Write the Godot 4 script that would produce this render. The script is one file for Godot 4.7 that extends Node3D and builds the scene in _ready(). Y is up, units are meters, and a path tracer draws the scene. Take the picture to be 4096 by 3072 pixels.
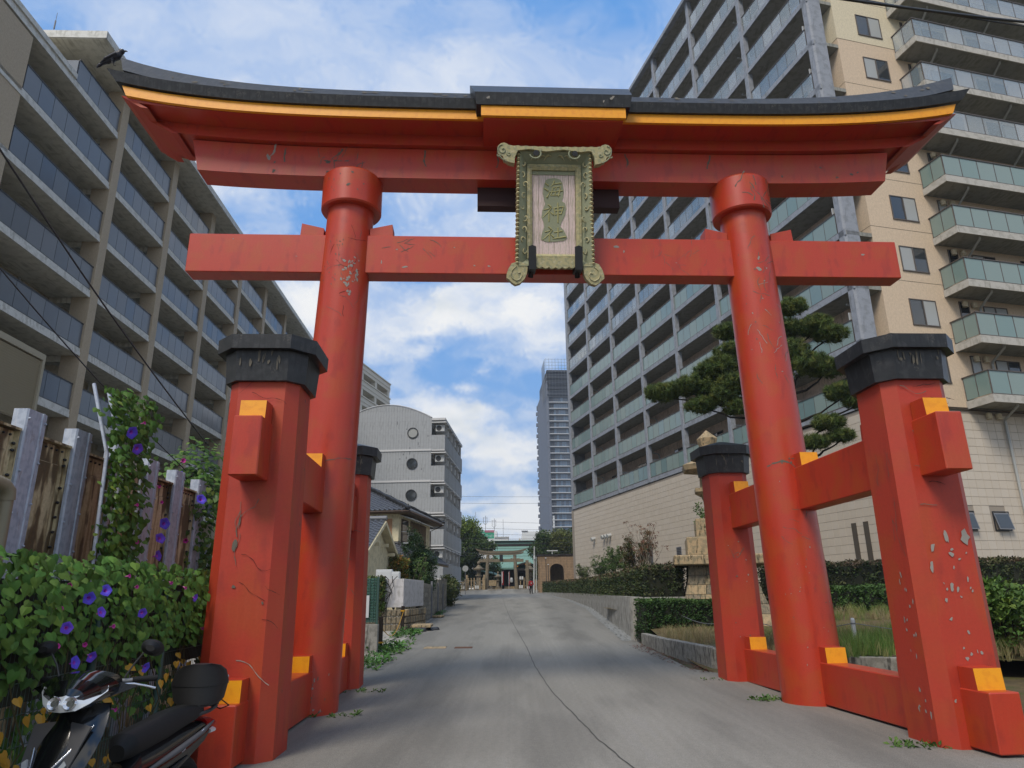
extends Node3D
# A street in front of a vermilion torii; buildings on both sides and a shrine at the end of the road.

var rng := RandomNumberGenerator.new()
var M := {}
var nA: PackedFloat32Array
var nB: PackedFloat32Array
var nC: PackedFloat32Array
const TS := 512

# ---------------------------------------------------------------- mesh building
class MB:
	var v := PackedVector3Array()
	var n := PackedVector3Array()
	var c := PackedColorArray()
	var t := PackedVector2Array()
	var col := Color.WHITE
	func put(a: Vector3, b: Vector3, d: Vector3, na: Vector3, nb: Vector3, nd: Vector3) -> void:
		v.append(a); v.append(d); v.append(b)
		n.append(na); n.append(nd); n.append(nb)
		c.append(col); c.append(col); c.append(col)
	func tri(a: Vector3, b: Vector3, d: Vector3) -> void:   # counter-clockwise seen from outside
		var q := (b - a).cross(d - a).normalized()
		put(a, b, d, q, q, q)
	func quad(a: Vector3, b: Vector3, d: Vector3, e: Vector3) -> void:
		tri(a, b, d); tri(a, d, e)
	func box(at: Vector3, size: Vector3, B := Basis()) -> void:
		var x := B.x * size.x * 0.5; var y := B.y * size.y * 0.5; var z := B.z * size.z * 0.5
		for s in [1.0, -1.0]:
			_face(at + x * s, y, z, s); _face(at + y * s, z, x, s); _face(at + z * s, x, y, s)
	func _face(o: Vector3, a: Vector3, b: Vector3, s: float) -> void:
		if s > 0: quad(o - a - b, o + a - b, o + a + b, o - a + b)
		else: quad(o - a - b, o - a + b, o + a + b, o + a - b)
	func span(a: Vector3, b: Vector3) -> void:              # box between two corners
		box((a + b) * 0.5, (b - a).abs())
	func cbox(at: Vector3, size: Vector3, r: float, B := Basis()) -> void:   # box with chamfered edges
		var h := size * 0.5
		var q := [Vector3(h.x - r, h.y - r, h.z), Vector3(h.x - r, h.y, h.z - r), Vector3(h.x, h.y - r, h.z - r)]
		var P := {}
		for sx in [-1, 1]:
			for sy in [-1, 1]:
				for sz in [-1, 1]:
					P[Vector3i(sx, sy, sz)] = q.map(func(w): return at + B * (w * Vector3(sx, sy, sz)))
		var f := func(l: Array) -> void:
			var m := Vector3.ZERO
			for w in l: m += w
			m = m / l.size() - at
			if (l[1] - l[0]).cross(l[2] - l[0]).dot(m) < 0: l.reverse()
			for i in range(1, l.size() - 1): tri(l[0], l[i], l[i + 1])
		for s in [-1, 1]:
			f.call([P[Vector3i(-1, -1, s)][0], P[Vector3i(1, -1, s)][0], P[Vector3i(1, 1, s)][0], P[Vector3i(-1, 1, s)][0]])
			f.call([P[Vector3i(-1, s, -1)][1], P[Vector3i(1, s, -1)][1], P[Vector3i(1, s, 1)][1], P[Vector3i(-1, s, 1)][1]])
			f.call([P[Vector3i(s, -1, -1)][2], P[Vector3i(s, 1, -1)][2], P[Vector3i(s, 1, 1)][2], P[Vector3i(s, -1, 1)][2]])
			for u in [-1, 1]:
				f.call([P[Vector3i(-1, s, u)][0], P[Vector3i(1, s, u)][0], P[Vector3i(1, s, u)][1], P[Vector3i(-1, s, u)][1]])
				f.call([P[Vector3i(s, -1, u)][0], P[Vector3i(s, 1, u)][0], P[Vector3i(s, 1, u)][2], P[Vector3i(s, -1, u)][2]])
				f.call([P[Vector3i(s, u, -1)][1], P[Vector3i(s, u, 1)][1], P[Vector3i(s, u, 1)][2], P[Vector3i(s, u, -1)][2]])
				for w in [-1, 1]:
					f.call(P[Vector3i(s, u, w)].duplicate())
	func prism(poly: PackedVector2Array, z0: float, z1: float, X := Transform3D()) -> void:  # outline in x-y (counter-clockwise), drawn out along z
		if Geometry2D.is_polygon_clockwise(poly): pass
		var area := 0.0
		for i in poly.size(): area += poly[i].cross(poly[(i + 1) % poly.size()])
		var p := poly.duplicate()
		if area < 0: p.reverse()
		if z1 < z0:
			var w := z0; z0 = z1; z1 = w
		var ix := Geometry2D.triangulate_polygon(p)
		for i in range(0, ix.size(), 3):
			var a := p[ix[i]]; var b := p[ix[i + 1]]; var d := p[ix[i + 2]]
			if (b - a).cross(d - a) < 0:
				var w := b; b = d; d = w
			tri(X * Vector3(a.x, a.y, z1), X * Vector3(b.x, b.y, z1), X * Vector3(d.x, d.y, z1))
			tri(X * Vector3(a.x, a.y, z0), X * Vector3(d.x, d.y, z0), X * Vector3(b.x, b.y, z0))
		for i in p.size():
			var a := p[i]; var b := p[(i + 1) % p.size()]
			quad(X * Vector3(a.x, a.y, z0), X * Vector3(b.x, b.y, z0), X * Vector3(b.x, b.y, z1), X * Vector3(a.x, a.y, z1))
	func ring(a: Array, b: Array, ca: Vector3, cb: Vector3, smooth := true) -> void:  # skin between two closed rows of points
		var k := a.size()
		for i in k:
			var j := (i + 1) % k
			if smooth:
				var ai: Vector3 = (a[i] - ca).normalized(); var aj: Vector3 = (a[j] - ca).normalized()
				var bi: Vector3 = (b[i] - cb).normalized(); var bj: Vector3 = (b[j] - cb).normalized()
				put(a[i], a[j], b[j], ai, aj, bj); put(a[i], b[j], b[i], ai, bj, bi)
			else:
				quad(a[i], a[j], b[j], b[i])
	func tube(pts: Array, r, sides := 8, capped := true) -> void:   # r: a number or one per point
		var rows := []
		var side := Vector3.ZERO
		for i in pts.size():
			var d: Vector3 = (pts[mini(i + 1, pts.size() - 1)] - pts[maxi(i - 1, 0)]).normalized()
			if side == Vector3.ZERO: side = d.cross(Vector3.UP if absf(d.y) < 0.9 else Vector3.RIGHT).normalized()
			side = (side - d * side.dot(d)).normalized()
			var up := side.cross(d)
			var rr: float = r[i] if r is Array else r
			var row := []
			for k in sides:
				var a := -TAU * k / sides
				row.append(pts[i] + (side * cos(a) + up * sin(a)) * rr)
			rows.append(row)
		for i in pts.size() - 1: ring(rows[i], rows[i + 1], pts[i], pts[i + 1])
		if capped:
			for k in range(1, sides - 1):
				tri(rows[0][0], rows[0][k + 1], rows[0][k])
				tri(rows[-1][0], rows[-1][k], rows[-1][k + 1])
	func lathe(prof: Array, sides: int, X := Transform3D(), smooth := true, turn := 0.0) -> void:  # prof: Vector2(radius, height) from the bottom up
		var rows := []
		for p in prof:
			var row := []
			for k in sides:
				var a := turn + TAU * k / sides
				row.append(X * Vector3(p.x * sin(a), p.y, p.x * cos(a)))
			rows.append(row)
		for i in prof.size() - 1:
			var d: Vector2 = (prof[i + 1] - prof[i]).normalized()
			for k in sides:
				var j := (k + 1) % sides
				if smooth:
					var a0 := turn + TAU * k / sides; var a1 := turn + TAU * (k + 1) / sides
					var q0 := (X.basis * Vector3(d.y * sin(a0), -d.x, d.y * cos(a0))).normalized()
					var q1 := (X.basis * Vector3(d.y * sin(a1), -d.x, d.y * cos(a1))).normalized()
					put(rows[i][k], rows[i][j], rows[i + 1][j], q0, q1, q1)
					put(rows[i][k], rows[i + 1][j], rows[i + 1][k], q0, q1, q0)
				else:
					quad(rows[i][k], rows[i][j], rows[i + 1][j], rows[i + 1][k])
		if prof[0].x > 0.001:
			for k in range(1, sides - 1): tri(rows[0][0], rows[0][k + 1], rows[0][k])
		if prof[-1].x > 0.001:
			for k in range(1, sides - 1): tri(rows[-1][0], rows[-1][k], rows[-1][k + 1])
	func grid(rows: Array, smooth := true) -> void:      # rows of points, counter-clockwise seen from outside when rows go up and points go right
		var N := []
		for i in rows.size():
			var l := []
			for j in rows[i].size():
				var a: Vector3 = rows[i][mini(j + 1, rows[i].size() - 1)] - rows[i][maxi(j - 1, 0)]
				var b: Vector3 = rows[mini(i + 1, rows.size() - 1)][j] - rows[maxi(i - 1, 0)][j]
				l.append(a.cross(b).normalized())
			N.append(l)
		for i in rows.size() - 1:
			for j in rows[i].size() - 1:
				if smooth:
					put(rows[i][j], rows[i][j + 1], rows[i + 1][j + 1], N[i][j], N[i][j + 1], N[i + 1][j + 1])
					put(rows[i][j], rows[i + 1][j + 1], rows[i + 1][j], N[i][j], N[i + 1][j + 1], N[i + 1][j])
				else: quad(rows[i][j], rows[i][j + 1], rows[i + 1][j + 1], rows[i + 1][j])
	func add(o: MB, X: Transform3D, tint := Color.WHITE) -> void:
		for i in o.v.size():
			v.append(X * o.v[i]); n.append((X.basis * o.n[i]).normalized()); c.append(o.c[i] * tint)
	func mesh(into: ArrayMesh = null) -> ArrayMesh:
		var m := into if into else ArrayMesh.new()
		if v.is_empty(): return m
		var A := []
		A.resize(Mesh.ARRAY_MAX)
		A[Mesh.ARRAY_VERTEX] = v; A[Mesh.ARRAY_NORMAL] = n; A[Mesh.ARRAY_COLOR] = c
		if t.size() == v.size(): A[Mesh.ARRAY_TEX_UV] = t
		m.add_surface_from_arrays(Mesh.PRIMITIVE_TRIANGLES, A)
		return m

# a field of tapered capsules joined by a smooth minimum, meshed as surface nets
func blend(bones: Array, cell: float, k: float, mb: MB, X := Transform3D()) -> void:  # bone: [a, b, ra, rb]
	var lo := Vector3.ONE * 1e9; var hi := -lo
	for b in bones:
		for q in [[b[0], b[2]], [b[1], b[3]]]:
			lo = lo.min(q[0] - Vector3.ONE * (q[1] + 3 * cell)); hi = hi.max(q[0] + Vector3.ONE * (q[1] + 3 * cell))
	var S := Vector3i(((hi - lo) / cell).ceil()) + Vector3i.ONE
	var F := PackedFloat32Array(); F.resize(S.x * S.y * S.z); F.fill(1e3)
	for b in bones:
		var rm: float = maxf(b[2], b[3]) + 3 * cell + k
		var l0 := Vector3i(((b[0].min(b[1]) - Vector3.ONE * rm - lo) / cell).floor()).clamp(Vector3i.ZERO, S - Vector3i.ONE)
		var l1 := Vector3i(((b[0].max(b[1]) + Vector3.ONE * rm - lo) / cell).ceil()).clamp(Vector3i.ZERO, S - Vector3i.ONE)
		var ab: Vector3 = b[1] - b[0]
		var L: float = maxf(ab.length_squared(), 1e-9)
		for z in range(l0.z, l1.z + 1):
			for y in range(l0.y, l1.y + 1):
				for x in range(l0.x, l1.x + 1):
					var p := lo + Vector3(x, y, z) * cell
					var s: float = clampf((p - b[0]).dot(ab) / L, 0, 1)
					var d: float = p.distance_to(b[0] + ab * s) - lerpf(b[2], b[3], s)
					var i := x + S.x * (y + S.y * z)
					var h := maxf(k - absf(F[i] - d), 0) / k
					F[i] = minf(F[i], d) - h * h * k * 0.25
	var V := {}
	var at := func(x: int, y: int, z: int) -> float: return F[x + S.x * (y + S.y * z)]
	var E := [[0, 1], [2, 3], [4, 5], [6, 7], [0, 2], [1, 3], [4, 6], [5, 7], [0, 4], [1, 5], [2, 6], [3, 7]]
	for z in S.z - 1:
		for y in S.y - 1:
			for x in S.x - 1:
				var f := []
				var inside := 0
				for q in 8:
					var d: float = F[x + (q & 1) + S.x * (y + ((q >> 1) & 1) + S.y * (z + (q >> 2)))]
					f.append(d)
					if d < 0: inside += 1
				if inside == 0 or inside == 8: continue
				var sum := Vector3.ZERO
				var cnt := 0
				for e in E:
					var a: float = f[e[0]]; var b: float = f[e[1]]
					if (a < 0) != (b < 0):
						var u := a / (a - b)
						var pa := Vector3(e[0] & 1, (e[0] >> 1) & 1, e[0] >> 2); var pb := Vector3(e[1] & 1, (e[1] >> 1) & 1, e[1] >> 2)
						sum += pa.lerp(pb, u); cnt += 1
				var g := Vector3(f[1] + f[3] + f[5] + f[7] - f[0] - f[2] - f[4] - f[6], f[2] + f[3] + f[6] + f[7] - f[0] - f[1] - f[4] - f[5], f[4] + f[5] + f[6] + f[7] - f[0] - f[1] - f[2] - f[3])
				V[Vector3i(x, y, z)] = [X * (lo + (Vector3(x, y, z) + sum / cnt) * cell), (X.basis * g).normalized()]
	for key in V:
		for ax in 3:
			var d := Vector3i.ZERO; d[ax] = 1
			var o: Vector3i = key + d
			if o.x >= S.x or o.y >= S.y or o.z >= S.z: continue
			var a: float = F[key.x + S.x * (key.y + S.y * key.z)]; var b: float = F[o.x + S.x * (o.y + S.y * o.z)]
			if (a < 0) == (b < 0): continue
			var u := Vector3i.ZERO; u[(ax + 1) % 3] = 1
			var w := Vector3i.ZERO; w[(ax + 2) % 3] = 1
			if not (V.has(key - u) and V.has(key - w) and V.has(key - u - w)): continue
			var q := [V[key - u - w], V[key - w], V[key], V[key - u]]
			if a > 0: q.reverse()
			mb.put(q[0][0], q[1][0], q[2][0], q[0][1], q[1][1], q[2][1])
			mb.put(q[0][0], q[2][0], q[3][0], q[0][1], q[2][1], q[3][1])

# ---------------------------------------------------------------- naming and placing
var used := {}
func numbered(s: String) -> String:
	if not used.has(s):
		used[s] = 0
		return s
	used[s] += 1
	return "%s_%03d" % [s, used[s]]

func tag(o: Node, label := "", category := "", group := "", kind := "") -> Node:
	if label: o.set_meta("label", label)
	if category: o.set_meta("category", category)
	if group: o.set_meta("group", group)
	if kind: o.set_meta("kind", kind)
	return o

func thing(called: String, label: String, category: String, at := Vector3.ZERO, turn := 0.0, group := "") -> Node3D:
	var o := Node3D.new()
	o.name = numbered(called)
	add_child(o)
	o.position = at; o.rotation.y = turn
	tag(o, label, category, group)
	return o

func obj(called: String, mb, m, parent: Node = self, kind := "") -> MeshInstance3D:   # mb: MB, Mesh or [MB, MB]; m: a material or one per surface
	var o := MeshInstance3D.new()
	if mb is Array:
		var am := ArrayMesh.new()
		var ms := []
		for i in mb.size():
			if mb[i].v.size():
				mb[i].mesh(am); ms.append(m[i])
		o.mesh = am
		for i in ms.size(): o.set_surface_override_material(i, ms[i])
	else:
		o.mesh = mb.mesh() if mb is MB else mb
		for i in o.mesh.get_surface_count(): o.set_surface_override_material(i, m)
	if parent == self:
		o.name = numbered(called); add_child(o)
	else:
		var k := 1; var s := called
		while parent.has_node(NodePath(s)):
			s = "%s_%03d" % [called, k]; k += 1
		o.name = s; parent.add_child(o)
	if kind: o.set_meta("kind", kind)
	return o

func dup(o: Node3D, at: Vector3, turn: float, label: String, group := "", scale := Vector3.ONE) -> Node3D:
	var r: Node3D = o.duplicate()
	var re := RegEx.create_from_string("_\\d{3}$")
	r.name = numbered(re.sub(o.name, "")); add_child(r)
	r.position = at; r.rotation.y = turn; r.scale = scale
	r.set_meta("label", label)
	if group: r.set_meta("group", group)
	return r

# alike pieces of one thing: up to `most` that are nearest become parts, the rest one part
func pieces(parent: Node, called: String, rest_called: String, meshes: Array, mats: Array, where: Array, most := 300) -> void:
	var o: Node3D = parent
	var T := Transform3D()
	while o != null and o is Node3D and o != self:
		T = o.transform * T
		o = o.get_parent() as Node3D
	var order := []
	for i in where.size(): order.append([(T * where[i].origin).distance_squared_to(Vector3(0, 1.6, 0)), i])
	order.sort_custom(func(a, b): return a[0] < b[0] or a[0] == b[0] and a[1] < b[1])
	var left := {}
	var ctr := 0
	for q in order.size():
		var i: int = order[q][1]
		var a := rng.randi() % meshes.size(); var b := rng.randi() % mats.size()
		if q < most:
			var p := MeshInstance3D.new()
			p.mesh = meshes[a]
			for s in p.mesh.get_surface_count(): p.set_surface_override_material(s, mats[b])
			p.name = called if ctr == 0 else "%s_%03d" % [called, ctr]
			while parent.has_node(NodePath(p.name)):
				ctr += 1; p.name = "%s_%03d" % [called, ctr]
			ctr += 1
			p.transform = where[i]
			parent.add_child(p)
		else:
			left.get_or_add(Vector2i(a, b), []).append(where[i])
	if left.is_empty(): return
	var bymat := {}
	for key in left: bymat.get_or_add(key.y, []).append([key.x, left[key]])
	var am := ArrayMesh.new()
	var ms := []
	for b in bymat:
		var mb := MB.new()
		for e in bymat[b]:
			var A: Array = meshes[e[0]].surface_get_arrays(0)
			for X in e[1]:
				mb.v.append_array(X * A[Mesh.ARRAY_VERTEX])
				var N: PackedVector3Array = Transform3D(X.basis.orthonormalized(), Vector3.ZERO) * A[Mesh.ARRAY_NORMAL]
				mb.n.append_array(N)
				mb.c.append_array(A[Mesh.ARRAY_COLOR])
		mb.mesh(am); ms.append(mats[b])
	var p := MeshInstance3D.new()
	p.mesh = am
	for i in ms.size(): p.set_surface_override_material(i, ms[i])
	p.name = rest_called; p.set_meta("kind", "stuff")
	parent.add_child(p, true)

func scatter(called: String, mesh: Mesh, m: Material, where: Array, tints: Array, parent: Node = self) -> MultiMeshInstance3D:
	var mm := MultiMesh.new()
	mm.transform_format = MultiMesh.TRANSFORM_3D
	mm.use_colors = tints.size() > 0
	mm.mesh = mesh
	mm.instance_count = where.size()
	for i in where.size():
		mm.set_instance_transform(i, where[i])
		if tints.size(): mm.set_instance_color(i, tints[i % tints.size()])
	var o := MultiMeshInstance3D.new()
	o.multimesh = mm; o.material_override = m
	o.name = numbered(called) if parent == self else called
	parent.add_child(o, true)
	o.set_meta("kind", "stuff")
	return o

func rx(seed: int) -> void: rng.seed = seed
func rf(a: float, b: float) -> float: return rng.randf_range(a, b)
func lin(r: float, g: float, b: float) -> Color: return Color(r, g, b).srgb_to_linear()

# ---------------------------------------------------------------- materials
func noise_field(freq: float, oct: int, s: int) -> PackedFloat32Array:
	var f := FastNoiseLite.new()
	f.seed = s; f.frequency = freq; f.fractal_octaves = oct; f.noise_type = FastNoiseLite.TYPE_SIMPLEX_SMOOTH
	var im := f.get_seamless_image(TS, TS, false, false, 0.2, true)
	im.convert(Image.FORMAT_L8)
	var b := im.get_data()
	var out := PackedFloat32Array(); out.resize(b.size())
	for i in b.size(): out[i] = b[i] / 255.0
	return out

func tx(fn: Callable) -> ImageTexture:
	var d := PackedByteArray(); d.resize(TS * TS * 3)
	var i := 0
	for y in TS:
		for x in TS:
			var k: Color = fn.call(x, y)
			d[i] = clampi(int(k.r * 255), 0, 255); d[i + 1] = clampi(int(k.g * 255), 0, 255); d[i + 2] = clampi(int(k.b * 255), 0, 255)
			i += 3
	return ImageTexture.create_from_image(Image.create_from_data(TS, TS, false, Image.FORMAT_RGB8, d))

func A(x: int, y: int) -> float: return nA[(x & 511) + TS * (y & 511)]
func B(x: int, y: int) -> float: return nB[(x & 511) + TS * (y & 511)]
func C(x: int, y: int) -> float: return nC[(x & 511) + TS * (y & 511)]

func mat(called: String, color: Color, rough := 0.8, tex: Texture2D = null, metres := 2.0, world := false, bump: Texture2D = null, cm := 0.0, metal := 0.0) -> StandardMaterial3D:
	var m := StandardMaterial3D.new()
	m.resource_name = called
	m.albedo_color = color; m.roughness = rough; m.metallic = metal
	if tex: m.albedo_texture = tex
	if bump:
		m.heightmap_enabled = true; m.heightmap_texture = bump; m.heightmap_scale = cm
	if tex or bump:
		m.uv1_triplanar = true; m.uv1_world_triplanar = world
		m.uv1_scale = Vector3.ONE / metres
		m.uv1_triplanar_sharpness = 4.0
	M[called] = m
	return m

func tinted(called: String, rough := 0.8) -> StandardMaterial3D:    # takes its colour from the vertices
	var m := mat(called, Color.WHITE, rough)
	m.vertex_color_use_as_albedo = true
	return m

func glass(called: String, color: Color, a: float, rough := 0.05) -> StandardMaterial3D:
	var m := mat(called, Color(color.r, color.g, color.b, a), rough)
	m.transparency = BaseMaterial3D.TRANSPARENCY_ALPHA
	return m

func ground_y(z: float) -> float:        # the road climbs to a crest by the shrine
	var d := -z
	if d < 9.0: return 0.0
	if d < 92.0:
		var s := 0.0222 * (d - 12.0)
		return lerpf(0.0, maxf(s, 0.0), smoothstep(9.0, 16.0, d))
	return lerpf(1.776, 2.36, clampf((d - 92.0) / 5.0, 0, 1))

func sky_panorama() -> Texture2D:
	var W := 2560; var H := 1280
	var f := FastNoiseLite.new(); f.seed = 11; f.frequency = 0.9; f.fractal_octaves = 6; f.fractal_gain = 0.52
	f.noise_type = FastNoiseLite.TYPE_SIMPLEX_SMOOTH
	f.domain_warp_enabled = true; f.domain_warp_amplitude = 0.35; f.domain_warp_frequency = 0.8; f.domain_warp_fractal_octaves = 3
	var g := FastNoiseLite.new(); g.seed = 5; g.frequency = 2.6; g.fractal_octaves = 4
	# thick and thin places of the cloud cover: direction, half width in degrees, amount
	var spots := [[Vector3(-0.485, 0.608, -0.629), 9.0, 0.45], [Vector3(-0.419, 0.598, -0.683), 6.0, 0.30], [Vector3(-0.369, 0.645, -0.669), 5.0, 0.20], [Vector3(-0.056, 0.690, -0.722), 8.0, 0.24], [Vector3(0.091, 0.667, -0.739), 7.0, 0.26], [Vector3(-0.328, 0.477, -0.815), 6.0, 0.50], [Vector3(-0.129, 0.493, -0.860), 4.0, 0.30], [Vector3(-0.068, 0.375, -0.925), 6.0, 0.50], [Vector3(-0.134, 0.305, -0.943), 6.0, 0.50], [Vector3(-0.070, 0.243, -0.967), 7.0, 0.45], [Vector3(0.037, 0.404, -0.914), 4.0, 0.40], [Vector3(-0.135, 0.179, -0.974), 5.0, 0.30], [Vector3(-0.276, 0.632, -0.724), 6.0, -0.55], [Vector3(-0.192, 0.690, -0.698), 5.0, -0.40], [Vector3(-0.129, 0.654, -0.745), 6.0, -0.45], [Vector3(-0.033, 0.501, -0.865), 3.5, -0.60], [Vector3(-0.188, 0.394, -0.900), 2.2, -0.60], [Vector3(0.016, 0.309, -0.951), 2.2, -0.50], [Vector3(-0.310, 0.613, -0.727), 4.0, -0.30], [Vector3(0.014, 0.650, -0.759), 3.0, -0.30]]
	var D := PackedFloat32Array(); D.resize(W * H * 3)
	for y in H / 2 + 8:
		var el := (0.5 - (y + 0.5) / H) * PI
		var ce := cos(el); var se := sin(el)
		var near_h := exp(-maxf(se, 0) * 7.0)
		var air := Vector3(0.115, 0.33, 0.76).lerp(Vector3(0.16, 0.40, 0.82), exp(-maxf(se, 0) * 2.2)).lerp(Vector3(0.58, 0.70, 0.84), near_h)
		for x in W:
			var az := ((x + 0.5) / W - 0.5) * TAU
			var d := Vector3(sin(az) * ce, se, -cos(az) * ce)
			var k := 1.0 / (maxf(se, 0.0) + 0.28)
			var n := f.get_noise_3d(d.x * k * 2.2, d.y * 0.6, d.z * k * 2.2) * 0.5 + 0.5
			var bias := 0.0
			if az > -1.0 and az < 1.0:
				for s in spots:
					var q: float = 1.0 - d.dot(s[0])
					var w: float = s[1] * s[1] * 0.0001523
					if q < w * 3.0: bias += s[2] * exp(-q / w)
			var dens := n + 0.04 + bias * 0.85 + near_h * 0.14
			var soft := lerpf(0.20, 0.34, smoothstep(0.42, 0.68, se))
			var a := smoothstep(0.56 - soft, 0.56 + soft, dens)
			var thin := lerpf(1.0, 0.80, smoothstep(0.45, 0.62, se))
			var m := g.get_noise_3d(d.x * k * 1.6 + 9.0, d.y, d.z * k * 1.6) * 0.5 + 0.5
			var dark := smoothstep(0.45, 0.85, m * 0.75 + (dens - 0.5) * 0.35) * (1.0 - smoothstep(0.35, 0.6, se) * 0.7)
			var cl := Vector3(0.95, 0.955, 0.955).lerp(Vector3(0.66, 0.72, 0.78), dark)
			var c := air.lerp(cl, clampf(a, 0, 1) * thin)
			var i := (x + y * W) * 3
			D[i] = c.x; D[i + 1] = c.y; D[i + 2] = c.z
	for i in range((H / 2 + 8) * W * 3, W * H * 3, 3):
		D[i] = 0.25; D[i + 1] = 0.24; D[i + 2] = 0.22
	return ImageTexture.create_from_image(Image.create_from_data(W, H, false, Image.FORMAT_RGBF, D.to_byte_array()))

func setup() -> void:
	var cam := Camera3D.new(); cam.name = "camera"; add_child(cam)
	cam.transform = Transform3D(Basis(Vector3(0.99991808, -0.01225747, -0.00368584), Vector3(0.01279965, 0.95756281, 0.28794032), Vector3(0.0, -0.28796391, 0.95764126)), Vector3(0, 1.6, 0))
	cam.fov = 57.42; cam.near = 0.05; cam.far = 3000.0; cam.current = true
	var we := WorldEnvironment.new(); we.name = "environment"; add_child(we)
	var e := Environment.new(); we.environment = e
	e.background_mode = Environment.BG_SKY
	var sky := Sky.new(); var pm := PanoramaSkyMaterial.new()
	pm.panorama = sky_panorama(); pm.energy_multiplier = 1.0
	sky.sky_material = pm; e.sky = sky
	e.tonemap_mode = Environment.TONE_MAPPER_LINEAR
	e.tonemap_exposure = 1.0
	e.sdfgi_enabled = true; e.ssao_enabled = true; e.ssil_enabled = true
	e.fog_enabled = true; e.fog_density = 0.0004; e.fog_light_color = Color(0.80, 0.86, 0.93)
	var sun := DirectionalLight3D.new(); sun.name = "sun"; add_child(sun)
	sun.look_at_from_position(Vector3.ZERO, -Vector3(-0.28, 0.78, 0.56))
	sun.light_energy = 0.95; sun.light_angular_distance = 22.0; sun.light_color = Color(1.0, 0.96, 0.90); sun.shadow_enabled = true

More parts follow.
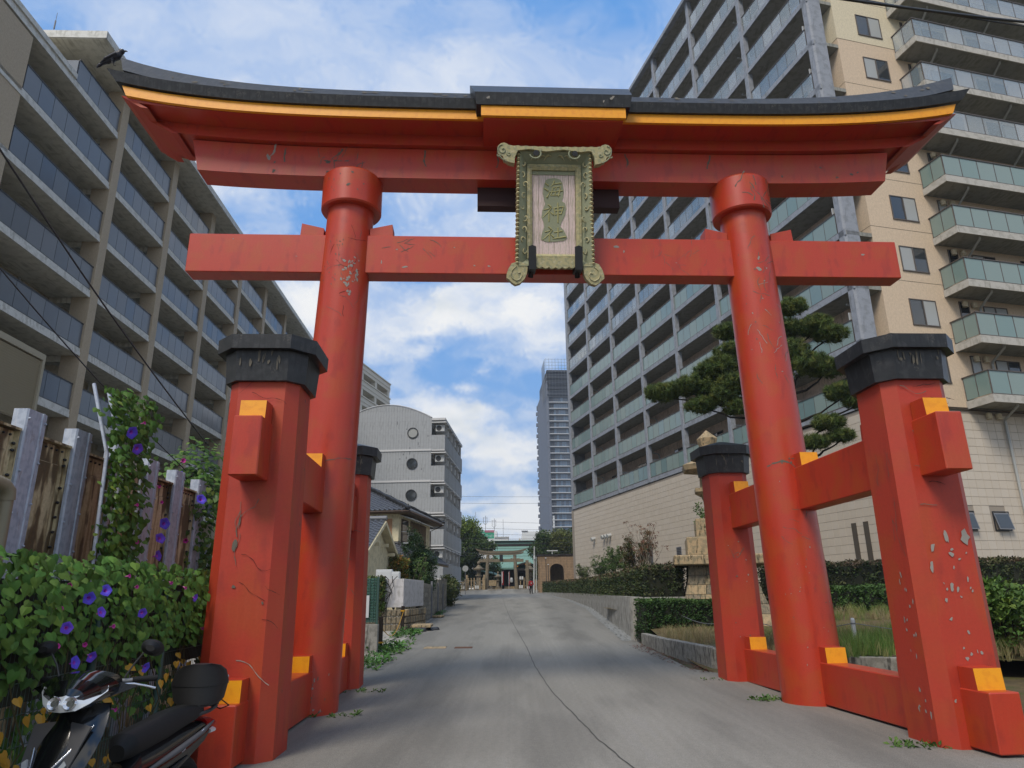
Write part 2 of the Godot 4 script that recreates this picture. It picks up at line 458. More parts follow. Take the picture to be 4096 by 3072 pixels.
func materials() -> void:
	nA = noise_field(0.006, 4, 1); nB = noise_field(0.022, 4, 2); nC = noise_field(0.12, 3, 3)
	var hi := func(v: float, a: float, b: float) -> float: return smoothstep(a, b, v)
	# vermilion paint: repainted in slightly different batches, chalky streaks, fine dirt
	var paint := tx(func(x, y):
		var k := Color(0.685, 0.215, 0.125).lerp(Color(0.67, 0.25, 0.11), smoothstep(0.42, 0.75, A(x, y)))
		k = k.lerp(Color(0.60, 0.185, 0.125), 0.7 * smoothstep(0.45, 0.8, A(x * 3, y + 90)) * smoothstep(0.4, 0.7, A(x + 77, y)))
		var s := smoothstep(0.62, 0.8, A(x * 9 + 40, y)) * 0.10
		k = k.lerp(Color(0.70, 0.36, 0.25), s)
		k = k.lerp(Color(0.50, 0.17, 0.11), 0.35 * smoothstep(0.72, 0.9, C(x, y)) * smoothstep(0.5, 0.7, B(x + 99, y)))
		return k * (0.97 + 0.06 * C(x + 7, y + 3)))
	var bumpy := tx(func(x, y):
		var g := 0.5 + 0.3 * (B(x, y) - 0.5) + 0.25 * (C(x, y) - 0.5)
		return Color(g, g, g))
	M.bumpy = bumpy
	mat("vermilion", Color.WHITE, 0.36, paint, 1.9, true, bumpy, 0.12)
	mat("vermilion_matt", Color(0.97, 0.97, 1.0), 0.55, paint, 2.7, true, bumpy, 0.15)
	mat("peeled", Color(0.56, 0.54, 0.51), 0.9, null)
	mat("painted_shade_red", Color(0.20, 0.085, 0.075), 0.7)  # dark red-brown with the shade under the lintel put into it
	mat("peeled_dark", Color(0.38, 0.36, 0.32), 0.9, null)
	mat("crack_dark", Color(0.22, 0.10, 0.08), 0.9, null)
	var blackp := tx(func(x, y):
		var k := Color(0.10, 0.103, 0.108).lerp(Color(0.17, 0.172, 0.175), smoothstep(0.35, 0.75, B(x, y)))
		k = k.lerp(Color(0.30, 0.28, 0.25), 0.7 * smoothstep(0.66, 0.80, A(x * 2, y * 2 + 50)) * smoothstep(0.4, 0.65, C(x, y)))
		k = k.lerp(Color(0.06, 0.062, 0.066), 0.7 * smoothstep(0.55, 0.75, A(x * 7, y)))
		return k)
	mat("black_copper", Color.WHITE, 0.42, blackp, 1.7, true, bumpy, 0.2)
	var yel := tx(func(x, y):
		var k := Color(0.90, 0.60, 0.03).lerp(Color(0.87, 0.56, 0.03), smoothstep(0.4, 0.8, B(x, y)))
		return k.lerp(Color(0.60, 0.42, 0.10), 0.3 * smoothstep(0.72, 0.85, C(x, y)) * smoothstep(0.55, 0.7, A(x, y))))
	mat("yellow", Color.WHITE, 0.45, yel, 1.3, true)
	mat("black_iron", Color(0.10, 0.10, 0.11), 0.5, bumpy, 0.8)
	# asphalt: aggregate, oil and patch stains, the paler swept middle
	var grit := tx(func(x, y):
		var g := 0.545 + 0.10 * (C(x * 3, y * 3) - 0.5) + 0.22 * (C(x, y) - 0.5) + 0.05 * (B(x, y) - 0.5)
		if C(x * 5 + 11, y * 5) > 0.72: g += 0.10
		if C(x * 4 + 61, y * 4 + 9) < 0.26: g -= 0.10
		return Color(g, g * 0.99, g * 0.955))
	var blot := tx(func(x, y):
		var g := 0.93 + 0.12 * (A(x, y) - 0.5) + 0.05 * (B(x * 4, y) - 0.5) + 0.07 * (smoothstep(0.25, 0.5, A(x + 200, y * 2 + 31)) - 0.5)
		return Color(g, g, g * 0.99))
	var ra := mat("asphalt", Color(1.0, 0.995, 0.985), 0.86, grit, 1.1, true, grit, 0.5)
	ra.vertex_color_use_as_albedo = true
	ra.detail_enabled = true; ra.detail_blend_mode = BaseMaterial3D.BLEND_MODE_MUL
	ra.detail_albedo = blot; ra.detail_uv_layer = BaseMaterial3D.DETAIL_UV_2
	ra.uv2_triplanar = true; ra.uv2_world_triplanar = true; ra.uv2_scale = Vector3(1.0 / 5.0, 1.0 / 9.0, 1.0 / 46.0); ra.uv2_triplanar_sharpness = 4.0
	mat("seam", Color(0.27, 0.27, 0.26), 0.95)
	# concrete and stone
	var conc := tx(func(x, y):
		var k := Color(0.56, 0.55, 0.52).lerp(Color(0.47, 0.46, 0.43), smoothstep(0.35, 0.75, B(x, y)))
		k = k.lerp(Color(0.20, 0.195, 0.18), 0.75 * smoothstep(0.56, 0.78, A(x * 8, y)) * smoothstep(0.35, 0.62, A(x + 31, y + 77)))
		return k * (0.93 + 0.14 * C(x, y)))
	mat("concrete", Color.WHITE, 0.9, conc, 2.2, true, bumpy, 0.4)
	mat("concrete_pale", Color(1.12, 1.12, 1.13), 0.9, conc, 4.5, true, bumpy, 0.3)
	var stone := tx(func(x, y):
		var k := Color(0.52, 0.47, 0.39).lerp(Color(0.42, 0.40, 0.34), smoothstep(0.35, 0.7, B(x, y)))
		k = k.lerp(Color(0.18, 0.175, 0.14), 0.75 * smoothstep(0.55, 0.8, A(x * 6, y)) * smoothstep(0.3, 0.6, B(x + 55, y)))
		return k * (0.9 + 0.2 * C(x, y)))
	mat("stone", Color.WHITE, 0.92, stone, 1.6, true, bumpy, 0.6)
	mat("stone_pale", Color(1.25, 1.2, 1.12), 0.92, stone, 2.3, true, bumpy, 0.5)
	var soil := tx(func(x, y):
		var k := Color(0.26, 0.225, 0.17).lerp(Color(0.34, 0.30, 0.22), B(x, y))
		k = k.lerp(Color(0.24, 0.26, 0.11), 0.7 * smoothstep(0.5, 0.7, A(x, y)))
		return k * (0.75 + 0.5 * C(x, y)))
	mat("soil", Color.WHITE, 0.95, soil, 3.0, true, bumpy, 1.2)
	mat("dust", Color(1.45, 1.42, 1.38), 0.95, soil, 3.0, true, bumpy, 0.6)

func materials2() -> void:
	var plaster := tx(func(x, y):
		var k := Color(0.93, 0.93, 0.93).lerp(Color(0.84, 0.84, 0.83), smoothstep(0.4, 0.8, B(x, y)))
		k = k.lerp(Color(0.62, 0.61, 0.58), 0.35 * smoothstep(0.6, 0.8, A(x * 7, y)) * smoothstep(0.45, 0.7, A(x + 90, y + 13)))
		return k * (0.96 + 0.08 * C(x, y)))
	M.plaster_tex = plaster
	var fine_tile := tx(func(x, y):   # facing tiles a few centimetres high, too small to tell apart from the road
		var k := Color(0.97, 0.97, 0.97) * (0.9 + 0.1 * C(x, y / 8) + 0.06 * (B(x, y) - 0.5))
		if y % 8 == 0: k = k * 0.80
		if (x + 32 * (int(y / 8.0) % 2)) % 64 == 0: k = k * 0.86
		return k)
	M.fine_tile = fine_tile
	mat("slab_white", Color(0.86, 0.86, 0.84), 0.8, plaster, 5.0, true)
	mat("soffit_grey", Color(0.88, 0.87, 0.82), 0.9, plaster, 6.0, true)
	mat("wall_greige", Color(0.72, 0.685, 0.60), 0.9, plaster, 6.0, true)
	mat("pillar_tile", Color(0.74, 0.675, 0.575), 0.7, fine_tile, 1.6, true)
	mat("dark_metal", Color(0.16, 0.165, 0.175), 0.45)
	mat("grey_metal", Color(0.42, 0.43, 0.45), 0.5)
	mat("white_metal", Color(0.76, 0.77, 0.77), 0.5)
	mat("pipe_grey", Color(0.66, 0.67, 0.66), 0.6)
	var g := glass("smoked_glass", Color(0.30, 0.33, 0.37), 0.86, 0.06); g.metallic_specular = 0.5
	mat("smoked_pane", Color(0.40, 0.42, 0.445), 0.22).metallic_specular = 0.5
	mat("smoked_pane_b", Color(0.36, 0.38, 0.41), 0.16).metallic_specular = 0.52
	mat("smoked_pane_c", Color(0.43, 0.445, 0.465), 0.28).metallic_specular = 0.48
	mat("window_glass", Color(0.07, 0.085, 0.10), 0.04).metallic_specular = 0.7
	mat("window_glass_b", Color(0.20, 0.22, 0.235), 0.06).metallic_specular = 0.7
	mat("curtain", Color(0.62, 0.63, 0.62), 0.35).metallic_specular = 0.6
	mat("frosted", Color(0.46, 0.545, 0.525), 0.22).metallic_specular = 0.62
	mat("frosted_b", Color(0.43, 0.52, 0.515), 0.17).metallic_specular = 0.66
	mat("frosted_c", Color(0.50, 0.565, 0.54), 0.28).metallic_specular = 0.6
	glass("clear_pane", Color(0.62, 0.68, 0.70), 0.30, 0.04)
	glass("clear_pane_b", Color(0.70, 0.74, 0.76), 0.42, 0.05)
	glass("clear_pane_c", Color(0.55, 0.63, 0.68), 0.36, 0.04)
	mat("frame_grey", Color(0.60, 0.62, 0.655), 0.75, plaster, 6.0, true)
	mat("soffit_dark", Color(0.60, 0.60, 0.57), 0.9, plaster, 6.0, true)
	mat("cream", Color(0.88, 0.79, 0.68), 0.8, fine_tile, 2.0, true)
	mat("cream_pale", Color(0.90, 0.85, 0.73), 0.8, fine_tile, 2.0, true)
	mat("wall_rose", Color(0.90, 0.81, 0.74), 0.9, plaster, 5.0, true)
	mat("joint_dark", Color(0.30, 0.27, 0.23), 0.9)
	mat("grout", Color(0.58, 0.54, 0.49), 0.9)
	for i in 3: mat("facing_tile_%d" % i, [Color(0.76, 0.715, 0.65), Color(0.75, 0.705, 0.64), Color(0.765, 0.722, 0.66)][i], 0.5)
	mat("balcony_white", Color(0.76, 0.745, 0.71), 0.8, plaster, 5.0, true)
	for i in 4: mat("laundry_%d" % i, [Color(0.82, 0.82, 0.84), Color(0.25, 0.33, 0.55), Color(0.70, 0.62, 0.55), Color(0.55, 0.60, 0.68)][i], 0.9)
	mat("rust", Color(0.36, 0.24, 0.17), 0.9)
	mat("rail_brown", Color(0.34, 0.31, 0.285), 0.5)

func unit(size: Vector3, at := Vector3.ZERO, r := 0.0) -> ArrayMesh:
	var mb := MB.new()
	if r > 0: mb.cbox(at, size, r)
	else: mb.box(at, size)
	return mb.mesh()

# ---------------------------------------------------------------- leaves, hedges, trees
func leaf(mb: MB, at: Vector3, d: Vector3, up: Vector3, l: float, w: float, bend := 0.25) -> void:
	var s := d.cross(up).normalized() * w * 0.5
	var q := s.cross(d).normalized()
	var m := at + d * l * 0.45 + q * l * bend * 0.3
	var e := at + d * l - q * l * bend * 0.3
	mb.tri(at, m + s, m - s); mb.tri(m - s, m + s, e)

func rdir() -> Vector3:
	var z := rf(-1, 1); var a := rf(0, TAU); var r := sqrt(1 - z * z)
	return Vector3(r * cos(a), z, r * sin(a))

func cluster(n: int, r: float, l: float, w: float, upness := 0.3) -> ArrayMesh:
	var mb := MB.new()
	for i in n:
		var p := rdir() * r * pow(rf(0, 1), 0.5)
		var d := (p.normalized() * 0.8 + rdir() * 0.7 + Vector3.UP * upness).normalized()
		leaf(mb, p, d, (rdir() + Vector3.UP * 1.2).normalized(), l * rf(0.7, 1.2), w * rf(0.8, 1.2))
	return mb.mesh()

func needle_tuft(n: int, l: float) -> ArrayMesh:      # a pine shoot: needles spread in a bowl
	var mb := MB.new()
	for i in n:
		var d := (rdir() + Vector3.UP * 0.75).normalized()
		var s := d.cross(rdir()).normalized() * l * 0.042
		var o := rdir() * l * 0.12
		mb.tri(o - s, o + s, o + d * l * rf(0.75, 1.1))
	return mb.mesh()

func foliage(called: String, c: Color, thru := 0.25) -> StandardMaterial3D:
	var m := mat(called, Color.WHITE, 0.6)
	m.vertex_color_use_as_albedo = true
	m.backlight_enabled = true; m.backlight = Color(c.r, c.g, c.b) * thru * 2.0
	m.metallic_specular = 0.35
	return m

func xf(at: Vector3, s: float) -> Transform3D:
	return Transform3D(Basis(Vector3.UP, rf(0, TAU)) * Basis(Vector3.RIGHT, rf(-0.6, 0.6)) * Basis().scaled(Vector3.ONE * s), at)

func tints(base: Array, n := 40, spread := 0.25) -> Array:
	var l := []
	for i in n:
		var k: Color = base[rng.randi() % base.size()]
		var v := rf(1 - spread, 1 + spread)
		l.append(Color(k.r * v * rf(0.9, 1.1), k.g * v, k.b * v))
	return l

# blobs: [centre, radii, how many clusters]
func crown(parent: Node, blobs: Array, mesh: Mesh, m: Material, size: float, tint: Array, gaps := 0.0, called := "crown", shell := 0.45) -> void:
	var f := FastNoiseLite.new(); f.seed = rng.randi() % 1000; f.frequency = 0.8
	var where := []
	for b in blobs:
		for i in int(b[2]):
			var d := rdir()
			var p: Vector3 = b[0] + d * b[1] * pow(rf(0, 1), shell)
			if gaps > 0 and f.get_noise_3dv(p * 1.3) < gaps - 0.5: continue
			where.append(xf(p, size * rf(0.7, 1.3)))
	scatter(called, mesh, m, where, tint, parent)

func limbs(pts: Array, mb: MB, r0: float, r1: float, wob := 0.06) -> void:
	var l := []; var rr := []
	for i in pts.size() - 1:
		for k in 4:
			var u := k / 4.0
			l.append(pts[i].lerp(pts[i + 1], u) + rdir() * wob * (0.0 if i + k == 0 else 1.0))
	l.append(pts[-1])
	for i in l.size(): rr.append(lerpf(r0, r1, i / float(l.size() - 1)))
	mb.tube(l, rr, 7)

# a clipped hedge: leaves all over a box whose long axis goes from a to b (at its foot)
func hedge(called: String, label: String, category: String, a: Vector3, b: Vector3, h: float, depth: float, n: int, mesh: Mesh, m: Material, size: float, tint: Array, top_tint: Array, group := "", h2 := -1.0) -> Node3D:
	var N := thing(called, label, category, a, 0, group)
	var L := a.distance_to(b)
	if h2 < 0: h2 = h
	var ax := (b - a) / L
	var sd := ax.cross(Vector3.UP).normalized()
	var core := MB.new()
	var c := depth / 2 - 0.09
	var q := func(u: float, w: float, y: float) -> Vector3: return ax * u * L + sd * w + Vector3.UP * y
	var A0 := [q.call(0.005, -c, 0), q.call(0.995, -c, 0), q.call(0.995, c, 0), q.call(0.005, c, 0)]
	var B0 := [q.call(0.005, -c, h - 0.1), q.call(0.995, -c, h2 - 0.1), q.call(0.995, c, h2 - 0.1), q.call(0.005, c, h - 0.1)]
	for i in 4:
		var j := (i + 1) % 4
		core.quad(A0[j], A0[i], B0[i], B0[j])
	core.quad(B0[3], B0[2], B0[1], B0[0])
	obj("dark_core", core, M.hedge_core, N)  # solid dark box inside the hedge, hides what lies behind the leaves
	var side := []; var top := []
	var f := FastNoiseLite.new(); f.seed = rng.randi() % 999; f.frequency = 0.9
	for i in n:
		var u := rf(0, 1); var hh := lerpf(h, h2, u)
		var area_t := depth / (depth + 2 * hh)
		var bump := f.get_noise_2d(u * L, 3.0) * 0.06
		if rng.randf() < area_t:
			top.append(xf(q.call(u, rf(-0.5, 0.5) * depth, hh - 0.03 + bump + rf(-0.05, 0.06)), size * rf(0.7, 1.25)))
		else:
			var y := rf(0.0, hh)
			side.append(xf(q.call(u, (depth / 2 - 0.04 + f.get_noise_2d(u * L, y * 2) * 0.06 + rf(-0.05, 0.03)) * (1.0 if rng.randf() < 0.5 else -1.0), y), size * rf(0.7, 1.25)))
	for i in int(n * 0.05):
		for e in [0.0, 1.0]: side.append(xf(q.call(e, rf(-0.5, 0.5) * depth, rf(0, h)), size))
	scatter("leaves", mesh, m, side, tint, N)
	scatter("top_leaves", mesh, m, top, top_tint, N)
	return N

func veg_materials() -> void:
	rx(51)
	foliage("leaf", Color(0.35, 0.55, 0.12))
	foliage("needle", Color(0.3, 0.45, 0.1), 0.15)
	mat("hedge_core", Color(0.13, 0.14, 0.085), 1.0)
	mat("bark", Color(0.27, 0.225, 0.18), 0.95, M.bumpy, 0.6, true, M.bumpy, 2.0)
	mat("bark_pale", Color(0.42, 0.385, 0.33), 0.9)
	M.clu = cluster(9, 0.5, 0.62, 0.34); M.clu_fine = cluster(14, 0.55, 0.36, 0.20); M.clu_big = cluster(12, 0.6, 0.5, 0.26)
	M.tuft = needle_tuft(46, 1.0)

# ---------------------------------------------------------------- the great torii
func lift(x: float) -> float: return 0.37 * pow(absf(x) / 7.46, 4.6)

# sweeps a cross-section (points of d and y, counter-clockwise seen from +x) along x; ends are cut on the slant and everything rises towards the ends
func swept(mb: MB, sec: Array, half0: float, yref: float, slant: float, bend: float, n := 40, x0 := -1.0, x1 := 1.0) -> void:
	var area := 0.0
	for i in sec.size(): area += sec[i].cross(sec[(i + 1) % sec.size()])
	sec = sec.duplicate()
	if area > 0: sec.reverse()
	var rows := []
	for i in n + 1:
		var s := lerpf(x0, x1, i / float(n))
		var row := []
		for p in sec:
			var x: float = s * (half0 + slant * (p.y - yref))
			row.append(Vector3(x, p.y + bend * lift(x), p.x))
		rows.append(row)
	var k := sec.size()
	for i in n:
		for j in k:
			var q := (j + 1) % k
			mb.quad(rows[i][j], rows[i][q], rows[i + 1][q], rows[i + 1][j])
	for e in [0, n]:
		var pl := PackedVector2Array()
		for p in sec: pl.append(Vector2(p.x, p.y))
		var ix := Geometry2D.triangulate_polygon(pl)
		for i in range(0, ix.size(), 3):
			var a: Vector3 = rows[e][ix[i]]; var b: Vector3 = rows[e][ix[i + 1]]; var d: Vector3 = rows[e][ix[i + 2]]
			var out := Vector3.LEFT if e == 0 else Vector3.RIGHT
			if (b - a).cross(d - a).dot(out) < 0: mb.tri(a, d, b)
			else: mb.tri(a, b, d)

func flake(w: float, h: float, n := 9) -> Array:        # ragged outline of a chip of paint
	var l := []
	var ph := rf(0, 6)
	for i in n:
		var a := TAU * i / n
		var r := rf(0.45, 1.0) * (0.8 + 0.2 * sin(2 * a + ph))
		l.append(Vector2(cos(a) * w * r, sin(a) * h * r))
	return l

func chip(mb: MB, f: Callable, at: Vector2, w: float, h: float) -> void:  # f maps (u, v) on a surface to a point in space
	var l := flake(w, h)
	var mid: Vector3 = f.call(at)
	for i in l.size():
		mb.tri(mid, f.call(at + l[i]), f.call(at + l[(i + 1) % l.size()]))

func crackle(mb: MB, f: Callable, at: Vector2, len: float, ang: float, w := 0.006) -> void:  # a thin wandering crack
	var p := at
	var a := ang
	var k := int(len / 0.05) + 2
	for i in k:
		a += rf(-0.5, 0.5) + (ang - a) * 0.3
		var q := p + Vector2(cos(a), sin(a)) * 0.05
		var o := Vector2(-sin(a), cos(a)) * w * rf(0.3, 1.0)
		var A0: Vector3 = f.call(p - o); var B0: Vector3 = f.call(q - o); var C0: Vector3 = f.call(q + o); var D0: Vector3 = f.call(p + o)
		mb.quad(A0, B0, C0, D0)
		p = q

func flat_map(o: Vector3, u: Vector3, v: Vector3) -> Callable:
	var n := u.cross(v).normalized() * 0.0025
	return func(p: Vector2) -> Vector3: return o + u * p.x + v * p.y + n

func octagon(h: float, c: float) -> PackedVector2Array:
	return PackedVector2Array([Vector2(h, -h + c), Vector2(h, h - c), Vector2(h - c, h), Vector2(-h + c, h), Vector2(-h, h - c), Vector2(-h, -h + c), Vector2(-h + c, -h), Vector2(h - c, -h)])

func frustum8(mb: MB, y0: float, h0: float, c0: float, y1: float, h1: float, c1: float, at: Vector3) -> void:
	var a := octagon(h0, c0); var b := octagon(h1, c1)
	for i in 8:
		var j := (i + 1) % 8
		mb.quad(at + Vector3(a[j].x, y0, a[j].y), at + Vector3(a[i].x, y0, a[i].y), at + Vector3(b[i].x, y1, b[i].y), at + Vector3(b[j].x, y1, b[j].y))
	for i in range(1, 7):
		mb.tri(at + Vector3(a[0].x, y0, a[0].y), at + Vector3(a[i].x, y0, a[i].y), at + Vector3(a[i + 1].x, y0, a[i + 1].y))
		mb.tri(at + Vector3(b[0].x, y1, b[0].y), at + Vector3(b[i + 1].x, y1, b[i + 1].y), at + Vector3(b[i].x, y1, b[i].y))

func torii() -> void:
	rx(21)
	var T := thing("torii_gate", "huge vermilion wooden torii gate spanning the road, with black roof and yellow trim", "gate", Vector3(0.7141, 0, -11.2828), 0.0512)
	var R: Material = M.vermilion; var RM: Material = M.vermilion_matt; var K: Material = M.black_copper; var Y: Material = M.yellow
	# --- two round columns that lean in a little and taper
	for s in [-1.0, 1.0]:
		var mb := MB.new()
		var prof := []
		var N := 24
		for i in N + 1:
			var y := lerpf(-0.25, 8.70, i / float(N))
			prof.append([y, 0.472 - 0.0088 * y, s * (3.785 - 0.0285 * y)])
		var sides := 48
		for i in N:
			for k in sides:
				var a0 := TAU * k / sides; var a1 := TAU * (k + 1) / sides
				var n0 := Vector3(sin(a0), 0.01, cos(a0)); var n1 := Vector3(sin(a1), 0.01, cos(a1))
				var p: Array = prof[i]; var q: Array = prof[i + 1]
				var P := Vector3(p[2], p[0], 0); var Q := Vector3(q[2], q[0], 0)
				mb.put(P + n0 * p[1], P + n1 * p[1], Q + n1 * q[1], n0, n1, n1)
				mb.put(P + n0 * p[1], Q + n1 * q[1], Q + n0 * q[1], n0, n1, n0)
		var col := obj("column", mb, R, T)
		var cap := MB.new()
		var cx: float = s * (3.785 - 0.0285 * 8.4)
		cap.lathe([Vector2(0.40, 8.13), Vector2(0.505, 8.13), Vector2(0.525, 8.16), Vector2(0.525, 8.76), Vector2(0.49, 8.80)], 48, Transform3D(Basis(), Vector3(cx, 0, 0)))
		var collar := obj("collar", cap, R, col)
		# chips: the bare wood and primer show where the paint has come off
		var ch := MB.new(); var cd := MB.new(); var ck := MB.new()
		var f := func(p: Vector2) -> Vector3:     # (metres round the shaft from the front, height)
			var r := 0.472 - 0.0088 * p.y + 0.003
			var a := p.x / r
			return Vector3(s * (3.785 - 0.0285 * p.y) + sin(a) * r, p.y, cos(a) * r)
		var fc := func(p: Vector2) -> Vector3:
			var a := p.x / 0.528
			return Vector3(cx + sin(a) * 0.5275, p.y, cos(a) * 0.5275)
		if s < 0:
			for i in 34: chip(ch, f, Vector2(rf(0.02, 0.30), 7.2 - 0.95 * rf(0, 1) * rf(0.5, 1) ), rf(0.012, 0.05), rf(0.012, 0.06))
			for i in 26: chip(cd, f, Vector2(rf(-0.42, 0.0), rf(6.6, 7.6)), rf(0.008, 0.025), rf(0.008, 0.03))
			for i in 16: crackle(ck if i % 2 else cd, f, Vector2(rf(-0.35, 0.3), rf(6.2, 7.5)), rf(0.1, 0.3), rf(-2, 2), 0.004)
			for i in 22: chip(cd if i % 3 else ch, f, Vector2(rf(-0.1, 0.42), rf(0.05, 0.55)), rf(0.008, 0.025), rf(0.008, 0.04))
			for i in 8: chip(cd, fc, Vector2(rf(-0.4, 0.4), rf(8.3, 8.7)), rf(0.01, 0.035), rf(0.01, 0.04))
			chip(cd, fc, Vector2(0.02, 8.42), 0.06, 0.05)
			crackle(cd, f, Vector2(-0.05, 3.62), 0.5, 0.0, 0.008)
		else:
			for i in 26: crackle(cd if i % 3 else ch, f, Vector2(rf(-0.4, 0.3), rf(5.0, 7.4)), rf(0.06, 0.25), rf(-2, 2), 0.006)
			for i in 16: chip(ch if i % 2 else cd, f, Vector2(rf(-0.35, 0.25), rf(5.0, 7.3)), rf(0.008, 0.028), rf(0.008, 0.03))
			chip(ch, f, Vector2(-0.02, 6.95), 0.07, 0.055); chip(ch, f, Vector2(0.0, 7.15), 0.04, 0.06)
			for i in 14: crackle(cd, fc, Vector2(rf(-0.4, 0.5), rf(8.2, 8.75)), rf(0.1, 0.3), rf(-2, 2), 0.012)
			crackle(cd, f, Vector2(-0.38, 3.52), 0.7, 0.1, 0.016)
			for i in 9: chip(cd, f, Vector2(rf(-0.35, 0.2), 3.5 + rf(-0.1, 0.14)), rf(0.02, 0.05), rf(0.015, 0.03))
			for i in 30: chip(cd if i % 2 else ch, f, Vector2(rf(-0.4, 0.35), rf(0.1, 3.4)), rf(0.005, 0.02), rf(0.006, 0.025))
			for i in 12: crackle(cd, f, Vector2(rf(-0.4, 0.3), rf(2.4, 3.4)), rf(0.05, 0.15), rf(-1, 1), 0.004)
		obj("peeled_paint", [ch, cd, ck], [M.peeled, M.peeled_dark, M.crack_dark], col, "stuff")
	# --- four octagonal supporting pillars with two-step black caps
	for q in [[-3.80, 2.86], [4.0, 3.0], [-3.80, -2.72], [3.70, -2.72]]:
		var at := Vector3(q[0], 0, q[1])
		var front: bool = q[1] > 0
		var hw := 0.41 if front else 0.385
		var topy := 4.02 if front else 3.86
		var mb := MB.new()
		frustum8(mb, -0.3, hw + 0.012, 0.145, topy + 0.06, hw - 0.012, 0.13, at)
		var pil := obj("support_pillar", mb, RM, T)
		var low := MB.new(); var up := MB.new()
		frustum8(low, topy, hw + 0.05, 0.17, topy + 0.36, hw + 0.075, 0.18, at)
		frustum8(up, topy + 0.36, hw + 0.165, 0.24, topy + 0.53, hw + 0.17, 0.24, at)
		frustum8(up, topy + 0.532, hw + 0.165, 0.24, topy + 0.68, 0.10, 0.04, at)
		obj("cap_block", low, K, pil); obj("cap_roof", up, K, pil)
		var ch := MB.new(); var cd := MB.new(); var ck := MB.new()
		var fr := flat_map(at + Vector3(0, 0, hw + 0.008), Vector3.RIGHT, Vector3.UP)
		var sx: float = -1.0 if q[0] > 0 else 1.0       # the side that looks at the road
		var sd := flat_map(at + Vector3(sx * (hw + 0.008), 0, 0), Vector3(0, 0, -sx), Vector3.UP)
		var cf := flat_map(at + Vector3(sx * (hw - 0.06), 0, hw - 0.06) , Vector3(1, 0, -sx).normalized(), Vector3.UP)
		if front and q[0] > 0:
			for i in 30:
				var y := rf(0.25, 2.05)
				chip(ch, fr, Vector2(rf(-0.28, 0.1) + 0.05 * y, y), rf(0.012, 0.03), rf(0.015, 0.045))
			for i in 20: chip(ch, sd, Vector2(rf(0.0, 0.27), rf(0.3, 1.8)), rf(0.01, 0.025), rf(0.015, 0.06))
			for w in [[-0.02, 2.16, 0.035, 0.13], [0.20, 2.16, 0.10, 0.12], [-0.20, 2.05, 0.05, 0.07], [-0.25, 1.85, 0.035, 0.09], [0.0, 1.98, 0.05, 0.05], [-0.06, 1.62, 0.04, 0.06]]:
				chip(ch, fr, Vector2(w[0], w[1]), w[2], w[3])
			for i in 9: crackle(cd if i % 2 else ck, fr, Vector2(rf(-0.28, 0.2), rf(2.4, 4.0)), rf(0.1, 0.35), rf(-0.5, 0.5), 0.005)
			for i in 6: chip(cd, fr, Vector2(rf(-0.28, 0.28), rf(3.3, 3.95)), rf(0.01, 0.05), rf(0.01, 0.03))
			for i in 6: crackle(cd, sd, Vector2(rf(-0.1, 0.25), rf(0.4, 3.2)), rf(0.1, 0.4), 1.5, 0.004)
		elif front:
			for i in 7: crackle(ck, fr, Vector2(rf(-0.28, 0.25), rf(1.2, 3.9)), rf(0.1, 0.4), rf(-0.6, 0.6), 0.003)
			for i in 3: crackle(cd, fr, Vector2(-0.12 + rf(-0.03, 0.03), rf(1.9, 2.6)), rf(0.2, 0.4), 1.4, 0.005)
			for w in [[-0.13, 2.15, 0.035, 0.12], [-0.10, 2.42, 0.02, 0.12], [-0.10, 1.72, 0.03, 0.03], [0.05, 3.72, 0.11, 0.03], [-0.05, 3.66, 0.06, 0.025], [0.22, 1.55, 0.02, 0.025]]:
				chip(cd, fr, Vector2(w[0], w[1]), w[2], w[3])
			for i in 12: chip(cd, sd, Vector2(rf(-0.25, 0.25), rf(0.1, 3.9)), rf(0.006, 0.02), rf(0.01, 0.05))
			crackle(ch, fr, Vector2(0.0, 0.98), 0.38, 0.0, 0.005)
		else:
			for i in 14: chip(cd if i % 2 else ch, fr, Vector2(rf(-0.2, 0.25), rf(0.8, 2.6)), rf(0.006, 0.028), rf(0.01, 0.03))
			for i in 8: crackle(cd, fr, Vector2(rf(-0.25, 0.2), rf(1.5, 3.7)), rf(0.05, 0.2), rf(-1, 1), 0.006)
		obj("peeled_paint", [ch, cd, ck], [M.peeled, M.peeled_dark, M.crack_dark], pil, "stuff")
		var st := MB.new()
		for i in 9:
			var fcap := flat_map(at + Vector3(0, 0, hw + 0.075), Vector3.RIGHT, Vector3.UP)
			chip(st, fcap, Vector2(rf(-0.3, 0.3), topy + rf(0.18, 0.36)), rf(0.008, 0.03), rf(0.03, 0.13))
		obj("lime_streaks", st, M.peeled_dark, pil, "stuff")
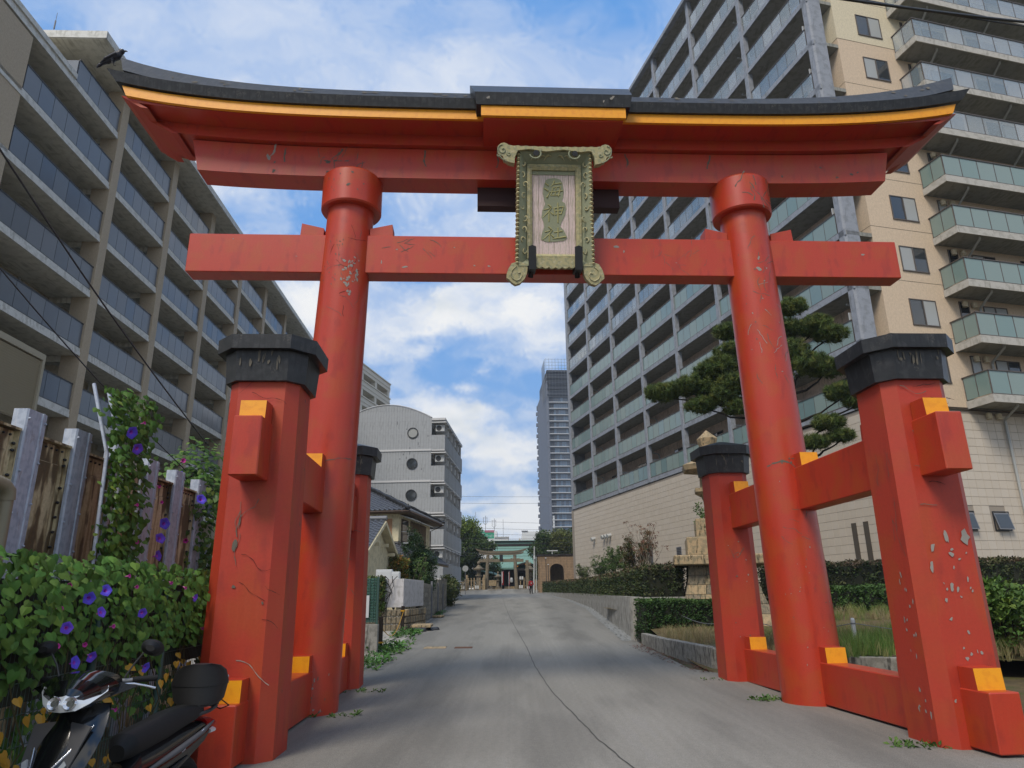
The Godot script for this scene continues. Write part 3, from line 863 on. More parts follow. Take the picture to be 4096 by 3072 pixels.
	# --- cross beams that tie front pillar, column and rear pillar; yellow-faced wedges lock them
	for s in [-1.0, 1.0]:
		var xf: float = -3.80 if s < 0 else 4.0
		var xr: float = s * 3.75
		for lv in [[2.86, 3.52, 3.72, "upper_crossbar"], [0.03, 0.60, 3.70, "lower_crossbar"]]:
			var y0: float = lv[0]; var y1: float = lv[1]
			var zf: float = 3.66 if s < 0 else 3.84
			var zr := -3.46
			var a := Vector3(xf, (y0 + y1) / 2, zf); var b := Vector3(xr, (y0 + y1) / 2, zr)
			if y0 > 1: b.y -= 0.10
			var dz := (a - b).normalized()
			var X := Basis(Vector3.UP.cross(dz).normalized(), dz.cross(Vector3.UP.cross(dz).normalized()), dz)
			var mb := MB.new()
			var hw := 0.155 if y0 > 1 else 0.165
			mb.cbox((a + b) / 2, Vector3(hw * 2, y1 - y0, (a - b).length()), 0.012, X)
			var bar := obj(lv[3], mb, R, T)
			var zp: float = 2.86 if s < 0 else 3.0
			for w in [[zp + 0.42, 1.0], [zp - 0.42, -1.0], [0.40, 1.0], [-0.40, -1.0], [-2.30, 1.0], [-3.14, -1.0]]:
				var t: float = (w[0] - b.z) / (a.z - b.z)
				var p := b.lerp(a, t) + X.y * (y1 - y0) / 2
				var red := MB.new(); var yl := MB.new()
				var L := 0.25; var H := 0.215; var W := hw - 0.012
				var D: float = w[1]
				var c := func(x: float, y: float, z: float) -> Vector3: return p + X * Vector3(x * W, y, z * D)
				var q := [c.call(-1, 0, 0), c.call(1, 0, 0), c.call(1, H, 0), c.call(-1, H, 0), c.call(-1, 0, L), c.call(1, 0, L), c.call(1, H * 0.98, L - 0.015), c.call(-1, H * 0.98, L - 0.015)]
				if D > 0:
					red.quad(q[0], q[4], q[7], q[3]); red.quad(q[5], q[1], q[2], q[6]); red.quad(q[7], q[6], q[2], q[3]); yl.quad(q[4], q[5], q[6], q[7])
				else:
					red.quad(q[4], q[0], q[3], q[7]); red.quad(q[1], q[5], q[6], q[2]); red.quad(q[6], q[7], q[3], q[2]); yl.quad(q[5], q[4], q[7], q[6])
				obj("wedge", [red, yl], [R, Y], bar)
	# --- tie beam through the columns, with locking wedges
	var nb := MB.new()
	nb.cbox(Vector3(0, 7.27, 0), Vector3(12.486, 0.718, 0.355), 0.012)
	var nuki := obj("tie_beam", nb, R, T)
	for s in [-1.0, 1.0]:
		for e in [-1.0, 1.0]:
			var cx: float = s * 3.575 + e * 0.40
			var w := MB.new()
			w.prism(PackedVector2Array([Vector2(cx, 7.631), Vector2(cx + e * 0.40, 7.631), Vector2(cx + e * 0.385, 7.86), Vector2(cx, 7.77)]), -0.15, 0.15)
			obj("wedge", w, RM, nuki)
	var nc := MB.new(); var nd := MB.new()
	var nf := flat_map(Vector3(0, 6.911, 0.1778), Vector3.RIGHT, Vector3.UP)
	for w in [[-2.55, 0.12, 0.07, 0.03], [-2.95, 0.2, 0.02, 0.06], [-1.35, 0.16, 0.03, 0.03], [-1.1, 0.15, 0.04, 0.025], [1.15, 0.55, 0.09, 0.04], [1.28, 0.46, 0.02, 0.06], [-5.5, 0.62, 0.02, 0.02], [-2.7, 0.45, 0.04, 0.015], [2.2, 0.25, 0.025, 0.01], [5.6, 0.45, 0.07, 0.02], [-4.4, 0.3, 0.03, 0.015], [-1.7, 0.5, 0.02, 0.02]]:
		chip(nc, nf, Vector2(w[0], w[1]), w[2], w[3])
	for i in 14: crackle(nd, nf, Vector2(rf(1.6, 3.0), rf(0.1, 0.6)), rf(0.05, 0.2), rf(-2, 2), 0.004)
	for i in 10: crackle(nd, nf, Vector2(rf(-3.0, -2.0), rf(0.4, 0.65)), rf(0.05, 0.2), rf(-0.6, 0.6), 0.006)
	obj("peeled_paint", [nc, nd], [M.peeled, M.peeled_dark], nuki, "stuff")
	# --- short strut between the beams behind the plaque
	var sb := MB.new()
	sb.span(Vector3(-0.22, 7.632, -0.13), Vector3(0.22, 8.40, 0.13))
	var strut := obj("strut", sb, RM, T)
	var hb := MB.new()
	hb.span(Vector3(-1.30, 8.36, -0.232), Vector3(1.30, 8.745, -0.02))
	obj("strut_head", hb, M.painted_shade_red, strut)  # darkened in colour to stand for shade below the lintel
	# --- lintels: lower one, and the flared upper one under the roof
	var l1 := MB.new()
	swept(l1, [Vector2(0.242, 8.74), Vector2(0.242, 9.34), Vector2(-0.242, 9.34), Vector2(-0.242, 8.74)], 6.23, 8.74, 0.24, 0.65)
	var sh := obj("lower_lintel", l1, R, T)
	var l2 := MB.new()
	swept(l2, [Vector2(0.345, 9.355), Vector2(0.345, 9.56), Vector2(0.78, 9.56), Vector2(0.80, 9.64), Vector2(-0.80, 9.64), Vector2(-0.78, 9.56), Vector2(-0.345, 9.56), Vector2(-0.345, 9.355)], 6.80, 9.36, 2.25, 0.75)
	var ka := obj("upper_lintel", l2, R, T)
	for s in [-1.0, 1.0]:         # boards that edge the flared ends
		var eb := MB.new()
		swept(eb, [Vector2(0.79, 9.575), Vector2(0.79, 9.475), Vector2(0.41, 9.475), Vector2(0.41, 9.30), Vector2(-0.41, 9.30), Vector2(-0.41, 9.475), Vector2(-0.79, 9.475), Vector2(-0.79, 9.575)], 6.80, 9.36, 2.25, 0.75, 2, minf(s * 0.985, s * 1.003), maxf(s * 0.985, s * 1.003))
		obj("end_board", eb, RM, ka)
	var sf := flat_map(Vector3(0, 8.74, 0.2424), Vector3.RIGHT, Vector3.UP)
	var c1 := MB.new(); var c2 := MB.new()
	chip(c1, sf, Vector2(-5.02, 0.38), 0.05, 0.10); crackle(c1, sf, Vector2(-5.02, 0.36), 0.25, 0.9, 0.02)
	for i in 12: chip(c2, sf, Vector2(rf(-5.1, -3.2), rf(0.08, 0.35)), rf(0.02, 0.08), rf(0.01, 0.05))
	for i in 8: crackle(c2, sf, Vector2(rf(-4.6, -3.2), rf(0.15, 0.45)), rf(0.1, 0.2), 1.3, 0.008)
	for i in 5: chip(c2, sf, Vector2(rf(4.2, 6.0), rf(0.1, 0.4)), rf(0.02, 0.06), rf(0.02, 0.05))
	for x in [-4.72, -3.72, -2.25, -0.95, 1.4, 2.98]:
		crackle(c2, sf, Vector2(x, 0.58), rf(0.12, 0.3), -1.57, 0.02)
	obj("peeled_paint", [c1, c2], [M.peeled, M.peeled_dark], sh, "stuff")
	# --- yellow fascia and the black roof in two steps
	for e in [1.0, -1.0]:
		var fm := MB.new()
		swept(fm, [Vector2(0.80, 9.712) if e > 0 else Vector2(-0.86, 9.712), Vector2(0.80, 9.535) if e > 0 else Vector2(-0.86, 9.535), Vector2(0.86, 9.535) if e > 0 else Vector2(-0.80, 9.535), Vector2(0.86, 9.712) if e > 0 else Vector2(-0.80, 9.712)], 7.32, 9.535, 0.5, 1.0, 40)
		obj("fascia_board", fm, Y, T)
	var r1 := MB.new()
	swept(r1, [Vector2(0.91, 9.714), Vector2(0.96, 9.89), Vector2(-0.96, 9.89), Vector2(-0.91, 9.714)], 7.50, 9.71, 0.9, 1.08)
	var roof := obj("roof_eave", r1, K, T)
	var r2 := MB.new()
	swept(r2, [Vector2(0.83, 9.892), Vector2(0.56, 10.31), Vector2(-0.56, 10.31), Vector2(-0.83, 9.892)], 7.46, 9.89, 0.55, 1.42)
	var rw := MB.new()
	for i in 60:
		var x := rf(-7.2, 7.2)
		if absf(x) < 1.5: continue
		var yb := rf(0.2, 0.9)
		var g := func(p: Vector2) -> Vector3:
			var xx: float = p.x
			return Vector3(xx, 9.895 + p.y * 0.415 + 1.42 * lift(xx) + 0.004, 0.8325 - 0.27 * p.y + 0.006)
		chip(rw, g, Vector2(x, yb), rf(0.02, 0.12), rf(0.03, 0.16))
	var rg := obj("roof_ridge", r2, K, T)
	obj("worn_patches", rw, M.peeled_dark, rg, "stuff")
	# --- raised canopy in the middle
	var ca := MB.new()
	ca.prism(PackedVector2Array([Vector2(0.87, 9.40), Vector2(1.10, 9.40), Vector2(1.10, 9.58), Vector2(-1.10, 9.58), Vector2(-1.10, 9.40), Vector2(-0.87, 9.40)]), -1.20, 1.20, Transform3D(Basis(Vector3(0, 0, 1), Vector3.UP, Vector3(-1, 0, 0)), Vector3.ZERO))
	ca.span(Vector3(-1.20, 9.362, 0.348), Vector3(1.20, 9.41, 1.09))
	var can := obj("canopy", ca, R, T)
	for e in [1.0, -1.0]:
		var cy := MB.new(); cy.box(Vector3(0, 9.4875, 1.1275 * e), Vector3(2.48, 0.195, 0.065))
		obj("canopy_fascia", cy, Y, can)
	var cr := MB.new()
	swept(cr, [Vector2(1.19, 9.588), Vector2(1.24, 9.80), Vector2(0.66, 10.40), Vector2(-0.66, 10.40), Vector2(-1.24, 9.80), Vector2(-1.19, 9.588)], 1.32, 9.6, 0.15, 0.0, 2)
	obj("canopy_roof", cr, K, can)
	var cw := MB.new()
	var cwf := flat_map(Vector3(0, 9.6, 1.232), Vector3.RIGHT, Vector3(0, 1, 0.2).normalized())
	chip(cw, cwf, Vector2(1.0, 0.12), 0.06, 0.05); chip(cw, cwf, Vector2(0.85, 0.05), 0.025, 0.04); chip(cw, cwf, Vector2(-1.12, 0.08), 0.04, 0.05)
	obj("worn_patches", cw, M.peeled, can, "stuff")

func plaque() -> void:
	rx(22)
	var P := thing("shrine_plaque", "carved wooden name plaque with three raised characters hanging on the torii beams", "plaque", Vector3.ZERO)
	# the foot of the plaque stands on the front of the tie beam and its head leans out
	var tb := Basis(Vector3.UP, 0.0512)
	P.transform = Transform3D(tb * Basis(Vector3.RIGHT, 0.19), Vector3(0.7141, 0, -11.2828) + tb * Vector3(0.02, 6.955, 0.33))
	var olive := mat("plaque_paint", Color(0.50, 0.47, 0.31), 0.7, M.bumpy, 0.7)
	var wt := tx(func(x, y):
		var k := Color(0.66, 0.625, 0.46).lerp(Color(0.56, 0.555, 0.43), smoothstep(0.4, 0.7, B(x, y)))
		return k.lerp(Color(0.76, 0.72, 0.60), 0.5 * smoothstep(0.6, 0.8, A(x * 3, y * 3))))
	olive = mat("plaque_olive", Color.WHITE, 0.7, wt, 0.9, false, M.bumpy, 0.15)
	var sage := mat("plaque_sage", Color(0.53, 0.545, 0.44), 0.75)
	var boardt := tx(func(x, y):
		var k := Color(0.82, 0.74, 0.72).lerp(Color(0.70, 0.65, 0.59), smoothstep(0.4, 0.75, A(x * 10, y)))
		return k * (0.93 + 0.14 * C(x * 2, y / 4)))
	var pale := mat("plaque_board", Color.WHITE, 0.85, boardt, 1.0)
	var gold := mat("plaque_letter", Color(0.60, 0.58, 0.38), 0.6)
	var S := 0.00189
	var Z := func(x: float, y: float, z := 0.0) -> Vector3: return Vector3((x - 650) * S, (1260 - y) * S * 1.03, z)
	var Z2 := func(x: float, y: float) -> Vector2: return Vector2((x - 650) * S, (1260 - y) * S * 1.03)
	var bk := MB.new(); bk.span(Z.call(330, 1235, -0.10), Z.call(975, 260, 0.0))
	obj("backing", bk, olive, P)
	# boards of the field, joints open
	var xs := [452, 512, 648, 786, 848]
	for i in 4:
		var b := MB.new(); b.cbox((Z.call(xs[i], 1140) + Z.call(xs[i + 1], 392)) / 2 + Vector3(0, 0, 0.012), Vector3((xs[i + 1] - xs[i]) * S - 0.005, 748 * S * 1.03, 0.02), 0.002)
		obj("board", b, pale, P)
	var strip := MB.new(); strip.span(Z.call(452, 412, 0.022), Z.call(848, 378, 0.034)); obj("top_strip", strip, sage, P)
	for x in [500, 792]:
		var nl := MB.new(); nl.lathe([Vector2(0.012, 0), Vector2(0.008, 0.008), Vector2(0, 0.01)], 8, Transform3D(Basis(Vector3.RIGHT, PI / 2), Z.call(x, 398, 0.034))); obj("stud", nl, olive, P)
	# moulded inner frame and the splayed carved border round it
	var fr := MB.new(); var br := MB.new()
	var o := [Z.call(428, 1160, 0.09), Z.call(872, 1160, 0.09), Z.call(872, 345, 0.09), Z.call(428, 345, 0.09)]
	var i0 := [Z.call(450, 1140, 0.06), Z.call(850, 1140, 0.06), Z.call(850, 375, 0.06), Z.call(450, 375, 0.06)]
	var i1 := [Z.call(450, 1140, 0.0), Z.call(850, 1140, 0.0), Z.call(850, 375, 0.0), Z.call(450, 375, 0.0)]
	var q1 := [Z.call(402, 1185, 0.085), Z.call(898, 1185, 0.085), Z.call(898, 325, 0.085), Z.call(402, 325, 0.085)]
	var ob := [Z.call(318, 1265, 0.20), Z.call(984, 1265, 0.20), Z.call(975, 235, 0.20), Z.call(335, 235, 0.20)]
	var oc := [Z.call(318, 1265, -0.02), Z.call(984, 1265, -0.02), Z.call(975, 235, -0.02), Z.call(335, 235, -0.02)]
	for k in 4:
		var j := (k + 1) % 4
		fr.quad(o[k], o[j], i0[j], i0[k]); fr.quad(i0[k], i0[j], i1[j], i1[k]); fr.quad(q1[k] - Vector3(0, 0, 0.03), q1[j] - Vector3(0, 0, 0.03), q1[j], q1[k]); fr.quad(q1[k], q1[j], o[j], o[k])
		br.quad(ob[k], ob[j], q1[j] - Vector3(0, 0, 0.03), q1[k] - Vector3(0, 0, 0.03)); br.quad(oc[k], oc[j], ob[j], ob[k])
	obj("inner_frame", fr, olive, P)
	var border := obj("border", br, sage, P)
	# relief scrolls carved on the border
	var sc := MB.new()
	for s in [-1.0, 1.0]:
		for k in 9:
			var y := 330.0 + k * 100
			var pts := []
			for t in 13:
				var a := t / 12.0 * 5.2 + k * 1.4
				var r := 26.0 * (1.0 - t / 16.0)
				pts.append(Z.call(650 + s * (278 + 14 * sin(k * 2.1) + cos(a) * r), y + sin(a) * r * 1.25, 0.128 + 0.0012 * absf(cos(a) * r + 14 * sin(k * 2.1))))
			sc.tube(pts, [0.004, 0.009, 0.013, 0.015, 0.015, 0.014, 0.014, 0.013, 0.012, 0.011, 0.009, 0.006, 0.003], 5)
	for k in 6:
		var s := -1.0 if k < 3 else 1.0
		var kk := k % 3
		var pts := []
		for t in 12:
			var u := t / 11.0
			pts.append(Z.call(650 + s * (25 + kk * 60 + u * 70), 275 - sin(u * PI) * (28 - kk * 4) + u * 30, 0.175 - 0.04 * u))
		sc.tube(pts, [0.004, 0.008, 0.013, 0.017, 0.02, 0.02, 0.019, 0.017, 0.014, 0.01, 0.007, 0.004], 5)
	for s in [-1.0, 1.0]:
		for kk in 3:
			var pts := []
			for t in 10:
				var a := t / 9.0 * 4.6
				pts.append(Z.call(650 + s * (30 + kk * 55 + cos(a) * 18 * (1 - t / 14.0)), 1222 + sin(a) * 20, 0.15))
			sc.tube(pts, 0.009, 5)
	obj("scrollwork", sc, olive, border)
	# rope-like scalloped edges: each bead is a piece
	var bead := MB.new()
	bead.lathe([Vector2(0.012, -0.034), Vector2(0.03, -0.026), Vector2(0.041, 0), Vector2(0.03, 0.026), Vector2(0.012, 0.034)], 12)
	var bm := bead.mesh()
	var bw := []
	for s in [-1.0, 1.0]:
		for k in 26:
			var u := k / 25.0
			var sc2 := 0.75 + 0.35 * absf(sin(k * 1.9))
			bw.append(Transform3D(Basis().scaled(Vector3(1, sc2, 2.2)), Z.call(650 + s * lerpf(326, 342, u), lerpf(262, 1240, u), 0.135)))
	pieces(P, "bead", "beads", [bm], [olive], bw)
	# crest with curled horns, skirt and feet, cut as thick boards
	var crest := MB.new()
	var top := []
	for k in 33:
		var u := k / 32.0
		top.append(Z2.call(lerpf(240, 1060, u), 192 + 7 * absf(sin(u * PI * 11)) + 6 * sin(u * PI)))
	var horn := [[1062, 196], [1085, 180], [1110, 172], [1140, 180], [1165, 205], [1170, 235], [1158, 262], [1138, 285], [1120, 295], [1112, 320], [1088, 330], [1072, 345], [1045, 352], [1015, 358], [1012, 300], [985, 240]]
	var pl := PackedVector2Array()
	for t in top: pl.append(t)
	for h in horn: pl.append(Z2.call(h[0], h[1]))
	for k in 9:
		var u := k / 8.0
		pl.append(Z2.call(lerpf(960, 340, u), 236 + 10 * sin(u * PI * 4)))
	horn.reverse()
	for h in horn: pl.append(Z2.call(1300 - h[0], h[1]))
	crest.prism(pl, 0.09, 0.255)
	var cre := obj("crest", crest, olive, P)
	var hol := MB.new()
	for x in [480, 832]:
		hol.lathe([Vector2(0.052, 0), Vector2(0.05, 0.006), Vector2(0, 0.0065)], 16, Transform3D(Basis(Vector3.RIGHT, PI / 2), Z.call(x, 262, 0.256)))
	obj("eyelet", hol, M.black_iron, cre)
	var hc := MB.new()
	for s in [-1.0, 1.0]:
		for w in [[470, 240, 34], [505, 285, 18], [415, 275, 20]]:
			var pts := []
			for t in 14:
				var a := t / 13.0 * 5.5
				pts.append(Z.call(650 + s * (w[0] + cos(a) * w[2] * (1 - t / 18.0)), w[1] + sin(a) * w[2] * (1 - t / 18.0), 0.258))
			hc.tube(pts, 0.011, 5)
		var rim := []
		for h in [[430, 345], [470, 325], [495, 300], [512, 262], [515, 225], [500, 200], [475, 190]]: rim.append(Z.call(650 + s * h[0], h[1], 0.256))
		hc.tube(rim, 0.012, 5)
		var knob := []
		for t in 9: knob.append(Z.call(650 + s * (178 + cos(t / 8.0 * 3.6 + 0.2) * 52), 268 + sin(t / 8.0 * 3.6 + 0.2) * 44, 0.256))
		hc.tube(knob, 0.016, 6)
	obj("horn_carving", hc, sage, cre)
	var skirt := MB.new(); var sp := PackedVector2Array()
	for k in 25:
		var u := k / 24.0
		sp.append(Z2.call(lerpf(470, 830, u), 1268 + 14 * absf(sin(u * PI * 6)) + 8 * sin(u * PI)))
	sp.append(Z2.call(850, 1195)); sp.append(Z2.call(450, 1195))
	skirt.prism(sp, 0.12, 0.20); obj("skirt", skirt, olive, P)
	for s in [-1.0, 1.0]:
		var ft := MB.new(); var fp := PackedVector2Array()
		for h in [[330, 1225], [392, 1245], [420, 1290], [436, 1335], [438, 1372], [415, 1388], [392, 1412], [360, 1432], [318, 1420], [290, 1392], [276, 1378], [258, 1338], [250, 1292], [252, 1250]]:
			fp.append(Z2.call(650 + s * h[0], h[1]))
		ft.prism(fp, 0.05, 0.19)
		var lip := []
		for h in [[350, 1270], [385, 1300], [402, 1345], [385, 1378], [350, 1398], [318, 1385], [300, 1350], [312, 1325], [335, 1330]]: lip.append(Z.call(650 + s * h[0], h[1], 0.19))
		ft.tube(lip, 0.014, 5)
		obj("foot", ft, olive, P)
		var ir := MB.new()
		ir.prism(PackedVector2Array([Z2.call(650 + s * 208 - 34, 1265), Z2.call(650 + s * 208 + 34, 1265), Z2.call(650 + s * 208 + 34, 1098), Z2.call(650 + s * 208, 1086), Z2.call(650 + s * 208 - 34, 1098)]), 0.20, 0.235)
		ir.span(Z.call(650 + s * 208 - 34, 1300, -0.12), Z.call(650 + s * 208 + 34, 1255, 0.234))
		ir.tube([Z.call(650 + s * 208, 1290, 0.0), Z.call(650 + s * 215, 1330, -0.06)], [0.04, 0.05], 8)
		obj("iron_bracket", ir, M.black_iron, P)
	# the three characters, brushed strokes in relief
	var plate := MB.new(); var pp := PackedVector2Array()
	for h in [[600, 448], [660, 440], [715, 455], [735, 500], [742, 560], [735, 625], [722, 650], [752, 672], [762, 720], [750, 780], [715, 850], [705, 880], [740, 920], [770, 985], [740, 1010], [660, 1022], [580, 1025], [530, 1005], [535, 960], [560, 890], [555, 850], [535, 800], [545, 740], [570, 680], [562, 640], [550, 590], [556, 520], [575, 465]]: pp.append(Z2.call(h[0], h[1]))
	plate.prism(pp, 0.023, 0.030); obj("character_ground", plate, sage, P)
	var sets := [
		[[[572, 488, 9], [598, 508, 13]], [[564, 538, 9], [594, 556, 13]], [[588, 618, 14], [600, 598, 9], [616, 566, 4]], [[655, 470, 12], [644, 496, 9], [622, 524, 4]], [[640, 500, 7], [680, 492, 9], [716, 488, 11]], [[644, 526, 9], [634, 568, 9], [622, 602, 7]], [[640, 530, 7], [690, 522, 8], [712, 520, 11], [704, 562, 10], [692, 608, 9], [676, 596, 4]], [[606, 572, 6], [660, 566, 8], [728, 556, 10]], [[622, 602, 7], [660, 600, 8], [705, 596, 9]], [[674, 530, 8], [668, 546, 9]], [[668, 574, 8], [662, 592, 9]]],
		[[[598, 686, 9], [620, 704, 13]], [[558, 734, 7], [595, 726, 9], [626, 714, 11], [600, 750, 9], [546, 806, 4]], [[604, 746, 9], [605, 790, 11], [604, 838, 8]], [[616, 754, 6], [642, 776, 12]], [[652, 716, 10], [656, 748, 9], [662, 780, 9]], [[654, 718, 7], [700, 708, 9], [736, 704, 12], [726, 740, 10], [716, 772, 8]], [[660, 744, 6], [718, 738, 8]], [[662, 776, 6], [716, 768, 8]], [[686, 672, 10], [688, 740, 11], [686, 848, 9]]],
		[[[600, 888, 9], [622, 908, 13]], [[566, 936, 7], [600, 928, 9], [632, 918, 11], [606, 952, 9], [546, 1006, 4]], [[606, 948, 9], [606, 985, 11], [605, 1022, 8]], [[618, 956, 6], [642, 978, 12]], [[652, 938, 7], [685, 932, 8], [722, 926, 10]], [[686, 898, 10], [686, 940, 10], [684, 988, 9]], [[638, 996, 7], [690, 988, 10], [752, 978, 13]]]]
	for ch in sets:
		var g := MB.new()
		for stroke in ch:
			var pts := []; var rad := []
			for q in stroke:
				pts.append(Z.call(q[0], q[1], 0.030)); rad.append(q[2] * S * 0.66)
			g.tube(pts, rad, 8)
			for q in stroke: g.lathe([Vector2(q[2] * S * 0.62, 0), Vector2(q[2] * S * 0.45, q[2] * S * 0.5), Vector2(0, q[2] * S * 0.62)], 8, Transform3D(Basis(Vector3.RIGHT, PI / 2), Z.call(q[0], q[1], 0.030)))
		obj("character", g, gold, P)

func strip(mb: MB, left: Callable, right: Callable, z0: float, z1: float, n: int, lift_y: float, across := 4) -> void:  # a sheet that follows the slope, between two edges x(z)
	for i in n:
		var a := lerpf(z0, z1, i / float(n)); var b := lerpf(z0, z1, (i + 1) / float(n))
		for j in across:
			var u := j / float(across); var w := (j + 1) / float(across)
			var la: float = left.call(a); var ra: float = right.call(a); var lb: float = left.call(b); var rb: float = right.call(b)
			mb.quad(Vector3(lerpf(la, ra, u), ground_y(a) + lift_y, a), Vector3(lerpf(la, ra, w), ground_y(a) + lift_y, a), Vector3(lerpf(lb, rb, w), ground_y(b) + lift_y, b), Vector3(lerpf(lb, rb, u), ground_y(b) + lift_y, b))

func ground() -> void:
	rx(31)
	var g := MB.new()
	var zs := [60.0, 0.0, -9.0, -11.0, -13.0, -16.0, -25.0, -40.0, -60.0, -80.0, -92.0, -98.0, -130.0, -250.0, -900.0]
	for i in zs.size() - 1:
		var a: float = zs[i]; var b: float = zs[i + 1]
		g.quad(Vector3(-700, ground_y(a) - 0.03, a), Vector3(700, ground_y(a) - 0.03, a), Vector3(700, ground_y(b) - 0.03, b), Vector3(-700, ground_y(b) - 0.03, b))
	obj("ground", g, M.soil, self, "structure")
	var xl := Curve.new(); xl.min_value = -20; xl.max_value = 20
	var xr := Curve.new(); xr.min_value = -20; xr.max_value = 20
	var road_l := func(z: float) -> float:
		return _lerp_table([[20, -6.2], [0, -4.2], [-6, -3.4], [-12, -3.2], [-16.7, -3.33], [-20.4, -3.42], [-24.5, -3.55], [-32.8, -3.85], [-45.5, -4.4], [-64, -5.1], [-82, -5.8], [-92, -7.0], [-99, -8.0]], z)
	var road_r := func(z: float) -> float:
		return _lerp_table([[20, 9], [0, 7.5], [-9, 5.8], [-12, 5.2], [-14.4, 4.4], [-15.5, 3.62], [-22.2, 3.60], [-31.1, 4.05], [-46, 4.80], [-63.8, 4.75], [-87.7, 3.78], [-99, 3.2]], z)
	# worn paler where the wheels run, darker towards the gutters
	var r := MB.new(); var wn := 20
	for i in 120:
		var za := lerpf(16, -99, i / 120.0); var zb := lerpf(16, -99, (i + 1) / 120.0)
		for j in wn:
			var P := []; var K := []
			for q in [[j, za], [j + 1, za], [j + 1, zb], [j, zb]]:
				var u: float = q[0] / float(wn)
				P.append(Vector3(lerpf(road_l.call(q[1]), road_r.call(q[1]), u), ground_y(q[1]) + 0.004, q[1]))
				var w := 0.80 + 0.20 * exp(-pow((u - 0.52) / 0.20, 2)) + 0.05 * sin(u * 23.0)
				K.append(Color(w, w, w))
			for t in [[0, 1, 2], [0, 2, 3]]:
				r.v.append(P[t[0]]); r.v.append(P[t[2]]); r.v.append(P[t[1]])
				r.c.append(K[t[0]]); r.c.append(K[t[2]]); r.c.append(K[t[1]])
				for e in 3: r.n.append(Vector3.UP)
	obj("road", r, M.asphalt, self, "structure")
	# the paving seam that wanders down the middle
	var s := MB.new()
	var pts := [[1.25, -6.6], [1.05, -7.9], [0.93, -8.9], [0.80, -10.6], [0.60, -13.1], [0.42, -16.4], [0.32, -20.6], [-0.05, -30.5], [-0.30, -38.0], [-0.7, -52.0], [-1.1, -70.0]]
	for i in pts.size() - 1:
		var n := 14
		for k in n:
			var q := []
			for u in [k / float(n), (k + 1) / float(n)]:
				var x: float = lerpf(pts[i][0], pts[i + 1][0], u); var z: float = lerpf(pts[i][1], pts[i + 1][1], u)
				x += 0.006 * sin(z * 5.1) + 0.004 * sin(z * 13.7)
				q.append(Vector3(x, ground_y(z) + 0.009, z))
			var w := Vector3(rf(0.006, 0.010), 0, 0)
			s.quad(q[0] - w, q[0] + w, q[1] + w, q[1] - w)
	tag(obj("road_seam", s, M.seam), "dark joint line wandering up the middle of the grey road", "seam")

func _lerp_table(t: Array, z: float) -> float:
	for i in t.size() - 1:
		if z <= t[i][0] and z >= t[i + 1][0]:
			return lerpf(t[i][1], t[i + 1][1], (z - t[i][0]) / (t[i + 1][0] - t[i][0]))
	return t[0][1] if z > t[0][0] else t[-1][1]

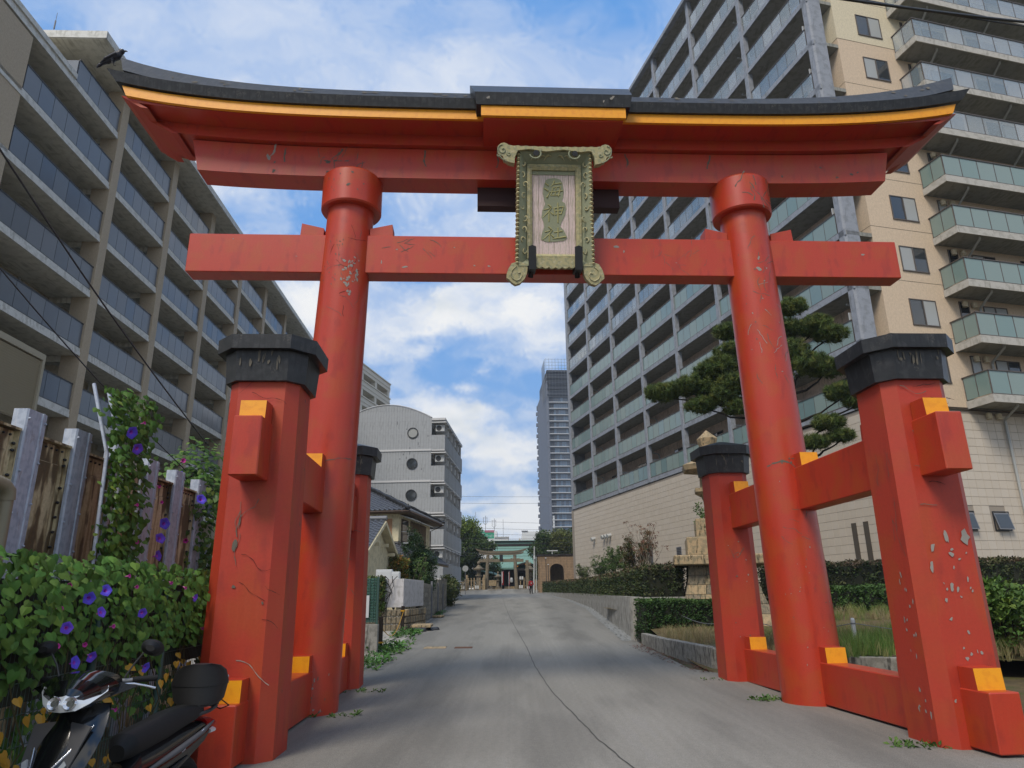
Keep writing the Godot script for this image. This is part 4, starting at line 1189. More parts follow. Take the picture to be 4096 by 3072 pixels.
# ---------------------------------------------------------------- long apartment block on the left: x along the street, z out towards the road
func left_block() -> void:
	rx(41)
	var N := thing("apartment_block", "long greige apartment block with smoked glass balconies and tiled beige pillars", "apartment building", Vector3(-20.18, 0, -31.08), 1.6109)
	var F := []
	for k in range(-3, 6): F.append(9.55 + 2.95 * k)
	var XE := 49.4
	var W := MB.new()
	W.span(Vector3(-18, -0.5, -14), Vector3(XE, 24.3, -1.9)); W.span(Vector3(-3.2, 24.3, -13.5), Vector3(XE, 27.2, -1.9))
	obj("wall", W, M.wall_greige, N)
	# penthouse at the near end of the roof terrace
	# floor slabs with a stepped pale edge
	for f in F:
		var top: bool = f > 24
		var s := MB.new(); s.span(Vector3(-18, f + 0.02, -1.9), Vector3(XE, f + 0.30, -0.03))
		var sl := obj("balcony_slab", s, M.soffit_grey, N)
		var e := MB.new()
		e.span(Vector3(-18, f, -0.03), Vector3(XE + 0.03, f + 0.17, 0.05)); e.span(Vector3(-18, f + 0.172, -0.03), Vector3(XE + 0.03, f + 0.36, 0.02))
		if top:
			e.span(Vector3(-18, f + 0.362, -0.6), Vector3(-4.2, f + 0.62, 0.10))
		obj("slab_edge", e, M.slab_white, sl)
	var rs := MB.new(); rs.span(Vector3(-3.9, 27.2, -14), Vector3(XE + 0.8, 27.36, 0.86))
	var roof := obj("roof_slab", rs, M.soffit_grey, N)
	var re := MB.new(); re.span(Vector3(-3.95, 27.22, 0.861), Vector3(XE + 0.85, 27.62, 0.93)); re.span(Vector3(-3.99, 27.22, -14), Vector3(-3.901, 27.62, 0.93)); re.span(Vector3(-3.89, 27.362, -14), Vector3(XE + 0.8, 27.60, 0.86))
	obj("roof_edge", re, M.slab_white, roof)
	# pillars
	var px := []
	for k in 9: px.append(0.05 + 6.12 * k)
	for x in px:
		var p := MB.new(); p.cbox(Vector3(x, 13.3, -0.36), Vector3(0.62, 27.8, 0.90), 0.015)
		obj("pillar", p, M.pillar_tile, N)
	var pb := MB.new(); pb.span(Vector3(-14.0, -0.5, -1.4), Vector3(-7.2, 24.2, 0.02))
	obj("end_wall", pb, M.pillar_tile, N)
	# balcony fronts: panes of smoked glass between dark rails
	var where := []
	for k in F.size():
		var f: float = F[k]
		for b in range(-1, 8):
			var x0: float = -7.1 if b < 0 else px[b] + 0.33
			var x1: float = px[b + 1] - 0.33
			if f > 24 and b < 0: x0 = -4.05
			var n := int(round((x1 - x0) / 0.92))
			var w := (x1 - x0) / n
			for i in n:
				where.append(Transform3D(Basis().scaled(Vector3((w - 0.03) / 0.9, 1, 1)), Vector3(x0 + w * (i + 0.5), f + 0.98, -0.03)))
			var r := MB.new()
			r.span(Vector3(x0, f + 1.545, -0.06), Vector3(x1, f + 1.60, 0.0)); r.span(Vector3(x0, f + 0.37, -0.06), Vector3(x1, f + 0.41, 0.0))
			for i in n + 1: r.span(Vector3(x0 + w * i - 0.013, f + 0.41, -0.065), Vector3(x0 + w * i + 0.013, f + 1.545, -0.035))
			obj("railing", r, M.dark_metal, N)
			# what stands on the balcony: drain pipe, beam, glazed doors
			var pp := MB.new(); pp.lathe([Vector2(0.045, 0), Vector2(0.045, 2.6)], 8, Transform3D(Basis(), Vector3(lerpf(x0, x1, 0.66), f + 0.30, -1.75)))
			obj("drain_pipe", pp, M.pipe_grey, N)
			if k >= 2:
				for q in [0.22, 0.80]:
					var cx := lerpf(x0, x1, q)
					var fr := MB.new(); fr.span(Vector3(cx - 0.95, f + 0.30, -1.899), Vector3(cx + 0.95, f + 2.25, -1.87))
					var wn := obj("window", fr, M.dark_metal, N)
					for i in 2:
						var gl := MB.new(); gl.span(Vector3(cx - 0.9 + i * 0.92, f + 0.36, -1.87), Vector3(cx - 0.03 + i * 0.92, f + 2.18, -1.86))
						obj("pane", gl, M.window_glass, wn)
	pieces(N, "glass_panel", "glass_panels", [unit(Vector3(0.9, 1.13, 0.018))], [M.smoked_pane, M.smoked_pane_b, M.smoked_pane_c, M.smoked_pane], where)
	var sg := MB.new(); sg.span(Vector3(-4.10, 24.65, -1.85), Vector3(-4.07, 25.8, -0.05))
	obj("side_pane", sg, M.smoked_pane, N)
	# beams under each slab at the bay lines
	var bm := []
	for k in range(1, F.size()):
		for x in px: bm.append(Transform3D(Basis(), Vector3(x, F[k] - 0.12, -1.3)))
	pieces(N, "beam", "beams", [unit(Vector3(0.5, 0.28, 1.15))], [M.soffit_grey], bm)
	# louvred screen in front of the lowest visible balcony
	var lf := MB.new(); lf.span(Vector3(-9.6, 11.30, 0.10), Vector3(-3.05, 11.56, 0.34)); lf.span(Vector3(-9.6, 8.6, 0.10), Vector3(-3.2, 11.3, 0.16)); lf.span(Vector3(-3.2, 8.6, 0.10), Vector3(-3.05, 11.3, 0.34))
	var scr := obj("louvred_screen", lf, mat("louvre_beige", Color(0.62, 0.585, 0.50), 0.6), N)
	var sw := []
	for i in 26: sw.append(Transform3D(Basis(Vector3.RIGHT, 0.5), Vector3(-6.4, 8.68 + i * 0.101, 0.24)))
	pieces(scr, "slat", "slats", [unit(Vector3(6.35, 0.085, 0.02))], [M.louvre_beige], sw)
	var an := MB.new(); an.tube([Vector3(-2.06, 27.6, -3), Vector3(-2.06, 30.5, -3)], [0.025, 0.012], 6); an.tube([Vector3(-2.06, 29.5, -3), Vector3(-2.06, 30.0, -3)], 0.04, 6)
	obj("antenna", an, M.grey_metal, N)

# ---------------------------------------------------------------- tall block on the right: x along its cream end, z out towards us, the long balcony side at x = 0
func right_block() -> void:
	rx(42)
	var N := thing("balcony_tower_block", "tall apartment block with a grey balcony grid and a cream tiled end wall", "apartment building", Vector3(16.98, 0, -31.8), 0.2531)
	var B0 := 10.0; var FH := 2.95; var LZ := -43.3; var TOP := 45.4
	var w1 := MB.new(); w1.span(Vector3(1.6, B0, LZ), Vector3(26, TOP - 0.05, -0.01))
	obj("wall", w1, M.wall_rose, N)
	var e1 := MB.new(); e1.span(Vector3(1.58, B0 + 0.06, -1.2), Vector3(26, 31.36, 0.0))
	obj("end_wall", e1, M.cream, N)
	var e2 := MB.new(); e2.span(Vector3(1.58, 31.37, -1.2), Vector3(26, TOP - 0.03, 0.002))
	obj("upper_end_wall", e2, M.cream_pale, N)
	var jt := MB.new()
	for k in range(1, 12):
		var y := 10.68 + FH * k
		jt.span(Vector3(1.575, y, 0.003), Vector3(26, y + 0.018, 0.006)); jt.span(Vector3(1.573, y, -1.2), Vector3(1.577, y + 0.018, 0.0))
	jt.span(Vector3(0.0, 9.93, 0.0), Vector3(26, 9.96, 0.05)); jt.span(Vector3(0.0, 10.02, 0.0), Vector3(26, 10.05, 0.06))
	obj("wall_joints", jt, M.joint_dark, N, "stuff")
	# slabs and columns of the long side
	for k in 13:
		var f := B0 + FH * k
		if k == 12: f = TOP
		var s := MB.new(); s.span(Vector3(0.03, f + 0.02, LZ), Vector3(1.6, f + 0.24, -0.02))
		var sl := obj("balcony_slab", s, M.soffit_dark, N)
		var e := MB.new(); e.span(Vector3(-0.04 if k < 12 else -0.35, f - 0.02, LZ - 0.02), Vector3(0.03, f + 0.30, -0.02))
		if k == 12: e.span(Vector3(-0.34, f + 0.10, LZ), Vector3(1.7, f + 0.299, 0.3))
		obj("slab_edge", e, M.frame_grey, sl)
	for j in range(1, 8):
		var z := -6.13 * j + 0.0
		var c := MB.new(); c.cbox(Vector3(0.10, (B0 + TOP) / 2, z), Vector3(0.36, TOP - B0, 0.36), 0.01)
		obj("column", c, M.frame_grey, N)
	var fe := MB.new(); fe.span(Vector3(0.0, B0, LZ - 0.22), Vector3(8.0, TOP - 0.02, LZ + 0.02)); obj("far_wall", fe, M.frame_grey, N)
	var cc := MB.new(); cc.cbox(Vector3(0.44, (B0 + 39.5) / 2, -0.30), Vector3(0.96, 39.5 - B0, 0.56), 0.10)
	obj("corner_column", cc, M.frame_grey, N)
	var lo := []; var hi := []; var part := []
	var win := 0
	for k in 12:
		var f := B0 + FH * k
		for j in 7:
			var z0 := -6.13 * j - (0.62 if j == 0 else 0.19); var z1 := -6.13 * (j + 1) + 0.19
			var n := 6
			var w := (z1 - z0) / n
			for i in n:
				var X := Transform3D(Basis(Vector3.UP, PI / 2).scaled(Vector3(1, 1, absf(w) - 0.04)), Vector3(0.04, f + 0.92, z0 + w * (i + 0.5)))
				X = Transform3D(Basis(Vector3(1, 0, 0), Vector3(0, 1, 0), Vector3(0, 0, absf(w) - 0.04)), Vector3(0.04, f + 0.93, z0 + w * (i + 0.5)))
				(lo if k < 5 else hi).append(X)
			var r := MB.new()
			r.span(Vector3(0.0, f + 1.46, z1), Vector3(0.08, f + 1.51, z0)); r.span(Vector3(0.015, f + 0.33, z1), Vector3(0.065, f + 0.37, z0))
			for i in n + 1: r.span(Vector3(0.03, f + 0.37, z0 + w * i - 0.016), Vector3(0.062, f + 1.46, z0 + w * i + 0.016))
			obj("railing", r, M.rail_brown, N)
			# sliding doors
			var tall := 2.05
			for q in ([0.74] if (j + k) % 3 else [0.60]):
				var cz := lerpf(z0, z1, q)
				var fr := MB.new(); fr.span(Vector3(1.55, f + 0.24, cz - 0.92), Vector3(1.599, f + 0.30 + tall, cz + 0.92))
				var wn := obj("window", fr, M.rail_brown, N)
				for i in 2:
					var gl := MB.new(); gl.span(Vector3(1.53, f + 0.3, cz - 0.87 + i * 0.89), Vector3(1.55, f + 0.24 + tall, cz - 0.02 + i * 0.89))
					obj("pane", gl, [M.window_glass, M.window_glass_b, M.curtain, M.window_glass][rng.randi() % 4], wn)
			part.append(Transform3D(Basis(), Vector3(0.86, f + 1.12, z0 + w * 0.28)))
			if j in [1, 4, 6] or rng.randf() < 0.12:
				var pp := MB.new()
				var zz := lerpf(z0, z1, 0.12 if j != 1 else 0.2)
				pp.tube([Vector3(0.45, f + 2.62, zz), Vector3(0.9, f + 2.58, zz), Vector3(1.35, f + 2.50, zz), Vector3(1.42, f + 2.40, zz), Vector3(1.42, f + 0.2, zz)], 0.055, 7)
				obj("drain_pipe", pp, M.pipe_grey, N)
			# washing and odds and ends hung behind a few of the clear fronts
			if k >= 6 and rng.randf() < 0.4:
				for i in 3:
					var cl := MB.new(); cl.cbox(Vector3(0.7 + rf(-0.1, 0.1), f + 1.0 + rf(-0.1, 0.25), lerpf(z0, z1, rf(0.2, 0.85))), Vector3(0.04, rf(0.5, 0.9), rf(0.35, 0.7)), 0.01)
					obj("laundry", cl, M["laundry_%d" % (rng.randi() % 4)], N)
	pieces(N, "glass_panel", "glass_panels", [unit(Vector3(0.018, 1.09, 1.0))], [M.frosted, M.frosted_b, M.frosted_c], lo, 180)
	pieces(N, "clear_panel", "clear_panels", [unit(Vector3(0.018, 1.09, 1.0))], [M.clear_pane, M.clear_pane_b, M.clear_pane_c], hi, 290)
	pieces(N, "partition", "partitions", [unit(Vector3(1.45, 1.72, 0.04))], [M.white_metal], part)
	# balconies on the cream end
	var fl := []; var fh := []; var vents := []
	for k in 13:
		var y := 10.32 + FH * k
		if k == 12: break
		var s := MB.new(); s.span(Vector3(5.40, y - 0.30, 0.0), Vector3(26, y - 0.02, 1.44))
		var sl := obj("end_balcony", s, M.soffit_dark, N)
		var e := MB.new()
		e.span(Vector3(5.36, y - 0.34, 1.44), Vector3(26, y + 0.04, 1.50)); e.span(Vector3(5.36, y - 0.34, 0.008), Vector3(5.42, y + 0.04, 1.44))
		obj("slab_edge", e, M.balcony_white, sl)
		var r := MB.new()
		r.span(Vector3(5.34, y + 1.20, 1.42), Vector3(26, y + 1.25, 1.52)); r.span(Vector3(5.34, y + 1.20, 0.0), Vector3(5.42, y + 1.25, 1.42)); r.span(Vector3(5.36, y + 0.05, 1.45), Vector3(26, y + 0.09, 1.49))
		for i in 19: r.span(Vector3(5.38 + 1.12 * i, y + 0.09, 1.455), Vector3(5.42 + 1.12 * i, y + 1.2, 1.485))
		for zz in [0.05, 0.72]: r.span(Vector3(5.375, y + 0.09, zz), Vector3(5.40, y + 1.2, zz + 0.03))
		obj("railing", r, M.rail_brown, sl)
		for i in 18:
			(fl if k < 5 else fh).append(Transform3D(Basis(), Vector3(5.96 + 1.12 * i, y + 0.645, 1.47)))
		for i in 2:
			(fl if k < 5 else fh).append(Transform3D(Basis(Vector3(0, 0, -0.62), Vector3.UP, Vector3.RIGHT), Vector3(5.39, y + 0.645, 0.39 + 0.7 * i)))
		# sliding window in the wall, narrow window, balcony doors
		for q in [[3.13, 4.66, 0.98, 2.30, 2], [6.22, 6.74, 1.0, 2.42, 1], [7.75, 9.2, 0.2, 2.3, 2], [11.0, 13.2, 0.1, 2.3, 2], [15.2, 17.0, 0.1, 2.3, 2]]:
			if k == 11 and q[0] < 5: pass
			var zf := 0.0
			var fr := MB.new()
			var x0: float = q[0]; var x1: float = q[1]; var a: float = y + q[2]; var b: float = y + q[3]
			fr.span(Vector3(x0 - 0.06, a - 0.06, 0.004), Vector3(x1 + 0.06, a, 0.05)); fr.span(Vector3(x0 - 0.05, b, 0.004), Vector3(x1 + 0.05, b + 0.05, 0.04)); fr.span(Vector3(x0 - 0.05, a, 0.004), Vector3(x0, b, 0.04)); fr.span(Vector3(x1, a, 0.004), Vector3(x1 + 0.05, b, 0.04))
			if q[4] == 2: fr.span(Vector3((x0 + x1) / 2 - 0.03, a, 0.01), Vector3((x0 + x1) / 2 + 0.03, b, 0.045))
			var wn := obj("window", fr, M.rail_brown, N)
			for i in q[4]:
				var wd: float = (x1 - x0) / q[4]
				var gl := MB.new(); gl.span(Vector3(x0 + wd * i, a, 0.006), Vector3(x0 + wd * (i + 1), b, 0.012 + 0.008 * i))
				var mt = M.curtain if (i + k) % 2 == 0 else M.window_glass_b
				if q[0] > 5: mt = [M.window_glass_b, M.curtain, M.window_glass][rng.randi() % 3]
				obj("pane", gl, mt, wn)
		for vx in [6.45, 7.05]:
			vents.append(Transform3D(Basis(), Vector3(vx, y - 0.62, 0.12)))
		var pp := MB.new()
		pp.tube([Vector3(7.0, y - 0.30, 1.25), Vector3(7.0, y - 0.42, 1.22), Vector3(7.38, y - 0.78, 0.14), Vector3(7.40, y - 0.9, 0.10), Vector3(7.40, (y - FH + 0.02) if k > 0 else 0.3, 0.10)], 0.06, 8)
		obj("drain_pipe", pp, M.pipe_grey, N)
		pp = MB.new()
		pp.tube([Vector3(11.4, y - 0.30, 1.25), Vector3(11.4, y - 0.42, 1.22), Vector3(11.8, y - 0.78, 0.14), Vector3(11.8, y - 0.9, 0.10), Vector3(11.8, (y - FH + 0.02) if k > 0 else 0.3, 0.10)], 0.06, 8)
		obj("drain_pipe", pp, M.pipe_grey, N)
	pieces(N, "end_glass_panel", "end_glass_panels", [unit(Vector3(1.06, 1.10, 0.018))], [M.frosted, M.frosted_c], fl, 100)
	pieces(N, "end_clear_panel", "end_clear_panels", [unit(Vector3(1.06, 1.10, 0.018))], [M.clear_pane, M.clear_pane_b], fh, 140)
	var vm := MB.new(); vm.cbox(Vector3.ZERO, Vector3(0.26, 0.26, 0.22), 0.05); vm.lathe([Vector2(0.14, -0.18), Vector2(0.13, -0.13)], 10)
	pieces(N, "vent_hood", "vent_hoods", [vm.mesh()], [M.cream_pale], vents)
	# plinth clad in large pale tiles
	var pw := MB.new(); pw.span(Vector3(0.02, -0.6, LZ - 0.4), Vector3(26, 9.93, -0.02))
	var pl := obj("plinth", pw, M.grout, N)
	var tw := 0.452; var th := 0.402
	var t1 := []; var t2 := []
	var holes := [[5.6, 6.46, 4.22, 5.03], [3.55, 4.45, 4.22, 5.03]]
	for r in 24:
		for c in 44:
			var x := 0.24 + tw * c; var y := 0.30 + th * r
			var hit := false
			for h in holes:
				if x > h[0] - 0.1 and x < h[1] + 0.1 and y > h[2] - 0.1 and y < h[3] + 0.1: hit = true
			if not hit: t1.append(Transform3D(Basis(), Vector3(x, y, -0.012 + rf(-0.002, 0.002))))
	for r in 24:
		for c in 95:
			t2.append(Transform3D(Basis(Vector3(0, 0, -1), Vector3.UP, Vector3.RIGHT), Vector3(0.012 + rf(-0.002, 0.002), 0.30 + th * r, -0.24 - tw * c)))
	var tm := unit(Vector3(tw - 0.014, th - 0.014, 0.03), Vector3.ZERO, 0.004)
	t1.append_array(t2)
	pieces(pl, "tile", "tiles", [tm], [M.facing_tile_0, M.facing_tile_1, M.facing_tile_2], t1, 300)
	for h in holes:
		var fr := MB.new()
		var x0: float = h[0]; var x1: float = h[1]; var a: float = h[2]; var b: float = h[3]
		fr.span(Vector3(x0 - 0.04, a - 0.05, -0.03), Vector3(x1 + 0.04, a, 0.03)); fr.span(Vector3(x0 - 0.04, b, -0.03), Vector3(x1 + 0.04, b + 0.04, 0.03)); fr.span(Vector3(x0 - 0.04, a, -0.03), Vector3(x0, b, 0.03)); fr.span(Vector3(x1, a, -0.03), Vector3(x1 + 0.04, b, 0.03))
		var wn := obj("awning_window", fr, M.dark_metal, N)
		var sash := MB.new(); sash.box(Vector3((x0 + x1) / 2, (a + b) / 2 - 0.02, 0.11), Vector3(x1 - x0, b - a - 0.02, 0.03), Basis(Vector3.RIGHT, -0.24))
		obj("sash", sash, M.grey_metal, wn)
		var gl := MB.new(); gl.box(Vector3((x0 + x1) / 2, (a + b) / 2 - 0.02, 0.128), Vector3(x1 - x0 - 0.1, b - a - 0.14, 0.012), Basis(Vector3.RIGHT, -0.24))
		obj("pane", gl, M.window_glass_b, wn)
	# slot windows, louvres and the outlets on the long side
	for z in [-1.75, -2.55]:
		var sl := MB.new(); sl.span(Vector3(-0.03, 2.6, z - 0.16), Vector3(0.04, 4.7, z + 0.16))
		obj("slot_window", sl, M.joint_dark, N)
	for z in [-20.5, -25.2, -28.6]:
		var lb := MB.new(); lb.span(Vector3(-0.035, 2.4, z - 0.35), Vector3(0.04, 4.75, z + 0.35))
		var lv := obj("louvre", lb, M.grey_metal, N)
		var sw := []
		for i in 20: sw.append(Transform3D(Basis(Vector3(0, 0, 1), -0.6), Vector3(-0.045, 2.5 + i * 0.115, z)))
		pieces(lv, "slat", "slats", [unit(Vector3(0.05, 0.02, 0.66))], [M.rail_brown], sw)
	for z in [-37.2, -34.6, -33.9, -33.2]:
		var o := MB.new(); o.lathe([Vector2(0.16, 0), Vector2(0.16, 0.25), Vector2(0.20, 0.26), Vector2(0.2, 0.4)], 10, Transform3D(Basis(Vector3(0, 0, 1), PI / 2 + 0.25), Vector3(0.02, 6.6, z)))
		obj("vent_outlet", o, M.pipe_grey, N)
	for b in [[-33.5, -31.5, 3.2], [-27.3, -25.9, 3.0]]:
		var dr := MB.new(); dr.span(Vector3(-0.032, 0.2, b[0]), Vector3(0.04, b[2], b[1]))
		obj("doorway", dr, M.joint_dark, N)

# ---------------------------------------------------------------- vine-covered fence, tank wall and scooter on the left
func heart(bend: float) -> ArrayMesh:
	var mb := MB.new()
	var rim := [Vector2(0, 0.0), Vector2(0.28, -0.16), Vector2(0.52, 0.05), Vector2(0.50, 0.38), Vector2(0.26, 0.74), Vector2(0, 1.08)]
	for s in [-1.0, 1.0]:
		for i in rim.size() - 1:
			var a := Vector3(rim[i].x * s, rim[i].y, -absf(rim[i].x) * bend); var b := Vector3(rim[i + 1].x * s, rim[i + 1].y, -absf(rim[i + 1].x) * bend)
			var m := Vector3(0, 0.4, 0.05)
			if s > 0: mb.tri(m, a, b)
			else: mb.tri(m, b, a)
	return mb.mesh()

func bloom(open: float, rimc: Color, midc: Color) -> ArrayMesh:   # a morning glory: tube that flares into a disc
	var mb := MB.new()
	var prof := [[0.0, 0.08, midc], [0.45, 0.13, midc], [0.75, 0.26 * open + 0.06, midc.lerp(rimc, 0.3)], [0.95, 0.62 * open + 0.08, rimc], [0.98, 0.86 * open + 0.10, rimc]]
	for i in prof.size() - 1:
		for k in 10:
			var a := TAU * k / 10; var b := TAU * (k + 1) / 10
			var r0: float = prof[i][1]; var r1: float = prof[i + 1][1]
			var wob0 := 1.0 + (0.10 if k % 2 == 0 else -0.06) * (i + 1) / 4.0; var wob1 := 1.0 + (0.10 if (k + 1) % 2 == 0 else -0.06) * (i + 1) / 4.0
			mb.col = prof[i + 1][2]
			mb.quad(Vector3(cos(a) * r0, sin(a) * r0, prof[i][0]), Vector3(cos(b) * r0, sin(b) * r0, prof[i][0]), Vector3(cos(b) * r1 * wob1, sin(b) * r1 * wob1, prof[i + 1][0]), Vector3(cos(a) * r1 * wob0, sin(a) * r1 * wob0, prof[i + 1][0]))
	return mb.mesh()

func leaf_pose(at: Vector3, n: Vector3, s: float) -> Transform3D:   # a hanging leaf whose face looks along n, tip down
	var z := (n + rdir() * 0.55 + Vector3.UP * 0.35).normalized()
	var y := (Vector3.DOWN + rdir() * 0.5).normalized()
	y = (y - z * y.dot(z)).normalized()
	return Transform3D(Basis(y.cross(z), y, z).scaled(Vector3.ONE * s), at)

func vine(called: String, label: String, category: String, spots: Array, blooms: Array, stems: Array, near_leaves: int, leaf_tints: Array) -> Node3D:  # spots: Transform3D of leaves
	var N := thing(called, label, category, Vector3.ZERO)
	var st := MB.new()
	for s in stems: limbs(s, st, 0.007, 0.004, 0.03)
	obj("stem", st, M.vine_stem, N, "stuff")
	var hs := [heart(0.15), heart(0.35), heart(-0.1)]
	var order := []
	for i in spots.size(): order.append([spots[i].origin.distance_squared_to(Vector3(0, 1.6, 0)), i])
	order.sort_custom(func(a, b): return a[0] < b[0])
	var first := []; var rest := []
	for i in order.size(): (first if i < near_leaves else rest).append(spots[order[i][1]])
	pieces(N, "leaf", "leaves", hs, [M.vine_leaf_0, M.vine_leaf_1, M.vine_leaf_2, M.vine_leaf_0, M.vine_leaf_1, M.vine_leaf_3], first, near_leaves)
	if rest.size(): scatter("leaves", hs[0], M.leaf, rest, leaf_tints, N)
	var bm := [bloom(1.0, lin(0.36, 0.30, 0.80), lin(0.66, 0.25, 0.70)), bloom(0.9, lin(0.42, 0.28, 0.78), lin(0.80, 0.35, 0.72)), bloom(0.35, lin(0.74, 0.22, 0.58), lin(0.80, 0.45, 0.66))]
	for i in blooms.size():
		var b: Array = blooms[i]
		var z: Vector3 = (b[1] + rdir() * 0.35).normalized()
		var x := Vector3.UP.cross(z).normalized()
		var o := obj("flower", bm[b[2]], M.petal, N)
		o.transform = Transform3D(Basis(x, z.cross(x), z).scaled(Vector3.ONE * b[3]), b[0])
	return N

func loft(mb: MB, secs: Array, n := 20, X := Transform3D()) -> void:  # secs: [centre, half width, half height, squareness]; rings lie across z
	var rows := []
	for s in secs:
		var row := []
		for k in n:
			var a := TAU * k / n
			var cx := cos(a); var sy := sin(a); var e: float = 2.0 / s[3]
			row.append(X * (s[0] + Vector3(signf(cx) * pow(absf(cx), e) * s[1], signf(sy) * pow(absf(sy), e) * s[2], 0)))
		rows.append(row)
	var fwd: bool = secs[-1][0].z > secs[0][0].z
	for i in rows.size() - 1:
		for k in n:
			var j := (k + 1) % n
			var P := [rows[i][k], rows[i][j], rows[i + 1][j], rows[i + 1][k]]
			var c0: Vector3 = X * secs[i][0]; var c1: Vector3 = X * secs[i + 1][0]
			var N := [(P[0] - c0).normalized(), (P[1] - c0).normalized(), (P[2] - c1).normalized(), (P[3] - c1).normalized()]
			if not fwd:
				P.reverse(); N.reverse()
			mb.put(P[0], P[1], P[2], N[0], N[1], N[2]); mb.put(P[0], P[2], P[3], N[0], N[2], N[3])
	for e in [0, rows.size() - 1]:
		var out := Vector3(0, 0, 1) * (1 if (e != 0) == fwd else -1)
		for k in range(1, n - 1):
			if (rows[e][k] - rows[e][0]).cross(rows[e][k + 1] - rows[e][0]).dot(X.basis * out) > 0: mb.tri(rows[e][0], rows[e][k], rows[e][k + 1])
			else: mb.tri(rows[e][0], rows[e][k + 1], rows[e][k])

func left_near() -> void:
	rx(53)
	mat("vine_stem", Color(0.30, 0.27, 0.16), 0.9)
	for i in 4:
		var m := mat("vine_leaf_%d" % i, [Color(0.26, 0.38, 0.13), Color(0.21, 0.33, 0.12), Color(0.32, 0.42, 0.15), Color(0.38, 0.44, 0.15)][i], 0.5)
		m.backlight_enabled = true; m.backlight = Color(0.22, 0.32, 0.06); m.metallic_specular = 0.4
	foliage("petal", Color(0.5, 0.3, 0.6), 0.2)
	mat("yellow_leaf", Color(0.70, 0.52, 0.10), 0.6)
	mat("fence_green", Color(0.20, 0.31, 0.28), 0.5)
	# --- green welded-mesh fence under the vine
	var lx := func(d: float) -> float: return -3.3 - 0.11 * (d - 4.0)
	var Fn := thing("mesh_fence", "green welded mesh fence with round posts under the flowering vine", "fence")
	for d in [2.95, 4.42, 5.94, 7.42, 8.9, 10.4]:
		var p := MB.new(); p.lathe([Vector2(0.032, -0.1), Vector2(0.032, 1.72), Vector2(0.02, 1.75)], 10, Transform3D(Basis(), Vector3(lx.call(d) + 0.16, 0, -d)))
		obj("post", p, M.fence_green, Fn)
	var ms := MB.new()
	var d0 := 2.9
	while d0 < 10.4:
		var x: float = lx.call(d0) + 0.12
		ms.span(Vector3(x - 0.002, 0.06, -d0 - 0.002), Vector3(x + 0.002, 1.68, -d0 + 0.002)); d0 += 0.05
	for k in 9:
		ms.tube([Vector3(lx.call(2.9) + 0.125, 0.08 + k * 0.2, -2.9), Vector3(lx.call(10.4) + 0.125, 0.08 + k * 0.2, -10.4)], 0.0035, 4)
	obj("wire_mesh", ms, M.fence_green, Fn)
	# --- the flowering vine that covers it
	var spots := []; var yel := []
	var f := FastNoiseLite.new(); f.seed = 4; f.frequency = 0.9
	var face := Vector3(0.93, 0, 0.37).normalized()
	for i in 6800:
		var d := rf(2.6, 10.2)
		var y := 1.92 - 1.9 * pow(rf(0, 1), 1.05)
		var x: float = lx.call(d)
		var dens := 1.0 if y > 1.15 else 0.55 * smoothstep(0.0, 0.2, f.get_noise_2d(d * 1.6, y * 1.6) + 0.02 + 0.35 * (y - 0.75))
		if rng.randf() > dens: continue
		var bulge := lerpf(0.12, 0.32, smoothstep(0.85, 1.55, y)) + 0.16 * f.get_noise_2d(d * 1.3 + 40, y * 1.6) * smoothstep(0.8, 1.2, y)
		if rng.randf() < 0.24 and y > 1.6:     # along the top
			spots.append(leaf_pose(Vector3(x + rf(-0.35, 0.32), 1.86 + 0.06 * f.get_noise_1d(d * 3) + rf(-0.06, 0.05), -d), (Vector3.UP * 1.2 + face * 0.6).normalized(), rf(0.042, 0.075)))
		else:
			spots.append(leaf_pose(Vector3(x + bulge + rf(-0.13, 0.04), y, -d), face, rf(0.04, 0.08)))
	var blooms := []
	for b in [[5.3, 1.62, 0], [5.05, 1.42, 1], [5.5, 1.5, 1], [5.75, 1.40, 2], [5.2, 1.18, 0], [5.45, 1.22, 1], [6.3, 1.5, 1], [6.5, 1.05, 0], [7.6, 1.62, 1], [8.0, 1.30, 2], [8.3, 1.10, 0], [8.8, 1.45, 1], [4.9, 1.55, 2], [5.0, 1.70, 2], [5.9, 1.78, 2], [6.1, 1.70, 2], [6.9, 1.76, 2], [7.3, 1.72, 2], [5.1, 0.98, 2], [5.3, 0.62, 0], [6.0, 0.78, 2], [5.35, 1.30, 2], [5.55, 1.66, 0], [4.95, 1.30, 2], [8.2, 1.5, 2], [9.1, 1.7, 2], [9.0, 1.3, 0]]:
		blooms.append([Vector3(lx.call(b[0]) + 0.34, b[1], -b[0]), face, b[2], 0.046 if b[2] < 2 else 0.042])
	var stems := []
	for i in 40:
		var d := rf(3.0, 10.0); var x: float = lx.call(d) + 0.14
		stems.append([Vector3(x, 0.05, -d), Vector3(x + rf(0, 0.06), 0.7, -d + rf(-0.3, 0.3)), Vector3(x + 0.05, 1.5, -d + rf(-0.4, 0.4))])
	var lt := tints([Color(0.055, 0.125, 0.018), Color(0.04, 0.10, 0.015), Color(0.075, 0.14, 0.02)], 60, 0.3)
	var V := vine("morning_glory_vine", "thick morning glory vine with blue and pink flowers over the low fence beside the scooter", "vine", spots, blooms, stems, 300, lt)
	for i in 46:
		var d := rf(4.6, 8.5); var y := rf(0.35, 1.1)
		var o := obj("yellow_leaf", heart(0.3), M.yellow_leaf, V)
		o.transform = leaf_pose(Vector3(lx.call(d) + 0.24 + rf(-0.06, 0.1), y, -d), face, rf(0.05, 0.08))
	var dk := MB.new()   # dark box behind the leaves, the vine's inner shade put into its colour
	dk.span(Vector3(-0.2, 0.95, 0), Vector3(0.12, 1.74, 7.6))
